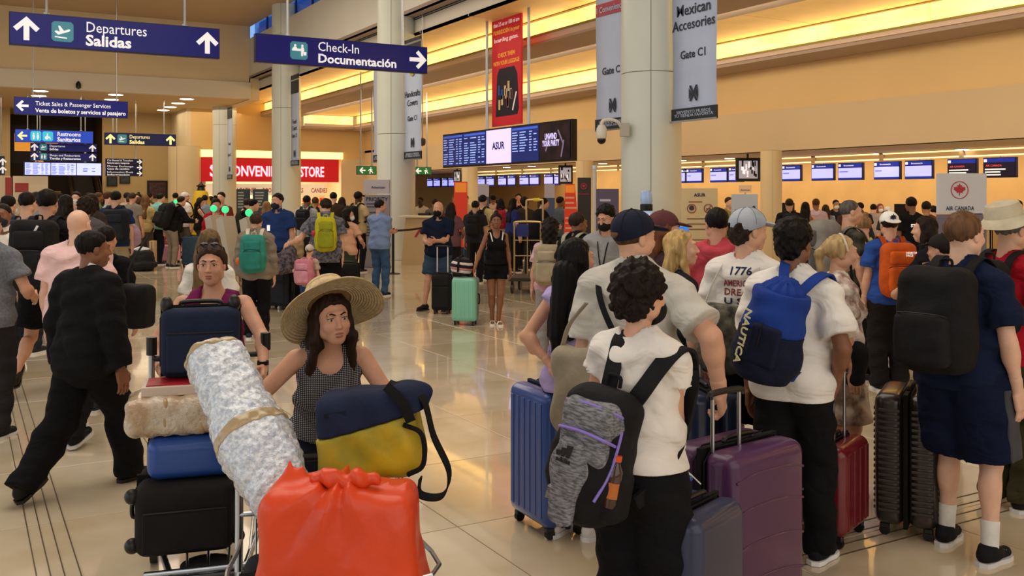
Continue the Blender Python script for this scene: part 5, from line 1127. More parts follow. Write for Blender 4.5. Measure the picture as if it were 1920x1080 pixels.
S = SDF(); S.ell((0, -.09, .19), (.11, .10, .06), k=.03); S.ell((0, -.07, .24), (.06, .06, .03), k=.02); sdf_obj('gathered_top', [S.mesh(.009, noise=lambda X, Y, Z: .008*np.sin(12*np.arctan2(Y+.09, X)))], bl_, t)
S = SDF(); S.rb((.02, -.262, -.05), (.075, .02, .10), None, .02, .02); sdf_obj('front_pocket', [S.mesh(.008)], bl2, t); box('zip_line', (.0, -.286, .0), (.006, .004, .13), mat('zip', '101010', .5), t)
strapset_m = bl_
for sd in (-1, 1):
    pts = spline([(sd*.04+.02, -.03, .20), (sd*.075+.02, .03, .275), (sd*.10+.02, .10, .31), (sd*.11+.02, .18, .295), (sd*.13+.02, .27, .20), (sd*.15+.02, .31, .07), (sd*.18+.02, .26, -.08), (sd*.20+.02, .12, -.17), (sd*.13, -.05, -.20)], 6)
    MB().ribbon(pts, [Vector((1, 0, 0)) if k < len(pts)*.6 else Vector((.2, 0, 1)) for k in range(len(pts))], .05, .010).build('shoulder_strap', bl_, t, True)
o = text('NAUTICA', (0, 0, 0), .062, mat('pale_yellow', 'dcd8a8', .5), t, .02, th=.004, align='CENTER'); o.data.transform(Matrix.Rotation(rad(90), 4, 'Y') @ Matrix.Translation((0, 0, 0)))
o.matrix_basis = Matrix.Rotation(rad(-30), 4, 'Z') @ Matrix.Translation((0, 0, 0)); o.matrix_basis = Matrix.Translation((0, -.11, -.03)) @ Matrix.Rotation(rad(-32), 4, 'Z') @ Matrix.Translation((0, -.186, 0))
# camouflage pouch of the young man in the gray cap
t = empty('drawstring_bag', (0, 0, 0), 0, 'camouflage drawstring bag on the white printed tee', 'bag'); t.matrix_basis = N15.M @ N15.T @ Matrix.Translation((-.06, -.15, 1.10))
S = SDF(); S.rb((0, -.06, -.05), (.15, .06, .19), None, .055, .02); sdf_obj('bag_body', [S.mesh(.011, noise=clothnoise(.008, 4))], mat('camo2', '6a685a', .9, bump=.3, bscale=14, var=.6, vscale=16, color2='2c2b26'), t)
for sd in (-1, 1): MB().tube(spline([(sd*.13, -.03, .12), (sd*.12+.04, .0, .27), (sd*.10+.06, .09, .375), (sd*.11+.06, .2, .33), (sd*.16+.05, .25, .1)], 6), .005).build('cord', fab('c8c4b8'), t)
# print on the tee (small and high on the back)
for s_, z_, sz, c_ in (('1776', 1.40, .06, '2c3a6a'), ('AMERICAN', 1.335, .048, 'a04a50'), ('DREAM', 1.285, .052, 'a04a50'), ('U S A', 1.235, .05, '2c3a6a')):
    o = text(s_, (0, -.5, z_), sz, mat('print_ink', c_, .8), N15.o, .02, th=.002, align='CENTER', width=.19 if len(s_) > 4 else .12)
    wrap(o, N15.top, (0, 1, 0), .004)
# shoulder bag of the floral tee woman
b = softbag('shoulder_bag', P3(1602, 724, 5.75), (.15, .12, .27), HR(60), '141416', 'black oval shoulder bag hanging beside the pale skirt'); MB().tube(spline([(0, 0, .26), (-.03, .03, .5), (-.10, .08, .76)], 5), .008).build('strap', fab(BK), b)
# ---- cases standing on the floor
def case_at(px, py, *a, **k): return suitcase(G(px, DF(py)), *a, **k)
s_pu = suitcase(G(1384, 4.12), HR(-38)+pi, 'large purple hard case with curved grooves and its handle pulled out', '4b2550', w=.50, d=.34, h=.80, ribs='curve', handle=.22, rough=.38, hx=.13)
box('logo_plate', (.06, -.172, .60), (.035, .004, .008), steel, s_pu)
s_nv = suitcase(G(1298, 3.62), HR(-50)+pi, 'navy smooth case with a pale tag at the bottom edge beside the white tee woman', '29304e', w=.38, d=.26, h=.69, ribs='', handle=0, rough=.45)
tg = MB().ribbon(spline([(-.06, .0, .75), (-.03, -.04, .79), (.03, -.06, .78), (.06, -.10, .72)], 5), Vector((1, 1, 0)), .04, .004).build('luggage_tag', mat('tag_white', 'd8dcd4', .5), s_nv); box('blue_ribbon', (-.05, -.09, .745), (.12, .06, .012), mat('blue_ribbon', '2a5aa8', .6), s_nv)
s_bl = suitcase(G(1028, 5.35), HR(62), 'glossy blue ribbed hard case left of the sports backpack', '24468e', w=.44, d=.28, h=.79, ribs='v', nr=6, band='1a2038')
s_dn = suitcase(G(1313, 5.3), HR(80), 'dark navy ribbed case standing behind the big man', '1b2744', w=.48, d=.30, h=.80, ribs='v', nr=6, handle=.22)
s_rd = suitcase(G(1562, 5.2), HR(-52)+pi, 'dark red hard cabin case held by the man in white tee', '6e1420', w=.42, d=.27, h=.535, ribs='v', nr=4, handle=.36, band='1a0c0e', rough=.25)
s_bk = suitcase(G(1706, 5.35), HR(-62), 'brown black ribbed tall case in front of the tall boy', '2b2320', w=.46, d=.32, h=.775, ribs='h', nr=18, rough=.28, band='0e0c0b')
MB().ribbon(spline([(.20, -.19, .56), (.22, -.21, .50), (.19, -.20, .42), (.21, -.19, .35)], 5), Vector((1, .3, 0)), .02, .004).build('luggage_tag', mat('tag_tan', 'b0a088', .6), s_bk)
# ---------------------------------------------------------------- trolleys and their loads
def trolley(label, grip=(), base=None, ang=180, posts=None, zh=1.06, L=.8, wd=.56, front=None):
    """luggage trolley: base point of the handle line, ang heading of its front"""
    t = empty('luggage_trolley', base, HR(ang), label, 'trolley'); ch = metal('b4bcc6', .25)
    for sx in (-1, 1):
        MB().tube(spline([(sx*wd/2, 0, zh), (sx*wd/2, .0, .6), (sx*wd/2, .04, .30), (sx*wd/2*.9, .2, .22), (sx*wd/2*.55, L, .20)], 5), .016, 10).build('side_rail', ch, t, True)
        MB().tube([(sx*wd/2, 0, zh-.02), (sx*wd/2, 0, zh+.07)], .026, 12).build('grip', plastic('141416'), t, True)
        o = MB().box((sx*wd/2*.95, .03, .14), (.04, .06, .12), bevel=.008).build('wheel_fork', metal('70747a'), t); MB().cyl((sx*wd/2*.95-.018, .03, .08), (sx*wd/2*.95+.018, .03, .08), .08, n=20).build('wheel', plastic('18181a'), o)
    MB().tube([(-wd/2, 0, zh-.04), (wd/2, 0, zh-.04)], .015, 10).build('handle_bar', plastic('1a1a1e'), t, True)
    MB().tube([(-wd/2, .005, .62), (wd/2, .005, .62)], .010, 8).build('cross_bar', ch, t, True); MB().tube([(-wd/2, .01, .36), (wd/2, .01, .36)], .010, 8).build('cross_bar', ch, t, True)
    for i in range(5): MB().tube([(-wd*.4+.2*wd*i, .02, .25), (-wd*.3+.15*wd*i, L, .20)], .007, 6).build('deck_bar', ch, t)
    box('deck_edge', (0, L*.98, .205), (wd*.95, .03, .045), ch, t, .006); box('bumper', (0, L+.02, .18), (wd*.8, .03, .05), plastic('202024'), t, .01)
    o = MB().box((0, L*.86, .13), (.05, .06, .14), bevel=.01).build('wheel_fork', plastic('1c1c1e'), t); MB().cyl((-.022, L*.86, .075), (.022, L*.86, .075), .075, n=22).build('wheel', plastic('141416'), o, True); MB().cyl((0, L*.86, .18), (0, L*.86, .205), .12, n=22).build('swivel_plate', plastic('2a2a2e'), t, True)
    for i in range(5): MB().tube([(-wd/2+wd*(i+.5)/5, .0, .36), (-wd/2+wd*(i+.5)/5, 0, .62)], .005, 6).build('back_wire', ch, t)
    return t
p0_ = G(393, 4.95); t1 = trolley('first luggage trolley with a tall stack of cases pushed by the tank top woman', base=p0_, ang=163)
M1 = Matrix.LocRotScale(p0_, Matrix.Rotation(HR(183), 3, 'Z'), None)
def on(M, p): return M @ Vector(p)
R1 = HR(163)
def lying(loc, rz, label, c, w, d, h, **k):
    """a case lying flat: built standing, laid down"""
    t = suitcase(loc, 0, label, c, w=w, d=d, h=h, **k); t.rotation_euler = (rad(90), 0, rz); return t
k1 = suitcase(G(350, 4.5, .235), R1, 'black soft suitcase on its side at the bottom of the trolley stack', '1e1c1d', w=.43, d=.44, h=.32, hard=False, ribs='soft', wheels=False, side_handle=True)
for sx in (-1, 1):
    for zz in (.05, .27): MB().sph((sx*.225, .16, zz), .035, 12, 8).build('corner_wheel', plastic('121214'), k1, True)
k2 = suitcase(G(364, 4.55, .558), R1, 'bright blue case lying flat above the black soft suitcase', '1c4a9c', w=.40, d=.40, h=.19, hard=True, ribs='', wheels=False, side_handle=False, band='17223a', rough=.5)
# film wrapped bundle
film = mat('plastic_film', 'cdc0b0', .15, coat=.6, bump=1.0, bscale=60, var=.25, vscale=9, color2='b0926e')
t = empty('wrapped_bundle', G(338, 4.5, .752), R1, 'cardboard bundle wrapped in clear film lying on the blue case', 'parcel')
S = SDF(); S.rb((0, 0, .088), (.235, .16, .088), None, .05, .02); sdf_obj('film_wrap', [S.mesh(.008, noise=lambda X, Y, Z: .005*np.sin(37*X+9*Z)*np.sin(31*Z+22*Y)+.003*np.sin(90*X-60*Z))], film, t)
for x_ in (-.10, .06): S = SDF(); S.rb((x_, 0, .088), (.028, .165, .093), None, .045, .01); sdf_obj('tape_band', [S.mesh(.006, cuts=[((x_+.024, 0, 0), (1, 0, 0)), ((x_-.024, 0, 0), (-1, 0, 0))])], mat('tape', 'b09468', .25, coat=.3), t)
t = empty('gift_box', G(340, 4.55, .925), R1, 'flat red and white box under the navy suitcase', 'box'); box('box_body', (0, 0, .022), (.34, .24, .044), mat('boxw', 'd0c0b4', .5), t, .004); box('red_lid', (0, 0, .046), (.3, .2, .006), mat('boxr', 'b01828', .45, var=.3, vscale=14, color2='8a1420'), t)
k3 = suitcase(G(377, 4.68, .98), R1, 'dark navy soft suitcase standing on top of the trolley stack', '1c2740', w=.365, d=.22, h=.33, hard=False, ribs='soft', wheels=False, side_handle=False)
for sx in (-1, 1): MB().sph((sx*.155, .05, .345), .03, 12, 8, (1, 1, 1.4)).build('corner_wheel', plastic('101012'), k3, True)
# second trolley
p1_ = G(602, 3.78); t2 = trolley('second luggage trolley in front of the straw hat woman', base=p1_, ang=165, zh=.86, wd=.62)
M2 = Matrix.LocRotScale(p1_, Matrix.Rotation(HR(168), 3, 'Z'), None); R2 = HR(168)
MB().tube(spline([(-.3, .3, .62), (-.3, .78, .62), (.3, .78, .62), (.3, .3, .62)], 4), .008).build('basket_rim', steel, t2)
# a case under the bags
k4 = suitcase(on(M2, (0, .42, .235)), R2, 'dark case lying on the second trolley under the bags', '22242c', w=.56, d=.5, h=.30, hard=False, ribs='soft', wheels=False)
# wrapped roll
silver = mat('silver_wrap', 'e4ebf4', .14, metal=.0, coat=.8, bump=1.0, bscale=75, var=.2, vscale=70, color2='b4c2d6')
a_ = P3(402, 668, 3.75); b_ = P3(530, 935, 3.30); dirv = (b_-a_).normalized(); Lr = (b_-a_).length
t = empty('wrapped_roll', b_, 0, 'long roll wrapped in crinkled clear film leaning diagonally on the trolley', 'parcel'); qz = (-dirv).to_track_quat('Z', 'Y'); t.rotation_mode = 'QUATERNION'; t.rotation_quaternion = qz
S = SDF(); S.rb((0, 0, Lr/2), (.115, .085, Lr/2+.05), None, .075, .02); S.ell((0, 0, Lr*.35), (.14, .10, .2), k=.06)
crk = lambda X, Y, Z: .006*np.sin(31*X+19*Z+4)*np.sin(27*Z-15*Y)+.004*np.sin(73*X-66*Z+30*Y)*np.sin(57*Y+40*Z)+.002*np.sin(150*Z+90*X)
sdf_obj('film_wrap', [S.mesh(.0075, noise=crk)], silver, t)
for z_, w_ in ((Lr*.42, .025), (Lr+.015, .02)): S2 = SDF(); S2.p = S.p; sdf_obj('tape_band', [S2.mesh(.006, inflate=.004, noise=crk, cuts=[((0, 0, z_+w_), (.15, 0, 1)), ((0, 0, z_-w_), (-.15, 0, -1))])], mat('tape', 'b09c78', .25, coat=.4), t)
# navy and yellow bag
t = empty('duffel_bag', P3(706, 893, 3.45), R2, 'navy and yellow bag with a black shoulder strap on the orange bag', 'bag'); t.rotation_euler = (0, rad(-9), HR(0)+0)
nz_ = lambda X, Y, Z: .007*np.sin(15*X+6*Z+1)*np.sin(17*Z-9*Y)+.003*np.sin(47*X+35*Z)
S = SDF(); S.rb((0, 0, .15), (.185, .10, .155), None, .06, .02)
sdf_obj('yellow_panel', [S.mesh(.008, noise=nz_, cuts=[((0, 0, .195), (-.12, 0, 1))])], mat('yellow_nylon', 'c9a81c', .55, bump=.3, bscale=20, var=.12, vscale=6, color2='9c9428'), t)
S2 = SDF(); S2.rb((0.02, 0, .20), (.195, .105, .12), None, .06, .02); S2.ell((.17, 0, .27), (.08, .05, .05), k=.04); sdf_obj('navy_flap', [S2.mesh(.008, noise=nz_, cuts=[((0, 0, .197), (.12, 0, -1))])], fab('1b2440'), t)
box('label_patch', (-.09, -.106, .262), (.075, .01, .02), fab('141a2c'), t)
MB().ribbon(spline([(.10, -.03, .33), (.21, -.06, .27), (.235, -.08, .13), (.27, -.09, .0), (.235, -.1, -.075), (.16, -.1, -.06), (.17, -.11, -.0)], 7), [Vector((.3, 1, .4))]*43, .036, .005).build('shoulder_strap', fab('101012'), t, True)
MB().tube(spline([(.14, -.10, .19), (.20, -.12, .15), (.19, -.13, .05), (.13, -.12, .02)], 6), .009).build('carry_handle', fab('101012'), t, True)
MB().ribbon(spline([(.10, -.09, .33), (.15, -.115, .27), (.17, -.12, .2)], 5), Vector((1, 0, 0)), .035, .005).build('buckle_strap', fab('101012'), t)
# orange carrier bag
t = empty('carrier_bag', P3(642, 1158, 3.12), HR(0), 'large bright orange plastic carrier bag at the front of the second trolley', 'bag')
H0 = .52
S = SDF(); S.rb((0, 0, H0*.42), (.262, .15, H0*.46), None, .07, .03)
for (x0, z0, x1, z1, r0, r1) in ((-.19, .34, -.165, .545, .07, .010), (-.16, .36, -.12, .52, .07, .012), (.17, .34, .235, .515, .07, .010), (.13, .38, .17, .505, .05, .012), (-.02, .33, .0, .43, .09, .03)): S.cone((x0, 0, z0), (x1, -.01, z1), r0, r1, .05)
def fold(X, Y, Z):
    tri = lambda u: 2*np.abs(u/(2*pi)-np.floor(u/(2*pi)+.5))
    T_ = np.clip((Z-.22)*5, 0, 1)
    a = np.arctan2(X-.02, np.maximum(.52-Z, .02))
    return .030*tri(7*a+2.0*np.sin(2.3*a+1)+5*(Z-.3)+1.5)*T_+.022*tri(11*X+13*Z+1+2*np.sin(7*Z))+.016*tri(15*X-19*Z+2+4*Y+2*np.sin(8*X))-.012+.005*tri(31*X+24*Z+9*Y)+.003*tri(60*X-44*Z)-.012
org = mat('orange_film', 'e0481f', .42, coat=.08, bump=.45, bscale=16, var=.06, vscale=4, sss=.1)
sdf_obj('bag_body', [S.mesh(.0075, noise=fold)], org, t)
S = SDF(); S.chain([(-.08, -.03, .46), (-.03, -.06, .475), (.01, -.05, .44), (.06, -.06, .47), (.11, -.04, .46)], [.02, .026, .03, .026, .02], .02); sdf_obj('knotted_handles', [S.mesh(.006, noise=lambda X, Y, Z: .004*np.sin(120*X+60*Z))], org, t)
# ---------------------------------------------------------------- check-in side
def yat(px, X): return G(px, XP(px, X)).y
XSn = 22.0
zs1 = 2.78
sblue = scr('9a9cf0', 1.0); snav = scr('1a2c90', .5)
def counter_screen(px0, px1, label, ac=False, grp='blue screens above the check-in counters', num=''):
    y0, y1 = yat(px0, XSn), yat(px1, XSn); w = abs(y0-y1); hgt = .50
    t = empty('counter_screen', (XSn, y0, zs1-hgt), -pi/2, label, 'screen', grp)
    box('housing', (w/2, .05, hgt/2), (w, .09, hgt), plastic('10123a'), t, .008)
    if ac:
        box('display', (w/2, -.002, hgt*.40), (w-.05, .01, hgt*.72), scr('1a1428', .35), t); box('header', (w/2, -.002, hgt*.86), (w-.05, .01, hgt*.2), snav, t)
        text('AIR CANADA', (.08, -.01, hgt*.55), .07, mat('acred', 'd04048', .4, emit=.5), t, .02, th=.003); rows(t, .06, w-.1, hgt*.08, hgt*.48, -.009, 3, white, int(px0), cols=((0, .85),))
    else:
        box('display', (w/2, -.002, hgt*.42), (w-.05, .01, hgt*.56), sblue, t); box('header', (w/2, -.002, hgt*.84), (w-.05, .01, hgt*.22), snav, t); box('footer', (w/2, -.002, hgt*.08), (w-.05, .01, hgt*.1), snav, t)
        text('Documentación', (w*.25, -.01, hgt*.80), .055, white, t, .01, th=.002); rows(t, .06, w*.7, hgt*.42, hgt*.55, -.009, 1, scr('6468c0', .7), int(px0), cols=((0, .6),))
    box('counter_number', (.07, -.009, hgt*.85), (.08, .004, hgt*.14), white, t)
    MB().cyl((w/2, .06, hgt), (w/2, .06, 2.99-zs1+hgt), .02).build('ceiling_post', steel, t); return t
pairs = [(1287, 1316), (1331, 1363), (1366, 1392), (1466, 1501), (1521, 1563), (1571, 1617), (1638, 1687), (1696, 1748)]
lab = ['screen just right of the near column', 'screen second right of the near column', 'screen partly behind the framed crowd photo', 'screen just right of the slim column', 'left one of the pair nearest the slim column', 'right one of the pair nearest the slim column', 'left one of the pair left of the maple leaf board', 'right one of the pair left of the maple leaf board']
for (a, b), l in zip(pairs, lab): counter_screen(a, b, 'pale violet check-in counter '+l)
counter_screen(1776, 1831, 'dark counter screen with red heading above the maple leaf board', True); counter_screen(1843, 1905, 'dark counter screen with red heading at the far right', True)
for i, (a, b) in enumerate(((801, 811), (813, 825), (829, 839), (841, 852), (896, 909), (912, 926), (934, 949), (952, 966), (974, 991), (993, 1010), (1020, 1037), (1039, 1048), (1277, 1285))): counter_screen(a, b, ORD[i]+' small violet counter screen from the left in the far run', grp='small counter screens below the flight board')
# light rail frames above the screens
rl = mat('rail_glow', 'ffd890', .4, emit=1.5); rd = mat('rail_metal', '9c8460', .35, .6)
t = empty('light_rail', (21.6, 0, 2.8), 0, 'long rail of glowing rectangular frames above the counter screens', 'lamp')
y = -4.0
while y < 40:
    o = empty('rail_section', (0, y, 0)); o.parent = t
    for z_ in (0.0, .15): span('light_tube', (-.02, 0.04, z_), (.02, 2.3, z_+.03), rl, o)
    span('rail_back', (.03, .04, 0), (.05, 2.3, .18), rd, o); span('rail_joint', (-.03, -.03, -.02), (.04, .04, .2), rd, o); MB().cyl((0, 1.1, .17), (0, 1.1, .22), .01, n=6).build('hanger', steel, o); y += 2.4
# counters
cm1 = mat('counter_front', 'b79a6a', .35, var=.06, vscale=1.5); cm2 = mat('counter_top', '2a2624', .25)
y = 4.0; i = 0
while y < 40:
    t = empty('check_in_counter', (21.4, y, 0), 0, ORD[i % 20]+' check-in counter with dark top from the near end of the row', 'counter', 'row of check-in counters')
    span('front_panel', (0, 0, .08), (.06, 1.7, 1.05), cm1, t, .01); span('side_panel', (0, 0, 0), (.7, .05, 1.08), cm1, t); span('counter_top', (-.06, -.03, 1.08), (.75, 1.75, 1.13), cm2, t, .01)
    span('scale_step', (-.65, 1.0, .0), (-.05, 1.68, .22), mat('scale', '8c8c8c', .3, .8), t, .01)
    o = span('monitor', (.35, .5, 1.28), (.40, 1.0, 1.62), black, t, .008); MB().cyl((.38, .75, 1.13), (.38, .75, 1.3), .02).build('monitor_stand', black, t)
    y += 2.05; i += 1
# ---------------------------------------------------------------- standing boards
def board(px0, px1, py0, d, label, panels, name='sign_board', cat='sign', rot=0, base=True, th=.06):
    a, b = G(px0, d), G(px1, d); w = (b-a).length; t = empty(name, a, -AZ+rot, label, cat); H = ZY(py0, d)
    for (z0, z1, m_, nm) in panels: box(nm, (w/2, 0, H*(z0+z1)/2), (w, th, H*(z1-z0)), m_, t, .006)
    if base: box('base_plate', (w/2, 0, .012), (w*1.05, .4, .024), metal('8a8a8a'), t)
    return t, w, H
def disc(x, z, r, y, m, parent, name='disc', n=28, hole=0):
    if not hole: return MB().cyl((x, y, z), (x, y-.004, z), r, n=n).build(name, m, parent)
    mb = MB(); R_ = [[mb.bm.verts.new((x+rr*cos(2*pi*k/n), yy, z+rr*sin(2*pi*k/n))) for k in range(n)] for rr, yy in ((r, y), (r, y-.004), (hole, y-.004), (hole, y))]
    for i in range(4):
        for k in range(n): mb.bm.faces.new((R_[i][k], R_[i][(k+1) % n], R_[(i+1) % 4][(k+1) % n], R_[(i+1) % 4][k]))
    return mb.build(name, m, parent)
LEAF = [(0, 1), (.17, .68), (.36, .78), (.28, .33), (.52, .55), (.60, .42), (.92, .48), (.80, .22), (.92, .1), (.42, -.28), (.48, -.46), (.06, -.38), (.05, -.85), (-.05, -.85), (-.06, -.38), (-.48, -.46), (-.42, -.28), (-.92, .1), (-.80, .22), (-.92, .48), (-.60, .42), (-.52, .55), (-.28, .33), (-.36, .78), (-.17, .68)]
wh = mat('board_white', 'c9ced6', .4); gp = mat('board_grey', '6c6876', .5); acr = mat('maple_red', 'b02838', .5)
t, w, H = board(1757, 1848, 325, 12.5, 'white airline sign board with a red maple leaf in a circle', ((0, .75, gp, 'lower_panel'), (.755, 1, wh, 'upper_panel')))
disc(w*.44, H*.898, .115, -.032, acr, t, 'ring', hole=.105); MB().prism([(w*.44+x*.085, H*.898+z*.085) for x, z in LEAF], -.004, Matrix.Translation((0, -.033, 0))).build('maple_leaf', acr, t)
text('AIR CANADA', (w*.45, -.034, H*.775), .075, ink, t, .008, align='CENTER', width=w*.58, th=.003)
text('Check-in\nEnregistrement', (w*.12, -.034, H*.66), .07, wh, t, .01, th=.003)
prm = mat('pier_white', 'b9b4bc', .45); pgr = mat('pier_grey', '8f8a92', .5)
t, w, H = board(683, 731, 337, 24.6, 'tall grey priority sign pillar in front of the second thick column', ((0, .83, pgr, 'lower_panel'), (.84, 1, prm, 'upper_panel')), th=.25)
text('PRIORITY', (w*.1, -.13, H*.76), .13, ink, t, .02, th=.004); rows(t, w*.1, w*.85, H*.35, H*.74, -.128, 12, mat('pt', '504c58', .5), 4, cols=((0, 1),)); text('American', (w*.3, -.13, H*.90), .09, ink, t, .01, th=.004)
t, w, H = board(1277, 1345, 353, 14.8, 'cream notice panel with mask and no smoking symbols', ((.05, 1, mat('cream_board', 'cdb98e', .5), 'panel'),))
sr = mat('sym_red', '8c3a34', .5); sk_ = mat('sym_dark', '3a2c26', .5)
text('ASUR', (w*.5, -.034, H*.935), .07, ink, t, .03, align='CENTER', th=.003)
for x_, k_ in ((.28, 0), (.74, 1)):
    disc(w*x_, H*.84, .072, -.034, sr, t, 'ring', hole=.060); 
    if k_: box('slash', (w*x_, -.038, H*.84), (.012, .004, .12), sr, t, rot=Matrix.Rotation(rad(45), 3, 'Y')); box('cigarette', (w*x_, -.036, H*.838), (.07, .004, .012), sk_, t)
    else: disc(w*x_, H*.845, .04, -.034, sk_, t, 'head_symbol', 16)
rows(t, w*.2, w*.8, H*.885, H*.90, -.033, 1, sr, 2, cols=((0, 1),)); rows(t, w*.15, w*.85, H*.45, H*.78, -.033, 8, mat('pt2', '8c6a4c', .5), 3, cols=((0, 1),), hh=.25)
t, w, H = board(1372, 1420, 364, 13.6, 'white floor sign with rows of small print beside the slim column', ((0.03, 1, mat('wb', 'b4b8c0', .45), 'panel'),))
rows(t, w*.1, w*.8, H*.5, H*.9, -.033, 9, mat('pt', '504c58', .5), 9, cols=((0, .9),), hh=.28); disc(w*.84, H*.90, .022, -.033, ink, t)
for z_ in (.80, .74, .69): box('small_icon', (w*.25, -.034, H*z_), (.03, .004, .035), ink, t); box('small_icon', (w*.55, -.034, H*z_), (.03, .004, .035), ink, t)
t = empty('small_sign', P3(1386, 361, 16), -AZ, 'small cream counter sign above the white floor sign', 'sign'); box('plate', (.1, 0, .06), (.21, .02, .12), mat('cream2', 'dcb890', .5, emit=.1), t); MB().cyl((.1, 0, -1.88), (.1, 0, .0), .012).build('post', steel, t); text('American', (.1, -.014, .03), .04, sr, t, .01, align='CENTER', th=.002)
dk2 = mat('dark_panel', '2c2622', .5)
t, w, H = board(1083, 1108, 333, 17.0, 'dark tall panel with a red leaf emblem beside the white post', ((0, 1, dk2, 'panel'),)); disc(w*.45, H*.93, .055, -.034, acr, t, 'ring', hole=.045); MB().prism([(w*.45+x*.035, H*.93+z*.035) for x, z in LEAF], -.004, Matrix.Translation((0, -.033, 0))).build('maple_leaf', acr, t); text('AIR CANADA', (w*.45, -.034, H*.86), .035, acr, t, .01, align='CENTER', th=.002)
t = empty('post', G(1115, 16.5), 0, 'slim white metal post between the dark and violet panels', 'post'); MB().cyl((0, 0, 0), (0, 0, 2.3), .035, n=16).build('shaft', mat('wpost', 'c4c0b8', .3), t, True); MB().cyl((0, 0, 2.3), (0, 0, 2.36), .045).build('post_cap', steel, t)
t, w, H = board(1118, 1160, 354, 15.5, 'violet grey airline panel with white lines between the post and the near column', ((0, 1, mat('violet_panel', '544a60', .5), 'panel'),)); rows(t, w*.15, w*.8, H*.83, H*.93, -.033, 2, prm, 12, cols=((0, 1),), hh=.35)
t, w, H = board(1248, 1291, 405, 8.4, 'blue screened self service terminal beside the near column', ((.93, .935, wh, 'bar'), (0.02, .5, wh, 'pedestal')), name='service_terminal', cat='terminal')
box('screen_frame', (w/2, 0, H*.9), (w, .06, .17), mat('frm', '8fb0d8', .3), t, .01); box('screen', (w/2, -.033, H*.9), (w-.02, .01, .15), scr('2a64b0', .8), t); text('Bienvenidos\nWelcome', (w*.12, -.04, H*.905), .032, white, t, .02, th=.002); box('neck', (w/2, 0, H*.68), (.08, .05, H*.36), wh, t)
t, w, H = board(896, 917, 345, 24, 'tall blue and white airline panel left of the agents', ((0, .85, mat('bluep', '4a5c80', .5), 'lower_panel'), (.85, 1, prm, 'upper_panel')))
t, w, H = board(1021, 1040, 345, 22, 'tall blue and white airline panel behind the brass baggage cart', ((0, .85, mat('bluep', '4a5c80', .5), 'lower_panel'), (.85, 1, prm, 'upper_panel')))
# orange red teardrop banner, lit ad
t = empty('pull_up_banner', G(1058, 20), -AZ, 'orange and red slanted pull-up banner with lines of text', 'banner'); orr = mat('banner_red2', 'd0381c', .5, emit=.15)
MB().prism([(-.02, .5), (.36, .5), (.22, 2.08), (.02, 2.08)], .03).build('banner_sheet', orr, t); box('heading', (.12, -.004, 1.98), (.19, .008, .16), mat('hd', 'e8862c', .5, emit=.2), t); rows(t, .02, .26, .9, 1.85, -.006, 9, mat('pz', 'f0b090', .5), 3, cols=((0, 1),), hh=.35); box('foot_bar', (.17, .02, .25), (.4, .06, .5), dk2, t)
t = empty('pull_up_banner', G(862, 25), -AZ, 'orange banner seen behind the person in the red cap', 'banner'); MB().prism([(-.15, .5), (.2, .5), (.2, 2.2), (-.15, 2.2)], .03).build('banner_sheet', orr, t); box('heading', (.03, -.004, 2.05), (.3, .008, .25), mat('hd', 'e8862c', .5, emit=.2), t); box('foot_bar', (.02, .02, .25), (.4, .06, .5), dk2, t)
# framed crowd picture screens
def tvscreen(px0, px1, py0, py1, d, label, rz=-AZ):
    d = XP(px0, 18.6); a = P3(px0, py1, d); w = (G(px1, d)-G(px0, d)).length; h = ZY(py0, d)-ZY(py1, d)
    t = empty('picture_screen', a, rz, label, 'screen'); box('frame', (w/2, .05, h/2), (w, .1, h), black, t, .01); o = box('picture', (w/2, -.003, h/2), (w*.76, .01, h*.76), scr('8a8488', .7), t); R = random.Random(px0)
    for i in range(16): box('figure', (w*(.18+.64*R.random()), -.010, h*(.18+.64*R.random())), (w*.07*(.6+R.random()), .004, h*.2*(.5+R.random())), R.choice([mat('figd', '181418', .5), scr('d8ccd0', .8), mat('figd', '181418', .5)]), o)
    MB().cyl((w/2, .06, h), (w/2, .06, 3.05-a.z), .03).build('ceiling_post', black, t); return t
tvscreen(1380, 1426, 296, 340, 24.4, 'framed black and white crowd picture screen hung by the slim column')
tvscreen(1047, 1074, 310, 345, 30, 'small dark picture screen at the right end of the flight board')
tvscreen(850, 864, 319, 342, 37, 'tiny picture screen left of the slim column under the flight board')
# white lectern desk with a priority logo
t = empty('service_desk', G(783, 25.5), -AZ+rad(-8), 'pale angled service desk left of the man in navy polo', 'desk'); dm = mat('desk', 'cbb184', .35); 
MB().prism([(-.42, 0), (.34, 0), (.42, 1.25), (-.30, 1.25)], .55, Matrix.Translation((0, -.1, 0))).build('desk_body', dm, t); box('desk_top', (.0, .15, 1.28), (.95, .75, .05), mat('dtop', 'e2d6bc', .3), t, .01); box('side_trim', (.42, -.12, .64), (.04, .03, 1.25), mat('dtop', 'e2d6bc', .3), t, rot=Matrix.Rotation(rad(3.5), 3, 'Y')); MB().prism([(-.02, .62), (.05, .62), (.20, .86), (.13, .86)], -.01, Matrix.Translation((-.05, -.1, .12))).build('logo_stripe', acr, t); box('keyboard_shelf', (.1, .35, 1.34), (.3, .2, .06), black, t)
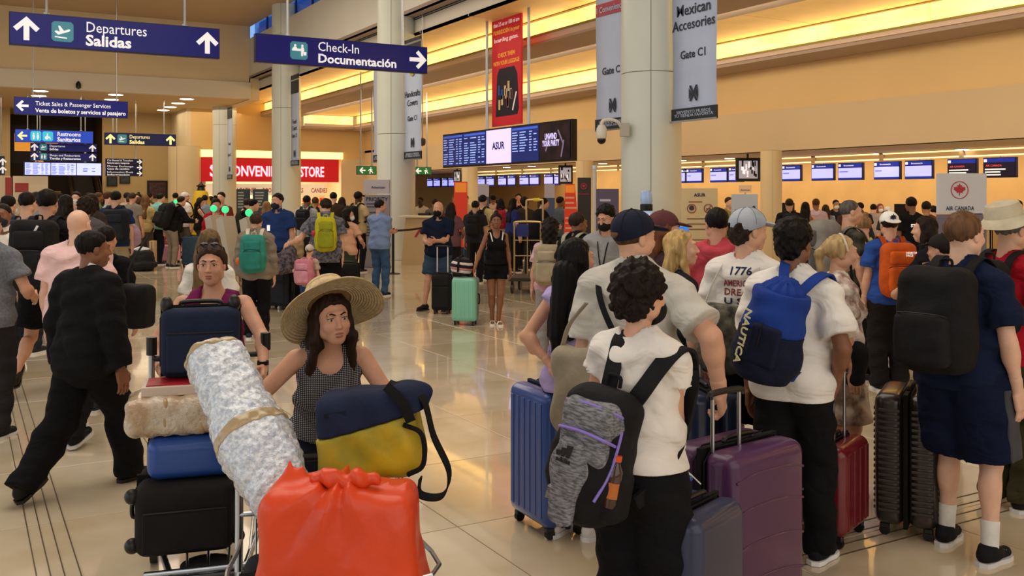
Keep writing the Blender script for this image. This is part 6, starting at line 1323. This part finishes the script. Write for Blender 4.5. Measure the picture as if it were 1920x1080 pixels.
# stanchions and belts
sm = mat('stanchion', '141414', .3)
def stanchion(px, d, label, to=None, h=.95, grp=None):
    p = G(px, d); t = empty('stanchion', p, 0, label, 'barrier post', grp); MB().lathe([(.17, 0), (.17, .012), (.05, .03), (.03, .035)], 24).build('base', sm, t, True); MB().cyl((0, 0, .03), (0, 0, h), .032, n=14).build('post', sm, t, True); MB().cyl((0, 0, h), (0, 0, h+.05), .038, n=14).build('head', sm, t, True)
    if to is not None:
        v = to-p; v.z = 0; L_ = v.length; u = v.normalized(); MB().ribbon([(0, 0, h-.02), u*L_*.5+Vector((0, 0, h-.035)), u*L_+Vector((0, 0, h-.02))], Vector((0, 0, 1)), .05, .003).build('belt', mat('belt', '1c1a1c', .7), t)
    return t
stanchion(737, 22.6, 'black belt post standing by the man in the light blue polo', to=G(792, 24.6), h=1.03)
ps = [(862, 21.5), (878, 19.5), (905, 22.5), (921, 25), (955, 22.5), (975, 25), (986, 22), (999, 26), (845, 23.5), (951, 27), (1010, 23.5)]
for i, (px, d) in enumerate(ps):
    nx = ps[(i+1) % len(ps)]; stanchion(px, d, ORD[sorted(q[0] for q in ps).index(px)]+' black queue barrier post from the left, between the masked man and the brass cart', to=G(*nx) if i in (0, 2, 4, 6, 7) else None, grp='queue barrier posts in the middle of the hall')
for px, d, l_ in ((1655, 14.5, 'left'), (1700, 15.5, 'right')): stanchion(px, d, l_+' one of two queue barrier posts left of the maple leaf board', to=G(px+45, d+.6), grp='queue posts on the right')
# blue plastic chair-like stand and black rolling rack in the queue
t = empty('bag_sizer', G(893, 23.3), -AZ, 'blue metal bag sizer frame behind the queue posts', 'frame'); bs = mat('sizer', '2c4470', .4)
for sx in (-.28, .28):
    for sy in (-.2, .2): MB().cyl((sx, sy, 0), (sx, sy, 1.0), .02).build('leg', bs, t)
for sy in (-.2, .2): MB().cyl((-.28, sy, 1.0), (.28, sy, 1.0), .02).build('top_bar', bs, t); 
box('panel', (0, 0, .85), (.56, .38, .03), bs, t)
# brass baggage cart
t = empty('baggage_cart', G(989, 18.5), -AZ+rad(-12), 'brass tall baggage cart with a yellow grip and dark platform', 'cart'); br = metal('c2a878', .3)
w_ = .26
MB().tube(spline([(-w_, 0, .3), (-w_, 0, 1.15), (-w_, 0, 1.30), (-w_+.06, 0, 1.34), (w_-.06, 0, 1.34), (w_, 0, 1.30), (w_, 0, 1.15), (w_, 0, .9)], 5), .020).build('lower_frame', br, t, True)
MB().tube(spline([(-.02, 0, 1.34), (-.02, 0, 1.7), (.02, 0, 1.76), (.25, 0, 1.76), (.30, 0, 1.70), (.30, 0, 1.1)], 5), .020).build('upper_frame', br, t, True)
MB().tube([(.12, 0, 1.765), (.24, 0, 1.765)], .035, 12).build('grip', mat('grip_yellow', 'e0c818', .4), t, True); box('info_plate', (-.10, 0, 1.17), (.24, .03, .24), mat('bluepl', '20286a', .4), t, .004)
for z_ in (.98, .68): MB().tube([(-w_, 0, z_), (w_, 0, z_)], .010, 6).build('cross_bar', br, t)
MB().tube([(0, 0, .3), (0, 0, 1.3)], .012, 6).build('centre_bar', br, t)
box('platform', (.1, -.1, .27), (.72, .9, .07), mat('cart_deck', '2c2620', .5), t, .01)
for sx in (-.2, .4):
    for sy in (-.45, .25): o = box('wheel_fork', (sx, sy, .19), (.05, .06, .1), sm, t); MB().cyl((sx-.02, sy, .1), (sx+.02, sy, .1), .1, n=20).build('wheel', plastic('18181a'), o)
# white light-blue display bust
t = empty('display_bust', G(1212, 8.9), -AZ, 'pale blue display figure with a clear head and black band by the column', 'display'); pb = mat('pale_plastic', 'b8ccec', .3, emit=.15)
MB().lathe([(.16, 0), (.16, .02), (.04, .04), (.035, 1.25), (.16, 1.40), (.185, 1.55), (.13, 1.62), (.055, 1.68), (.05, 1.71)], 24).build('torso', pb, t, True); MB().lathe([(.055, 1.705), (.058, 1.71), (.058, 1.765), (.05, 1.77)], 24).build('black_band', black, t, True); MB().lathe([(.05, 1.77), (.056, 1.80), (.056, 1.85), (.04, 1.89), (.001, 1.90)], 24).build('clear_head', mat('clearhead', '9cb4e0', .1, coat=.6), t, True)
# self service kiosks with green lights
go = scr('3cd488', .75); kw = mat('kiosk_body', 'bdb4a4', .35)
def kiosk(px, py, d, label, rz=0, h=1.55):
    t = empty('kiosk', G(px, d), HR(rz), label, 'kiosk'); z_ = ZY(py, d)
    MB().prism([(-.16, 0), (.02, 0), (.28, 1.42), (.14, 1.48)], .36, Matrix.Rotation(pi/2, 4, 'Z') @ Matrix.Translation((0, -.18, 0))).build('body', kw, t)
    box('screen', (0, .14, 1.12), (.30, .03, .42), scr('38507c', .4), t, .01, rot=Matrix.Rotation(rad(-10), 3, 'X')); MB().sph((0, .21, z_), .065, 16, 10).build('status_light', go, t, True); MB().cyl((0, .21, 1.40), (0, .21, z_), .02).build('light_post', kw, t); box('base', (0, .0, .02), (.55, .5, .04), black, t); return t
kiosk(418, 391, 18, 'self service kiosk with a green light in front of the red shirted woman', -70); kiosk(441, 393, 17, 'self service kiosk with a green light left of the teal backpack', -70); kiosk(486, 399, 16.5, 'self service kiosk with a green light behind the teal backpack', -70)
kiosk(316, 378, 29, 'distant kiosk with a small green light near the aqua shirt', 60); kiosk(357, 386, 30, 'distant kiosk with a small green light near the white capped man', 60)
t = empty('inflatable_display', G(377, 30), 0, 'yellow conical display with a black top near the store', 'display'); MB().lathe([(.3, 0), (.3, 1.2), (.36, 1.35), (.2, 1.95), (.12, 2.0)], 20).build('cone', mat('ylw', 'd8b020', .5), t, True); MB().lathe([(.13, 1.99), (.1, 2.1), (.16, 2.14), (.05, 2.2), (.001, 2.3)], 16).build('tip', black, t, True)
# ---------------------------------------------------------------- middle distance and crowd
PR = random.Random(11)
SPOTS = [(Vector((C3[1].x, C3[1].y)), .95), (Vector((C2[1].x, C2[1].y)), .95), (Vector((C1[1].x, C1[1].y)), .95), (Vector((C0[1].x, C0[1].y)), .95)]
SPOTS += [(Vector((o.location.x, o.location.y)), .5 if o.name.startswith(('person', 'suitcase', 'kiosk', 'service')) else .4) for o in bpy.data.objects if o.parent is None and o.name.split('.')[0] in ('person', 'kiosk', 'sign_board', 'service_desk', 'inflatable_display', 'display_bust', 'pull_up_banner', 'baggage_cart', 'stanchion', 'poster_stand', 'bag_sizer')]
def fp(px, ty, d, hd, label, **k):
    d0 = d
    for _ in range(14):
        g = G(px, d).to_2d()
        if all((g-q).length > r for q, r in SPOTS): break
        d += .35
    SPOTS.append((G(px, d).to_2d(), .55))
    h = min(1.92, HC-(ty-YH)/FP*d); k.setdefault('lod', 1 if d < 19 else 2)
    return person(G(px, d), hd, h, label, **k)
M1 = fp(712, 375, 17.6, 25, 'man in a light blue polo and jeans standing with folded arms', top='polo', topc='7d93bd', loose=.012, botc='3e5a80', legw=.0, shoe='20242c', sole='e8e8e8', hairc='1c1612', look=(30, 0), lh=(.05, .28, 1.16), rh=(-.02, .30, 1.18), curl=(.7, .7), bw=1.08, sk='tan')
M2 = fp(822, 378, 15.4, 190, 'bald masked man in a navy polo and denim shorts with hands together', top='polo', topc='141c30', loose=.02, bottom='shorts', botc='33465c', legw=.02, shoe='1a1a1e', sole='202024', hair='bald', mask='121216', lh=(-.03, .30, 1.13), rh=(.10, .30, 1.10), curl=(.7, .7), bw=1.12, bd=1.15, sk='tan', rf=(.2, .12, 0, 0, 30))
M3 = fp(930, 400, 13.7, 170, 'woman in a black romper with a hand on the striped bag', fem=True, sk='brown', top='tank', topc='111114', hem=.95, bottom='shorts', botc='111114', bhem=.42, hair='bun', hairc='1c120e', look=(8, 0), shoe='sandal', sole='efe9e0', rh=(.36, .12, .88), lh=(-.22, .05, .84), lf=(-.03, .05, 0), rf=(.05, -.05, 0), lod=0, face=2, bw=.92)
for sd in (-1, 1): MB().ribbon(spline([M3.T @ Vector((sd*.07, .125, 1.30)), M3.T @ Vector((sd*.10, .07, 1.44)), M3.T @ Vector((sd*.10, -.05, 1.45))], 4), Vector((1, 0, 0)), .018, .006).build('white_strap', fab('d8d0c0'), M3.o)
M4 = fp(521, 363, 16, 195, 'masked airline agent in a dark blue polo with a badge', top='polo', topc='24386a', loose=.02, botc='23283a', hairc='20150f', mask='20283e', look=(10, 0), bw=1.15, sk='tan')
o = MB().box((0, 0, 0), (.05, .008, .09)).build('badge', white, M4.o); o.matrix_basis = M4.T @ Matrix.Translation((.07, .165, 1.22))
M5 = fp(480, 400, 12.4, -6, 'person in a taupe long sleeved top with a teal and white backpack', fem=True, top='long', topc='857a6c', loose=.03, botc='131316', legw=.01, hair='short', hairc='3a2c1e', bw=1.1, lod=0)
bp5 = backpack(M5, '2f8378', '2a7a70', 'teal and cream backpack on the person in taupe', w=.34, h=.52, d=.2, c3='c9c2b2', lod=0, back=-.15); o = MB().sph((-.19, -.25, 1.10), .05, 12, 8).build('orange_bottle', mat('ob', 'c8622c', .4), bp5, True)
M6 = fp(610, 372, 14.5, -12, 'man in a grey plaid shirt and black shorts reaching left', top='tee', topc='6c6c78', loose=.035, hem=.80, bottom='shorts', botc='101013', legw=.03, hairc='231a14', bw=1.12, lh=(-.52, .20, 1.08), lp=(-.4, -.5, -1), lod=0, topm=mat('plaid', '74747e', .9, bump=.3, bscale=14, var=.45, vscale=26, color2='3a3c4c', stretch=(1, 1, 1)), lean=6, look=(-25, 0))
bp6 = backpack(M6, 'b4ae1e', '8e9020', 'lime yellow hiking backpack with grey sides on the plaid shirt', w=.30, h=.50, d=.18, c3='b4ae1e', lod=0, back=-.16); MB().sph((-.16, -.26, 1.22), .045, 12, 8).build('red_pouch', mat('rp', 'b02030', .5), bp6, True)
M7 = person(G(580, 13.6), 15, 1.14, 'small child with a pink patterned backpack and cap', lod=1, fem=True, sk='light', top='tee', topc='b8a090', bottom='shorts', botc='2c4a7c', legw=.02, hair='short', hairc='6a4c34', cap='cap', capc='c4b8ac', lh=(-.35, .2, 1.1))
backpack(M7, 'c47a8a', 'd494a4', 'pink patterned child backpack', w=.42, h=.55, d=.22, top=1.46, c3='b86478')
M8 = fp(652, 391, 17, 15, 'woman with a white mask, peach sleeves and an olive skirt', fem=True, top='tee', topc='d8a484', bottom='skirt', botc='3c4434', bhem=.35, hair='bob', hairc='1a120e', mask='e4e4e4', look=(60, 0), rh=(.25, .18, 1.05), sk='tan')
M10 = fp(1032, 414, 10.9, 10, 'woman with dark curls, pink top and grey trousers carrying a beige pack', fem=True, sk='tan', top='tee', topc='c49aa6', botc='94908e', legw=.01, hair='curly', hairc='130e0c', lod=0)
backpack(M10, '9c8e74', 'aa9b80', 'beige hiking backpack with pale straps on the curly haired woman', w=.34, h=.50, d=.22, c3='b8ae98', lod=0)
S = SDF(); S.cone(M10.T @ Vector((0, -.08, 1.62)), M10.T @ Vector((0, -.13, 1.42)), .11, .08, .03); sdf_obj('hair_length', [S.mesh(.01, noise=lambda X, Y, Z: .008*np.sin(70*X)*np.sin(70*Z))], hairm('130e0c'), M10.o)
M11 = fp(1082, 400, 10.2, 45, 'man in a black vest with white sleeves beside the beige backpack', sk='brown', top='tee', topc='14161e', loose=.03, botc='121216', hair='short', hairc='2a201a', look=(20, 0), lod=0, rh=(.2, .3, 1.0)); strapset(M11, fab('9a9484'), -.13, root=M11.o)
M12 = fp(1137, 387, 9.7, 205, 'masked young man in a grey jacket with a lanyard looking down', sk='tan', top='long', topc='8d8c8c', loose=.012, botc='24242a', hair='thick', hairc='120d0b', mask='0f0f12', look=(10, -18), lod=0, face=2)
MB().tube(spline([M12.T @ Vector(p) for p in ((-.07, .0, 1.47), (-.05, .12, 1.36), (0, .15, 1.12), (.05, .12, 1.36), (.07, 0, 1.47))], 5), .006).build('lanyard', fab(BK), M12.o)
fp(392, 431, 7.3, 0, 'woman with light brown hair and white top behind the magenta tank top woman', fem=True, top='tee', topc='e0dcd4', botc='1c1c20', hair='long', hairc='6a5434', bw=.9)
# left side, near the kiosks
M20 = fp(217, 356, 17, -3, 'man in a navy tee and khaki trousers with a wide black backpack', top='tee', topc='22315c', loose=.02, botc='a89878', legw=.015, hairc='14100c', bw=1.15); backpack(M20, '1c2028', '22262e', 'wide black backpack on the man in khaki trousers', w=.42, h=.52, d=.22, x=.08)
fp(243, 368, 25, 6, 'woman with brown hair and a pale pink bag behind the navy tee man', fem=True, top='tee', topc='6a4c50', botc='5a4030', hair='bun', hairc='4a3424')
t = empty('shoulder_bag', G(247, 17.5, .85), 0, 'pale mauve soft shoulder bag hanging beside the khaki trousers', 'bag'); S = SDF(); S.ell((0, 0, .25), (.17, .12, .22)); S.cone((0, 0, .3), (-.05, 0, .62), .08, .02, .04); sdf_obj('bag_body', [S.mesh(.014, noise=clothnoise(.008, 2))], fab('b294a8'), t)
fp(261, 370, 25.5, 20, 'woman with a white mask and dark dungarees near the mauve bag', fem=True, top='tee', topc='3a3c44', botc='2a2c34', hair='bob', hairc='4a2c20', mask='e0e0e0', look=(40, 0))
fp(294, 362, 25.5, 35, 'man in an aqua tee with a cap beside the kiosks', top='tee', topc='7fb8b0', loose=.03, botc='1c2028', hairc='1c1612', bw=1.1, lean=8)
q = fp(321, 364, 24.5, 40, 'bending man in a black jacket with a big black backpack near the kiosks', top='jacket', topc='151516', botc='8c8070', hairc='2a1a14', lean=22, lh=(-.1, .5, 1.1), rh=(.2, .5, 1.1)); backpack(q, '141416', '1a1a1c', 'big black backpack on the bending man', w=.4, h=.6, d=.25)
q = fp(346, 360, 27.5, 40, 'man in a white tee and pale cap with black shoulder straps', top='tee', topc='dcd6d0', loose=.03, bottom='shorts', botc='5c584a', hairc='4a3a2c', cap='cap', capc='d0ccc4', look=(20, 0)); strapset(q, fab(BK), -.13, root=q.o); backpack(q, '161618', '161618', 'black backpack low on the man in a white tee and cap', w=.4, h=.5, d=.25, top=1.2)
q = fp(374, 371, 27, 65, 'woman in a black vest with long dark hair looking at her phone', fem=True, top='tank', topc='161416', botc='2c2e3a', hair='long', hairc='1c100c', look=(5, -20), lh=(.0, .36, 1.15), rh=(.08, .38, 1.15), sk='tan')
MB().box((.04, .42, 1.18), (.08, .012, .15), bevel=.004).build('phone', black, q.o)
q = fp(405, 372, 18.6, 170, 'woman in a bright red shirt beside the green lit kiosks', fem=True, top='long', topc='a81420', botc='16161a', hair='bun', hairc='1c120e', sk='tan', mask='b4a8b4', look=(-20, -15), lh=(-.3, .25, 1.05))
fp(415, 357, 22, 190, 'man in a rust shirt behind the red shirted woman', top='tee', topc='6c3024', botc='202024', hairc='14100e')
fp(438, 366, 20.5, 60, 'man in a dark green jacket bending at the kiosks', top='jacket', topc='1c241c', botc='22242a', hairc='2c1c14', lean=25)
fp(452, 369, 19.5, 60, 'person in a black jacket with a hood bending beside the dark green jacket', top='hoodie', topc='101012', botc='1a1a1e', hairc='100c0a', lean=20)
fp(500, 378, 20, -20, 'woman with long light brown hair behind the teal backpack', fem=True, top='tee', topc='8a6c50', botc='2a2a30', hair='long', hairc='8a6a44')
person(G(305, 26.5), 30, 1.3, 'small girl in a pink dress pushing a pink toy case', lod=2, fem=True, sk='light', top='tank', topc='a85c58', bottom='skirt', botc='a85c58', hair='bun', hairc='8a6440', rh=(.1, .4, .95), lh=(0, .4, .95), look=(20, -15), shoe='c09080')
suitcase(G(318, 26.3), HR(35), 'small pink and white toy case pushed by the little girl', 'd48aa8', w=.55, d=.35, h=.50, ribs='', lod=2)
suitcase(G(365, 24.6), HR(10), 'dark teal blue large case standing alone behind the tank top woman', '2c4050', w=.58, d=.3, h=.80, ribs='', lod=2, hard=False)
t = empty('duffel_bag', G(264, 23.5), HR(0), 'black duffel bag with a white jacket on it on the floor', 'bag'); S = SDF(); S.rb((0, 0, .26), (.30, .24, .26), None, .18, .02); S.ell((.05, -.05, .15), (.36, .26, .16), k=.05); sdf_obj('bag_body', [S.mesh(.02, noise=clothnoise(.012, 2))], fab('1a1c1e'), t); S = SDF(); S.ell((.02, 0, .52), (.2, .16, .06)); sdf_obj('folded_jacket', [S.mesh(.016, noise=clothnoise(.01, 2))], fab('b8bcc4'), t)
t = empty('tall_box', G(287, 23.8), HR(0), 'tall narrow cardboard box standing between duffel and pink dress', 'box'); box('box_body', (0, 0, .36), (.12, .2, .72), mat('cardb', 'c0a078', .7), t, .004); box('box_tape', (0, -.102, .36), (.03, .004, .7), mat('tape2', '8a6a48', .5), t)
# far left crowd: (px, top row, depth, heading, shirt, trousers, hair, hair colour, words)
CR = [(15, 367, 12.5, 5, '4a4c56', '22242a', 'short', '16110e', 'man in a slate shirt at the far left behind the masked man'),
 (68, 361, 12.8, 15, '8c8a88', '2c2e36', 'short', '241a14', 'man in a pale grey collared shirt left of the tall backpacker'),
 (80, 351, 26, 180, '2c2a2c', '1c1c20', 'short', '120e0c', 'far man in charcoal below the red plate'),
 (95, 353, 27, 10, '3a2a28', '1c1c20', 'short', '120e0c', 'far man in dark brown left of the stairs'),
 (110, 356, 24, 0, '282a34', '202024', 'short', '20150f', 'far man in dark blue in front of the stairs'),
 (123, 366, 14, 20, '2a2426', '202024', 'long', '1a110d', 'woman with long dark hair above the bald man'),
 (143, 359, 20, 170, 'a89c88', '2a2a30', 'short', '16100d', 'masked man in a beige shirt facing us above the bald man'),
 (161, 373, 13, -20, '5a5458', '202024', 'curly', '241812', 'woman with curly brown hair behind the suited man'),
 (172, 364, 15.5, 10, '3c342c', '202024', 'long', '2a1a12', 'woman with wavy brown hair right of the curly haired one'),
 (184, 349, 25, 60, '5a6c48', '2a2c30', 'short', '4a3424', 'far person in a moss green shirt near the escalator'),
 (166, 352, 28, 0, 'cfc8bc', '2a2c30', 'short', '2a1c14', 'far person in an off white shirt near the escalator'),
 (203, 358, 20, 60, 'a8b8c4', '2a3040', 'short', '4c2a1c', 'person in a pale blue shirt left of the navy tee man'),
 (238, 355, 26, -10, 'b4a08c', '3a3430', 'short', '1a120e', 'far man in a tan shirt behind the navy tee man'),
 (248, 361, 24, 10, '7c7468', '2c2c30', 'buzz', '3a2c20', 'far man in a stone shirt right of the navy tee man'),
 (259, 363, 27, 180, '6c3438', '2c2c30', 'bun', '1a100c', 'far woman in a wine red top near the beige column'),
 (270, 361, 29, 0, 'c8b48c', '3a3430', 'bob', '8a6a40', 'far woman in a sand top near the beige column'),
 (280, 358, 31, 20, '4a3c34', '202024', 'short', '1a100c', 'far man in dark tan near the beige column'),
 (273, 367, 24, 10, 'b8a06c', '5a4c3a', 'long', '6a4c30', 'woman with a straw coloured hat shape of hair left of the aqua tee'),
 (329, 361, 30, 0, '384048', '202024', 'short', '14100c', 'far man in steel blue behind the kiosks'),
 (384, 366, 27, 0, '7c8894', '202024', 'short', '14100c', 'man in a blue grey shirt in front of the yellow display'),
 (395, 368, 30, 30, 'a0a4a4', '2a2a30', 'short', '20160f', 'far man in a silver grey shirt at the store entrance'),
 (575, 367, 22, 10, 'a8aeb4', '2a2a30', 'short', '100c0a', 'man in a pale grey vest with a black pack near the store'),
 (591, 370, 23, 5, '26262c', '2a2a30', 'short', '4a3222', 'man in a black tee left of the plaid shirt'),
 (625, 359, 24, 5, '3c3024', '22222a', 'short', '17110d', 'man in a dark olive shirt beyond the lime backpack'),
 (641, 370, 25, 0, 'b08868', '3c342c', 'long', '2a1c14', 'woman with long hair and a peach top beyond the lime backpack'),
 (671, 355, 23, 30, 'c0ac84', '18181c', 'short', '0e0a08', 'dark skinned man in a cream tee and cap left of the priority pillar'),
 (789, 370, 27.5, 200, 'd8cfc0', '2a2a30', 'short', '0c0908', 'agent in a cream shirt sitting at the pale service desk'),
 (845, 380, 19, 10, '6a4a50', '1c1c22', 'long', '22150f', 'woman with dark hair right behind the masked man in navy'),
 (852, 366, 28, 170, 'b8b0a8', '2a2a30', 'bob', '7a5434', 'woman with light brown hair below the orange banner'),
 (861, 357, 26, 175, 'd4c4b8', '2a2a30', 'short', '3a1c18', 'person in a red cap below the orange banner'),
 (873, 366, 27, 180, 'cfc070', '2a2a30', 'short', '120c0a', 'man in a pale yellow polo at the counters'),
 (891, 377, 19.5, 10, '2a2a30', '1c1c22', 'short', '1c140f', 'man with a black pack before the queue posts'),
 (905, 366, 21, 30, 'd2c08a', '2c3040', 'short', '1c140f', 'man in a straw yellow tee right of the black pack'),
 (925, 365, 27, 0, 'c8a890', '2a2a30', 'short', '17100c', 'man in a salmon patterned shirt at the counters'),
 (939, 372, 24, 5, 'b8b0b0', '2a2a30', 'long', '130d0b', 'woman with long black hair and a red pack at the counters'),
 (962, 372, 23, 60, '28306a', '1c1c22', 'long', '1c120e', 'woman in a royal blue top at the counters'),
 (972, 363, 27, 180, '1c1c20', '1c1c22', 'short', '120c0a', 'agent in black behind the woman in royal blue'),
 (983, 371, 22, -20, '3a3438', '1c1c22', 'curly', '1c120e', 'curly haired person in charcoal left of the brass cart'),
 (1003, 368, 21, 60, '16161a', '1c1c22', 'short', '231711', 'man in a black tee bending behind the brass cart'),
 (1050, 369, 22, 60, '5c6670', '2a2a30', 'short', '231711', 'man in a blue grey tee left of the slanted orange banner'),
 (1074, 374, 24, 0, '9c8c84', '2a2a30', 'short', '231711', 'man in a stone tee beside the dark leaf panel'),
 (1366, 370, 22, 150, '8f8450', '2a2a30', 'short', '3a2a1c', 'person in an olive yellow shirt left of the white floor sign'),
 (1381, 372, 24, 10, '3a3430', '2a2a30', 'short', '1c120e', 'person in dark brown behind the white floor sign'),
 (1480, 373, 20, 10, '1c1c20', '1c1c22', 'short', '2a1c14', 'man in black with a pack right of the slim column'),
 (1510, 379, 21, 20, '8a6458', '1c1c22', 'long', '130d0b', 'woman in a black vest top right of the slim column'),
 (1530, 373, 22, 5, 'b8a4b4', '2a2a30', 'short', '4a3020', 'man in a lavender shirt at the counters'),
 (1567, 375, 25, 180, '23242c', '1c1c22', 'short', '120c0a', 'masked agent in black behind the counter above the grey backpack'),
 (1622, 377, 22, -10, '2a2a34', '1c1c22', 'short', '120c0a', 'man in dark blue leaning at the counter above the lime top'),
 (1638, 380, 23, 20, 'a89a94', '2a2a30', 'short', '17100c', 'man in a putty shirt leaning at the counter above the lime top'),
 (1650, 382, 25, 180, 'cdb8ac', '2a2a30', 'bob', '7a3c24', 'red haired masked agent behind the counter'),
 (1666, 388, 20, -5, '2c3038', '1c1c22', 'bald', '17100c', 'person in a pale cap just above the leaf cap boy'),
 (1709, 370, 15.5, -5, '141416', '1a1a1e', 'short', '120c0a', 'man in a black printed tee above the girl facing left'),
 (1737, 378, 17.5, 10, '6c3c22', '2a1c16', 'short', '17100c', 'person in a rust brown top right of the black printed tee'),
 (1750, 386, 19, -20, '2a2420', '1c1c20', 'short', '1c120e', 'person in dark brown left of the maple leaf board'),
 (1908, 376, 17, 190, '4c4c44', '2a2a30', 'short', '17100c', 'agent in olive grey behind the counter at the far right edge'),
 (1587, 384, 24, 0, '4c3430', '1c1c22', 'short', '1c120e', 'person in dark maroon behind the grey cropped man'),
 (1548, 384, 22, 15, '7c8490', '1c1c22', 'bob', '3a2418', 'woman in a slate blue top behind the grey backpack'),
 (815, 373, 26, 10, '5a5048', '1c1c22', 'short', '2a1c14', 'man in a brown grey shirt left of the orange banner'),
 (1018, 380, 25, 0, 'b8a898', '1c1c22', 'bun', '1a110d', 'woman in an oatmeal top right of the brass cart')]
SK = ['light', 'tan', 'tan', 'brown', 'olive', 'pale']
for i, (px, ty, d, hd, tc_, bc, hr, hc_, words) in enumerate(CR):
    fem = hr in ('long', 'bun', 'bob') or 'woman' in words; k = {}
    if 'bending' in words or 'leaning' in words: k.update(lean=18, lh=(-.2, .45, 1.1), rh=(.2, .45, 1.1))
    if 'mask' in words: k['mask'] = 'e4e4e4'
    if 'red cap' in words: k.update(cap='cap', capc='b02030')
    if 'pale cap' in words: k.update(cap='capback', capc='d8d4cc')
    if 'cream tee and cap' in words: k.update(cap='cap', capc='14120f')
    if PR.random() < .4 and 'lean' not in k: k['rh'] = (.2, .25, 1.05)
    q = fp(px, ty, d, hd, words, fem=fem, sk='dark' if 'dark skinned' in words or 'sitting' in words else SK[i % 6], top='tank' if 'vest' in words and fem else PR.choice(['tee', 'tee', 'polo']), topc=tc_, botc=bc, hair=hr, hairc=hc_, loose=.015, bw=1.0+.12*PR.random(), bd=1+.2*PR.random(), **k)
    if 'pack' in words and 'backpacker' not in words and 'lime backpack' not in words and 'above the grey backpack' not in words and 'behind the grey backpack' not in words:
        backpack(q, 'a82838' if 'red pack' in words else '161618', '9c2030' if 'red pack' in words else '1c1c1e', ('red' if 'red pack' in words else 'black')+' backpack on the '+' '.join(words.split()[0:7]), w=.32, h=.45, d=.18, lod=1)
    if 'cream tee and cap' in words: backpack(q, '161618', '1c1c1e', 'black backpack on the man in the cream tee and cap', w=.34, h=.45, d=.2)
    if 'printed' in words: text('STAFF', (0, -.155, 1.3), .07, white, q.o, .03, align='CENTER', th=.004).matrix_basis = q.T @ Matrix.Translation((0, -.16, 1.28))
q = fp(50, 361, 11.2, 4, 'man with short dark hair wearing a navy and black backpack at the left', top='tee', topc='8a8684', botc='2c2e36', hairc='17110e', bw=1.1); backpack(q, '1c2634', '141a24', 'navy and black backpack left of the tall backpacker', w=.42, h=.50, d=.22); 
# their luggage
case = suitcase(G(829, 15.0), HR(8), 'black upright case with white handle posts held by the masked man', '1a1b1c', w=.30, d=.26, h=.62, hard=False, ribs='soft', handle=.42, lod=1)
for o in case.children:
    if o.name.startswith('telescopic'): o.data.materials[0] = mat('white_post', 'd8d4cc', .3)
c2 = suitcase(G(873, 13.7), HR(12), 'mint green ribbed hard case with the striped bag on top', '7cbfa6', w=.36, d=.26, h=.68, ribs='v', nr=5, band='8c8f92', lod=1, rough=.4)
t = empty('striped_bag', G(866, 13.7, .70), HR(5), 'round bag with pink, white and black stripes on the mint case', 'bag'); 
for k_, (z0_, z1_, c_) in enumerate(((0, .045, '2a2428'), (.045, .085, 'd8c8c4'), (.085, .12, 'b87c80'), (.12, .16, '1a181c'), (.16, .20, 'd8c8c4'), (.20, .235, '1a181c'), (.235, .3, '3a3438'))):
    S = SDF(); S.ell((0, 0, .13), (.165, .11, .145)); sdf_obj('stripe_band', [S.mesh(.010, cuts=[((0, 0, z1_), (.12, 0, 1)), ((0, 0, z0_), (-.12, 0, -1))])], fab(c_), t)
MB().ribbon(spline([(-.04, -.12, .06), (-.03, -.10, .22), (0, 0, .29), (.03, .10, .22)], 6), Vector((1, 0, 0)), .03, .006).build('strap', fab(BK), t)
suitcase(G(526, 15.6), HR(25), 'dark grey tall case beside the teal backpack person', '22262e', w=.42, d=.28, h=.66, hard=False, ribs='soft', lod=1)
t = empty('jacket_pile', G(533, 15.4, .675), 0, 'patterned grey blanket heaped on the dark grey case', 'blanket'); S = SDF(); S.ell((0, 0, .12), (.24, .16, .15)); S.ell((.1, .05, .24), (.12, .1, .14), k=.05); S.ell((-.02, -.06, .0), (.20, .14, .08), k=.04); sdf_obj('blanket_fold', [S.mesh(.014, noise=clothnoise(.014, 6))], mat('patt', '6c6068', .9, bump=.3, bscale=14, var=.6, vscale=20, color2='2a2830'), t)
suitcase(G(551, 15.9), HR(0), 'black case behind the child with the pink backpack', '131316', w=.40, d=.28, h=.82, hard=False, ribs='soft', lod=1)
t = empty('beach_bag', G(553, 15.6, .82), 0, 'beige sack with straps above the black case', 'bag'); S = SDF(); S.rb((0, 0, .15), (.13, .10, .17), None, .06, .02); sdf_obj('bag_body', [S.mesh(.014, noise=clothnoise(.01, 6))], fab('a48e6c'), t)
suitcase(G(651, 16), HR(0), 'black rounded case behind the straw hat', '141214', w=.40, d=.3, h=.72, hard=False, ribs='soft', lod=1)
suitcase(G(1614, 9.7), HR(0), 'tall black case below the lime green top', '121214', w=.32, d=.28, h=.95, hard=False, ribs='soft', handle=.2, lod=1)
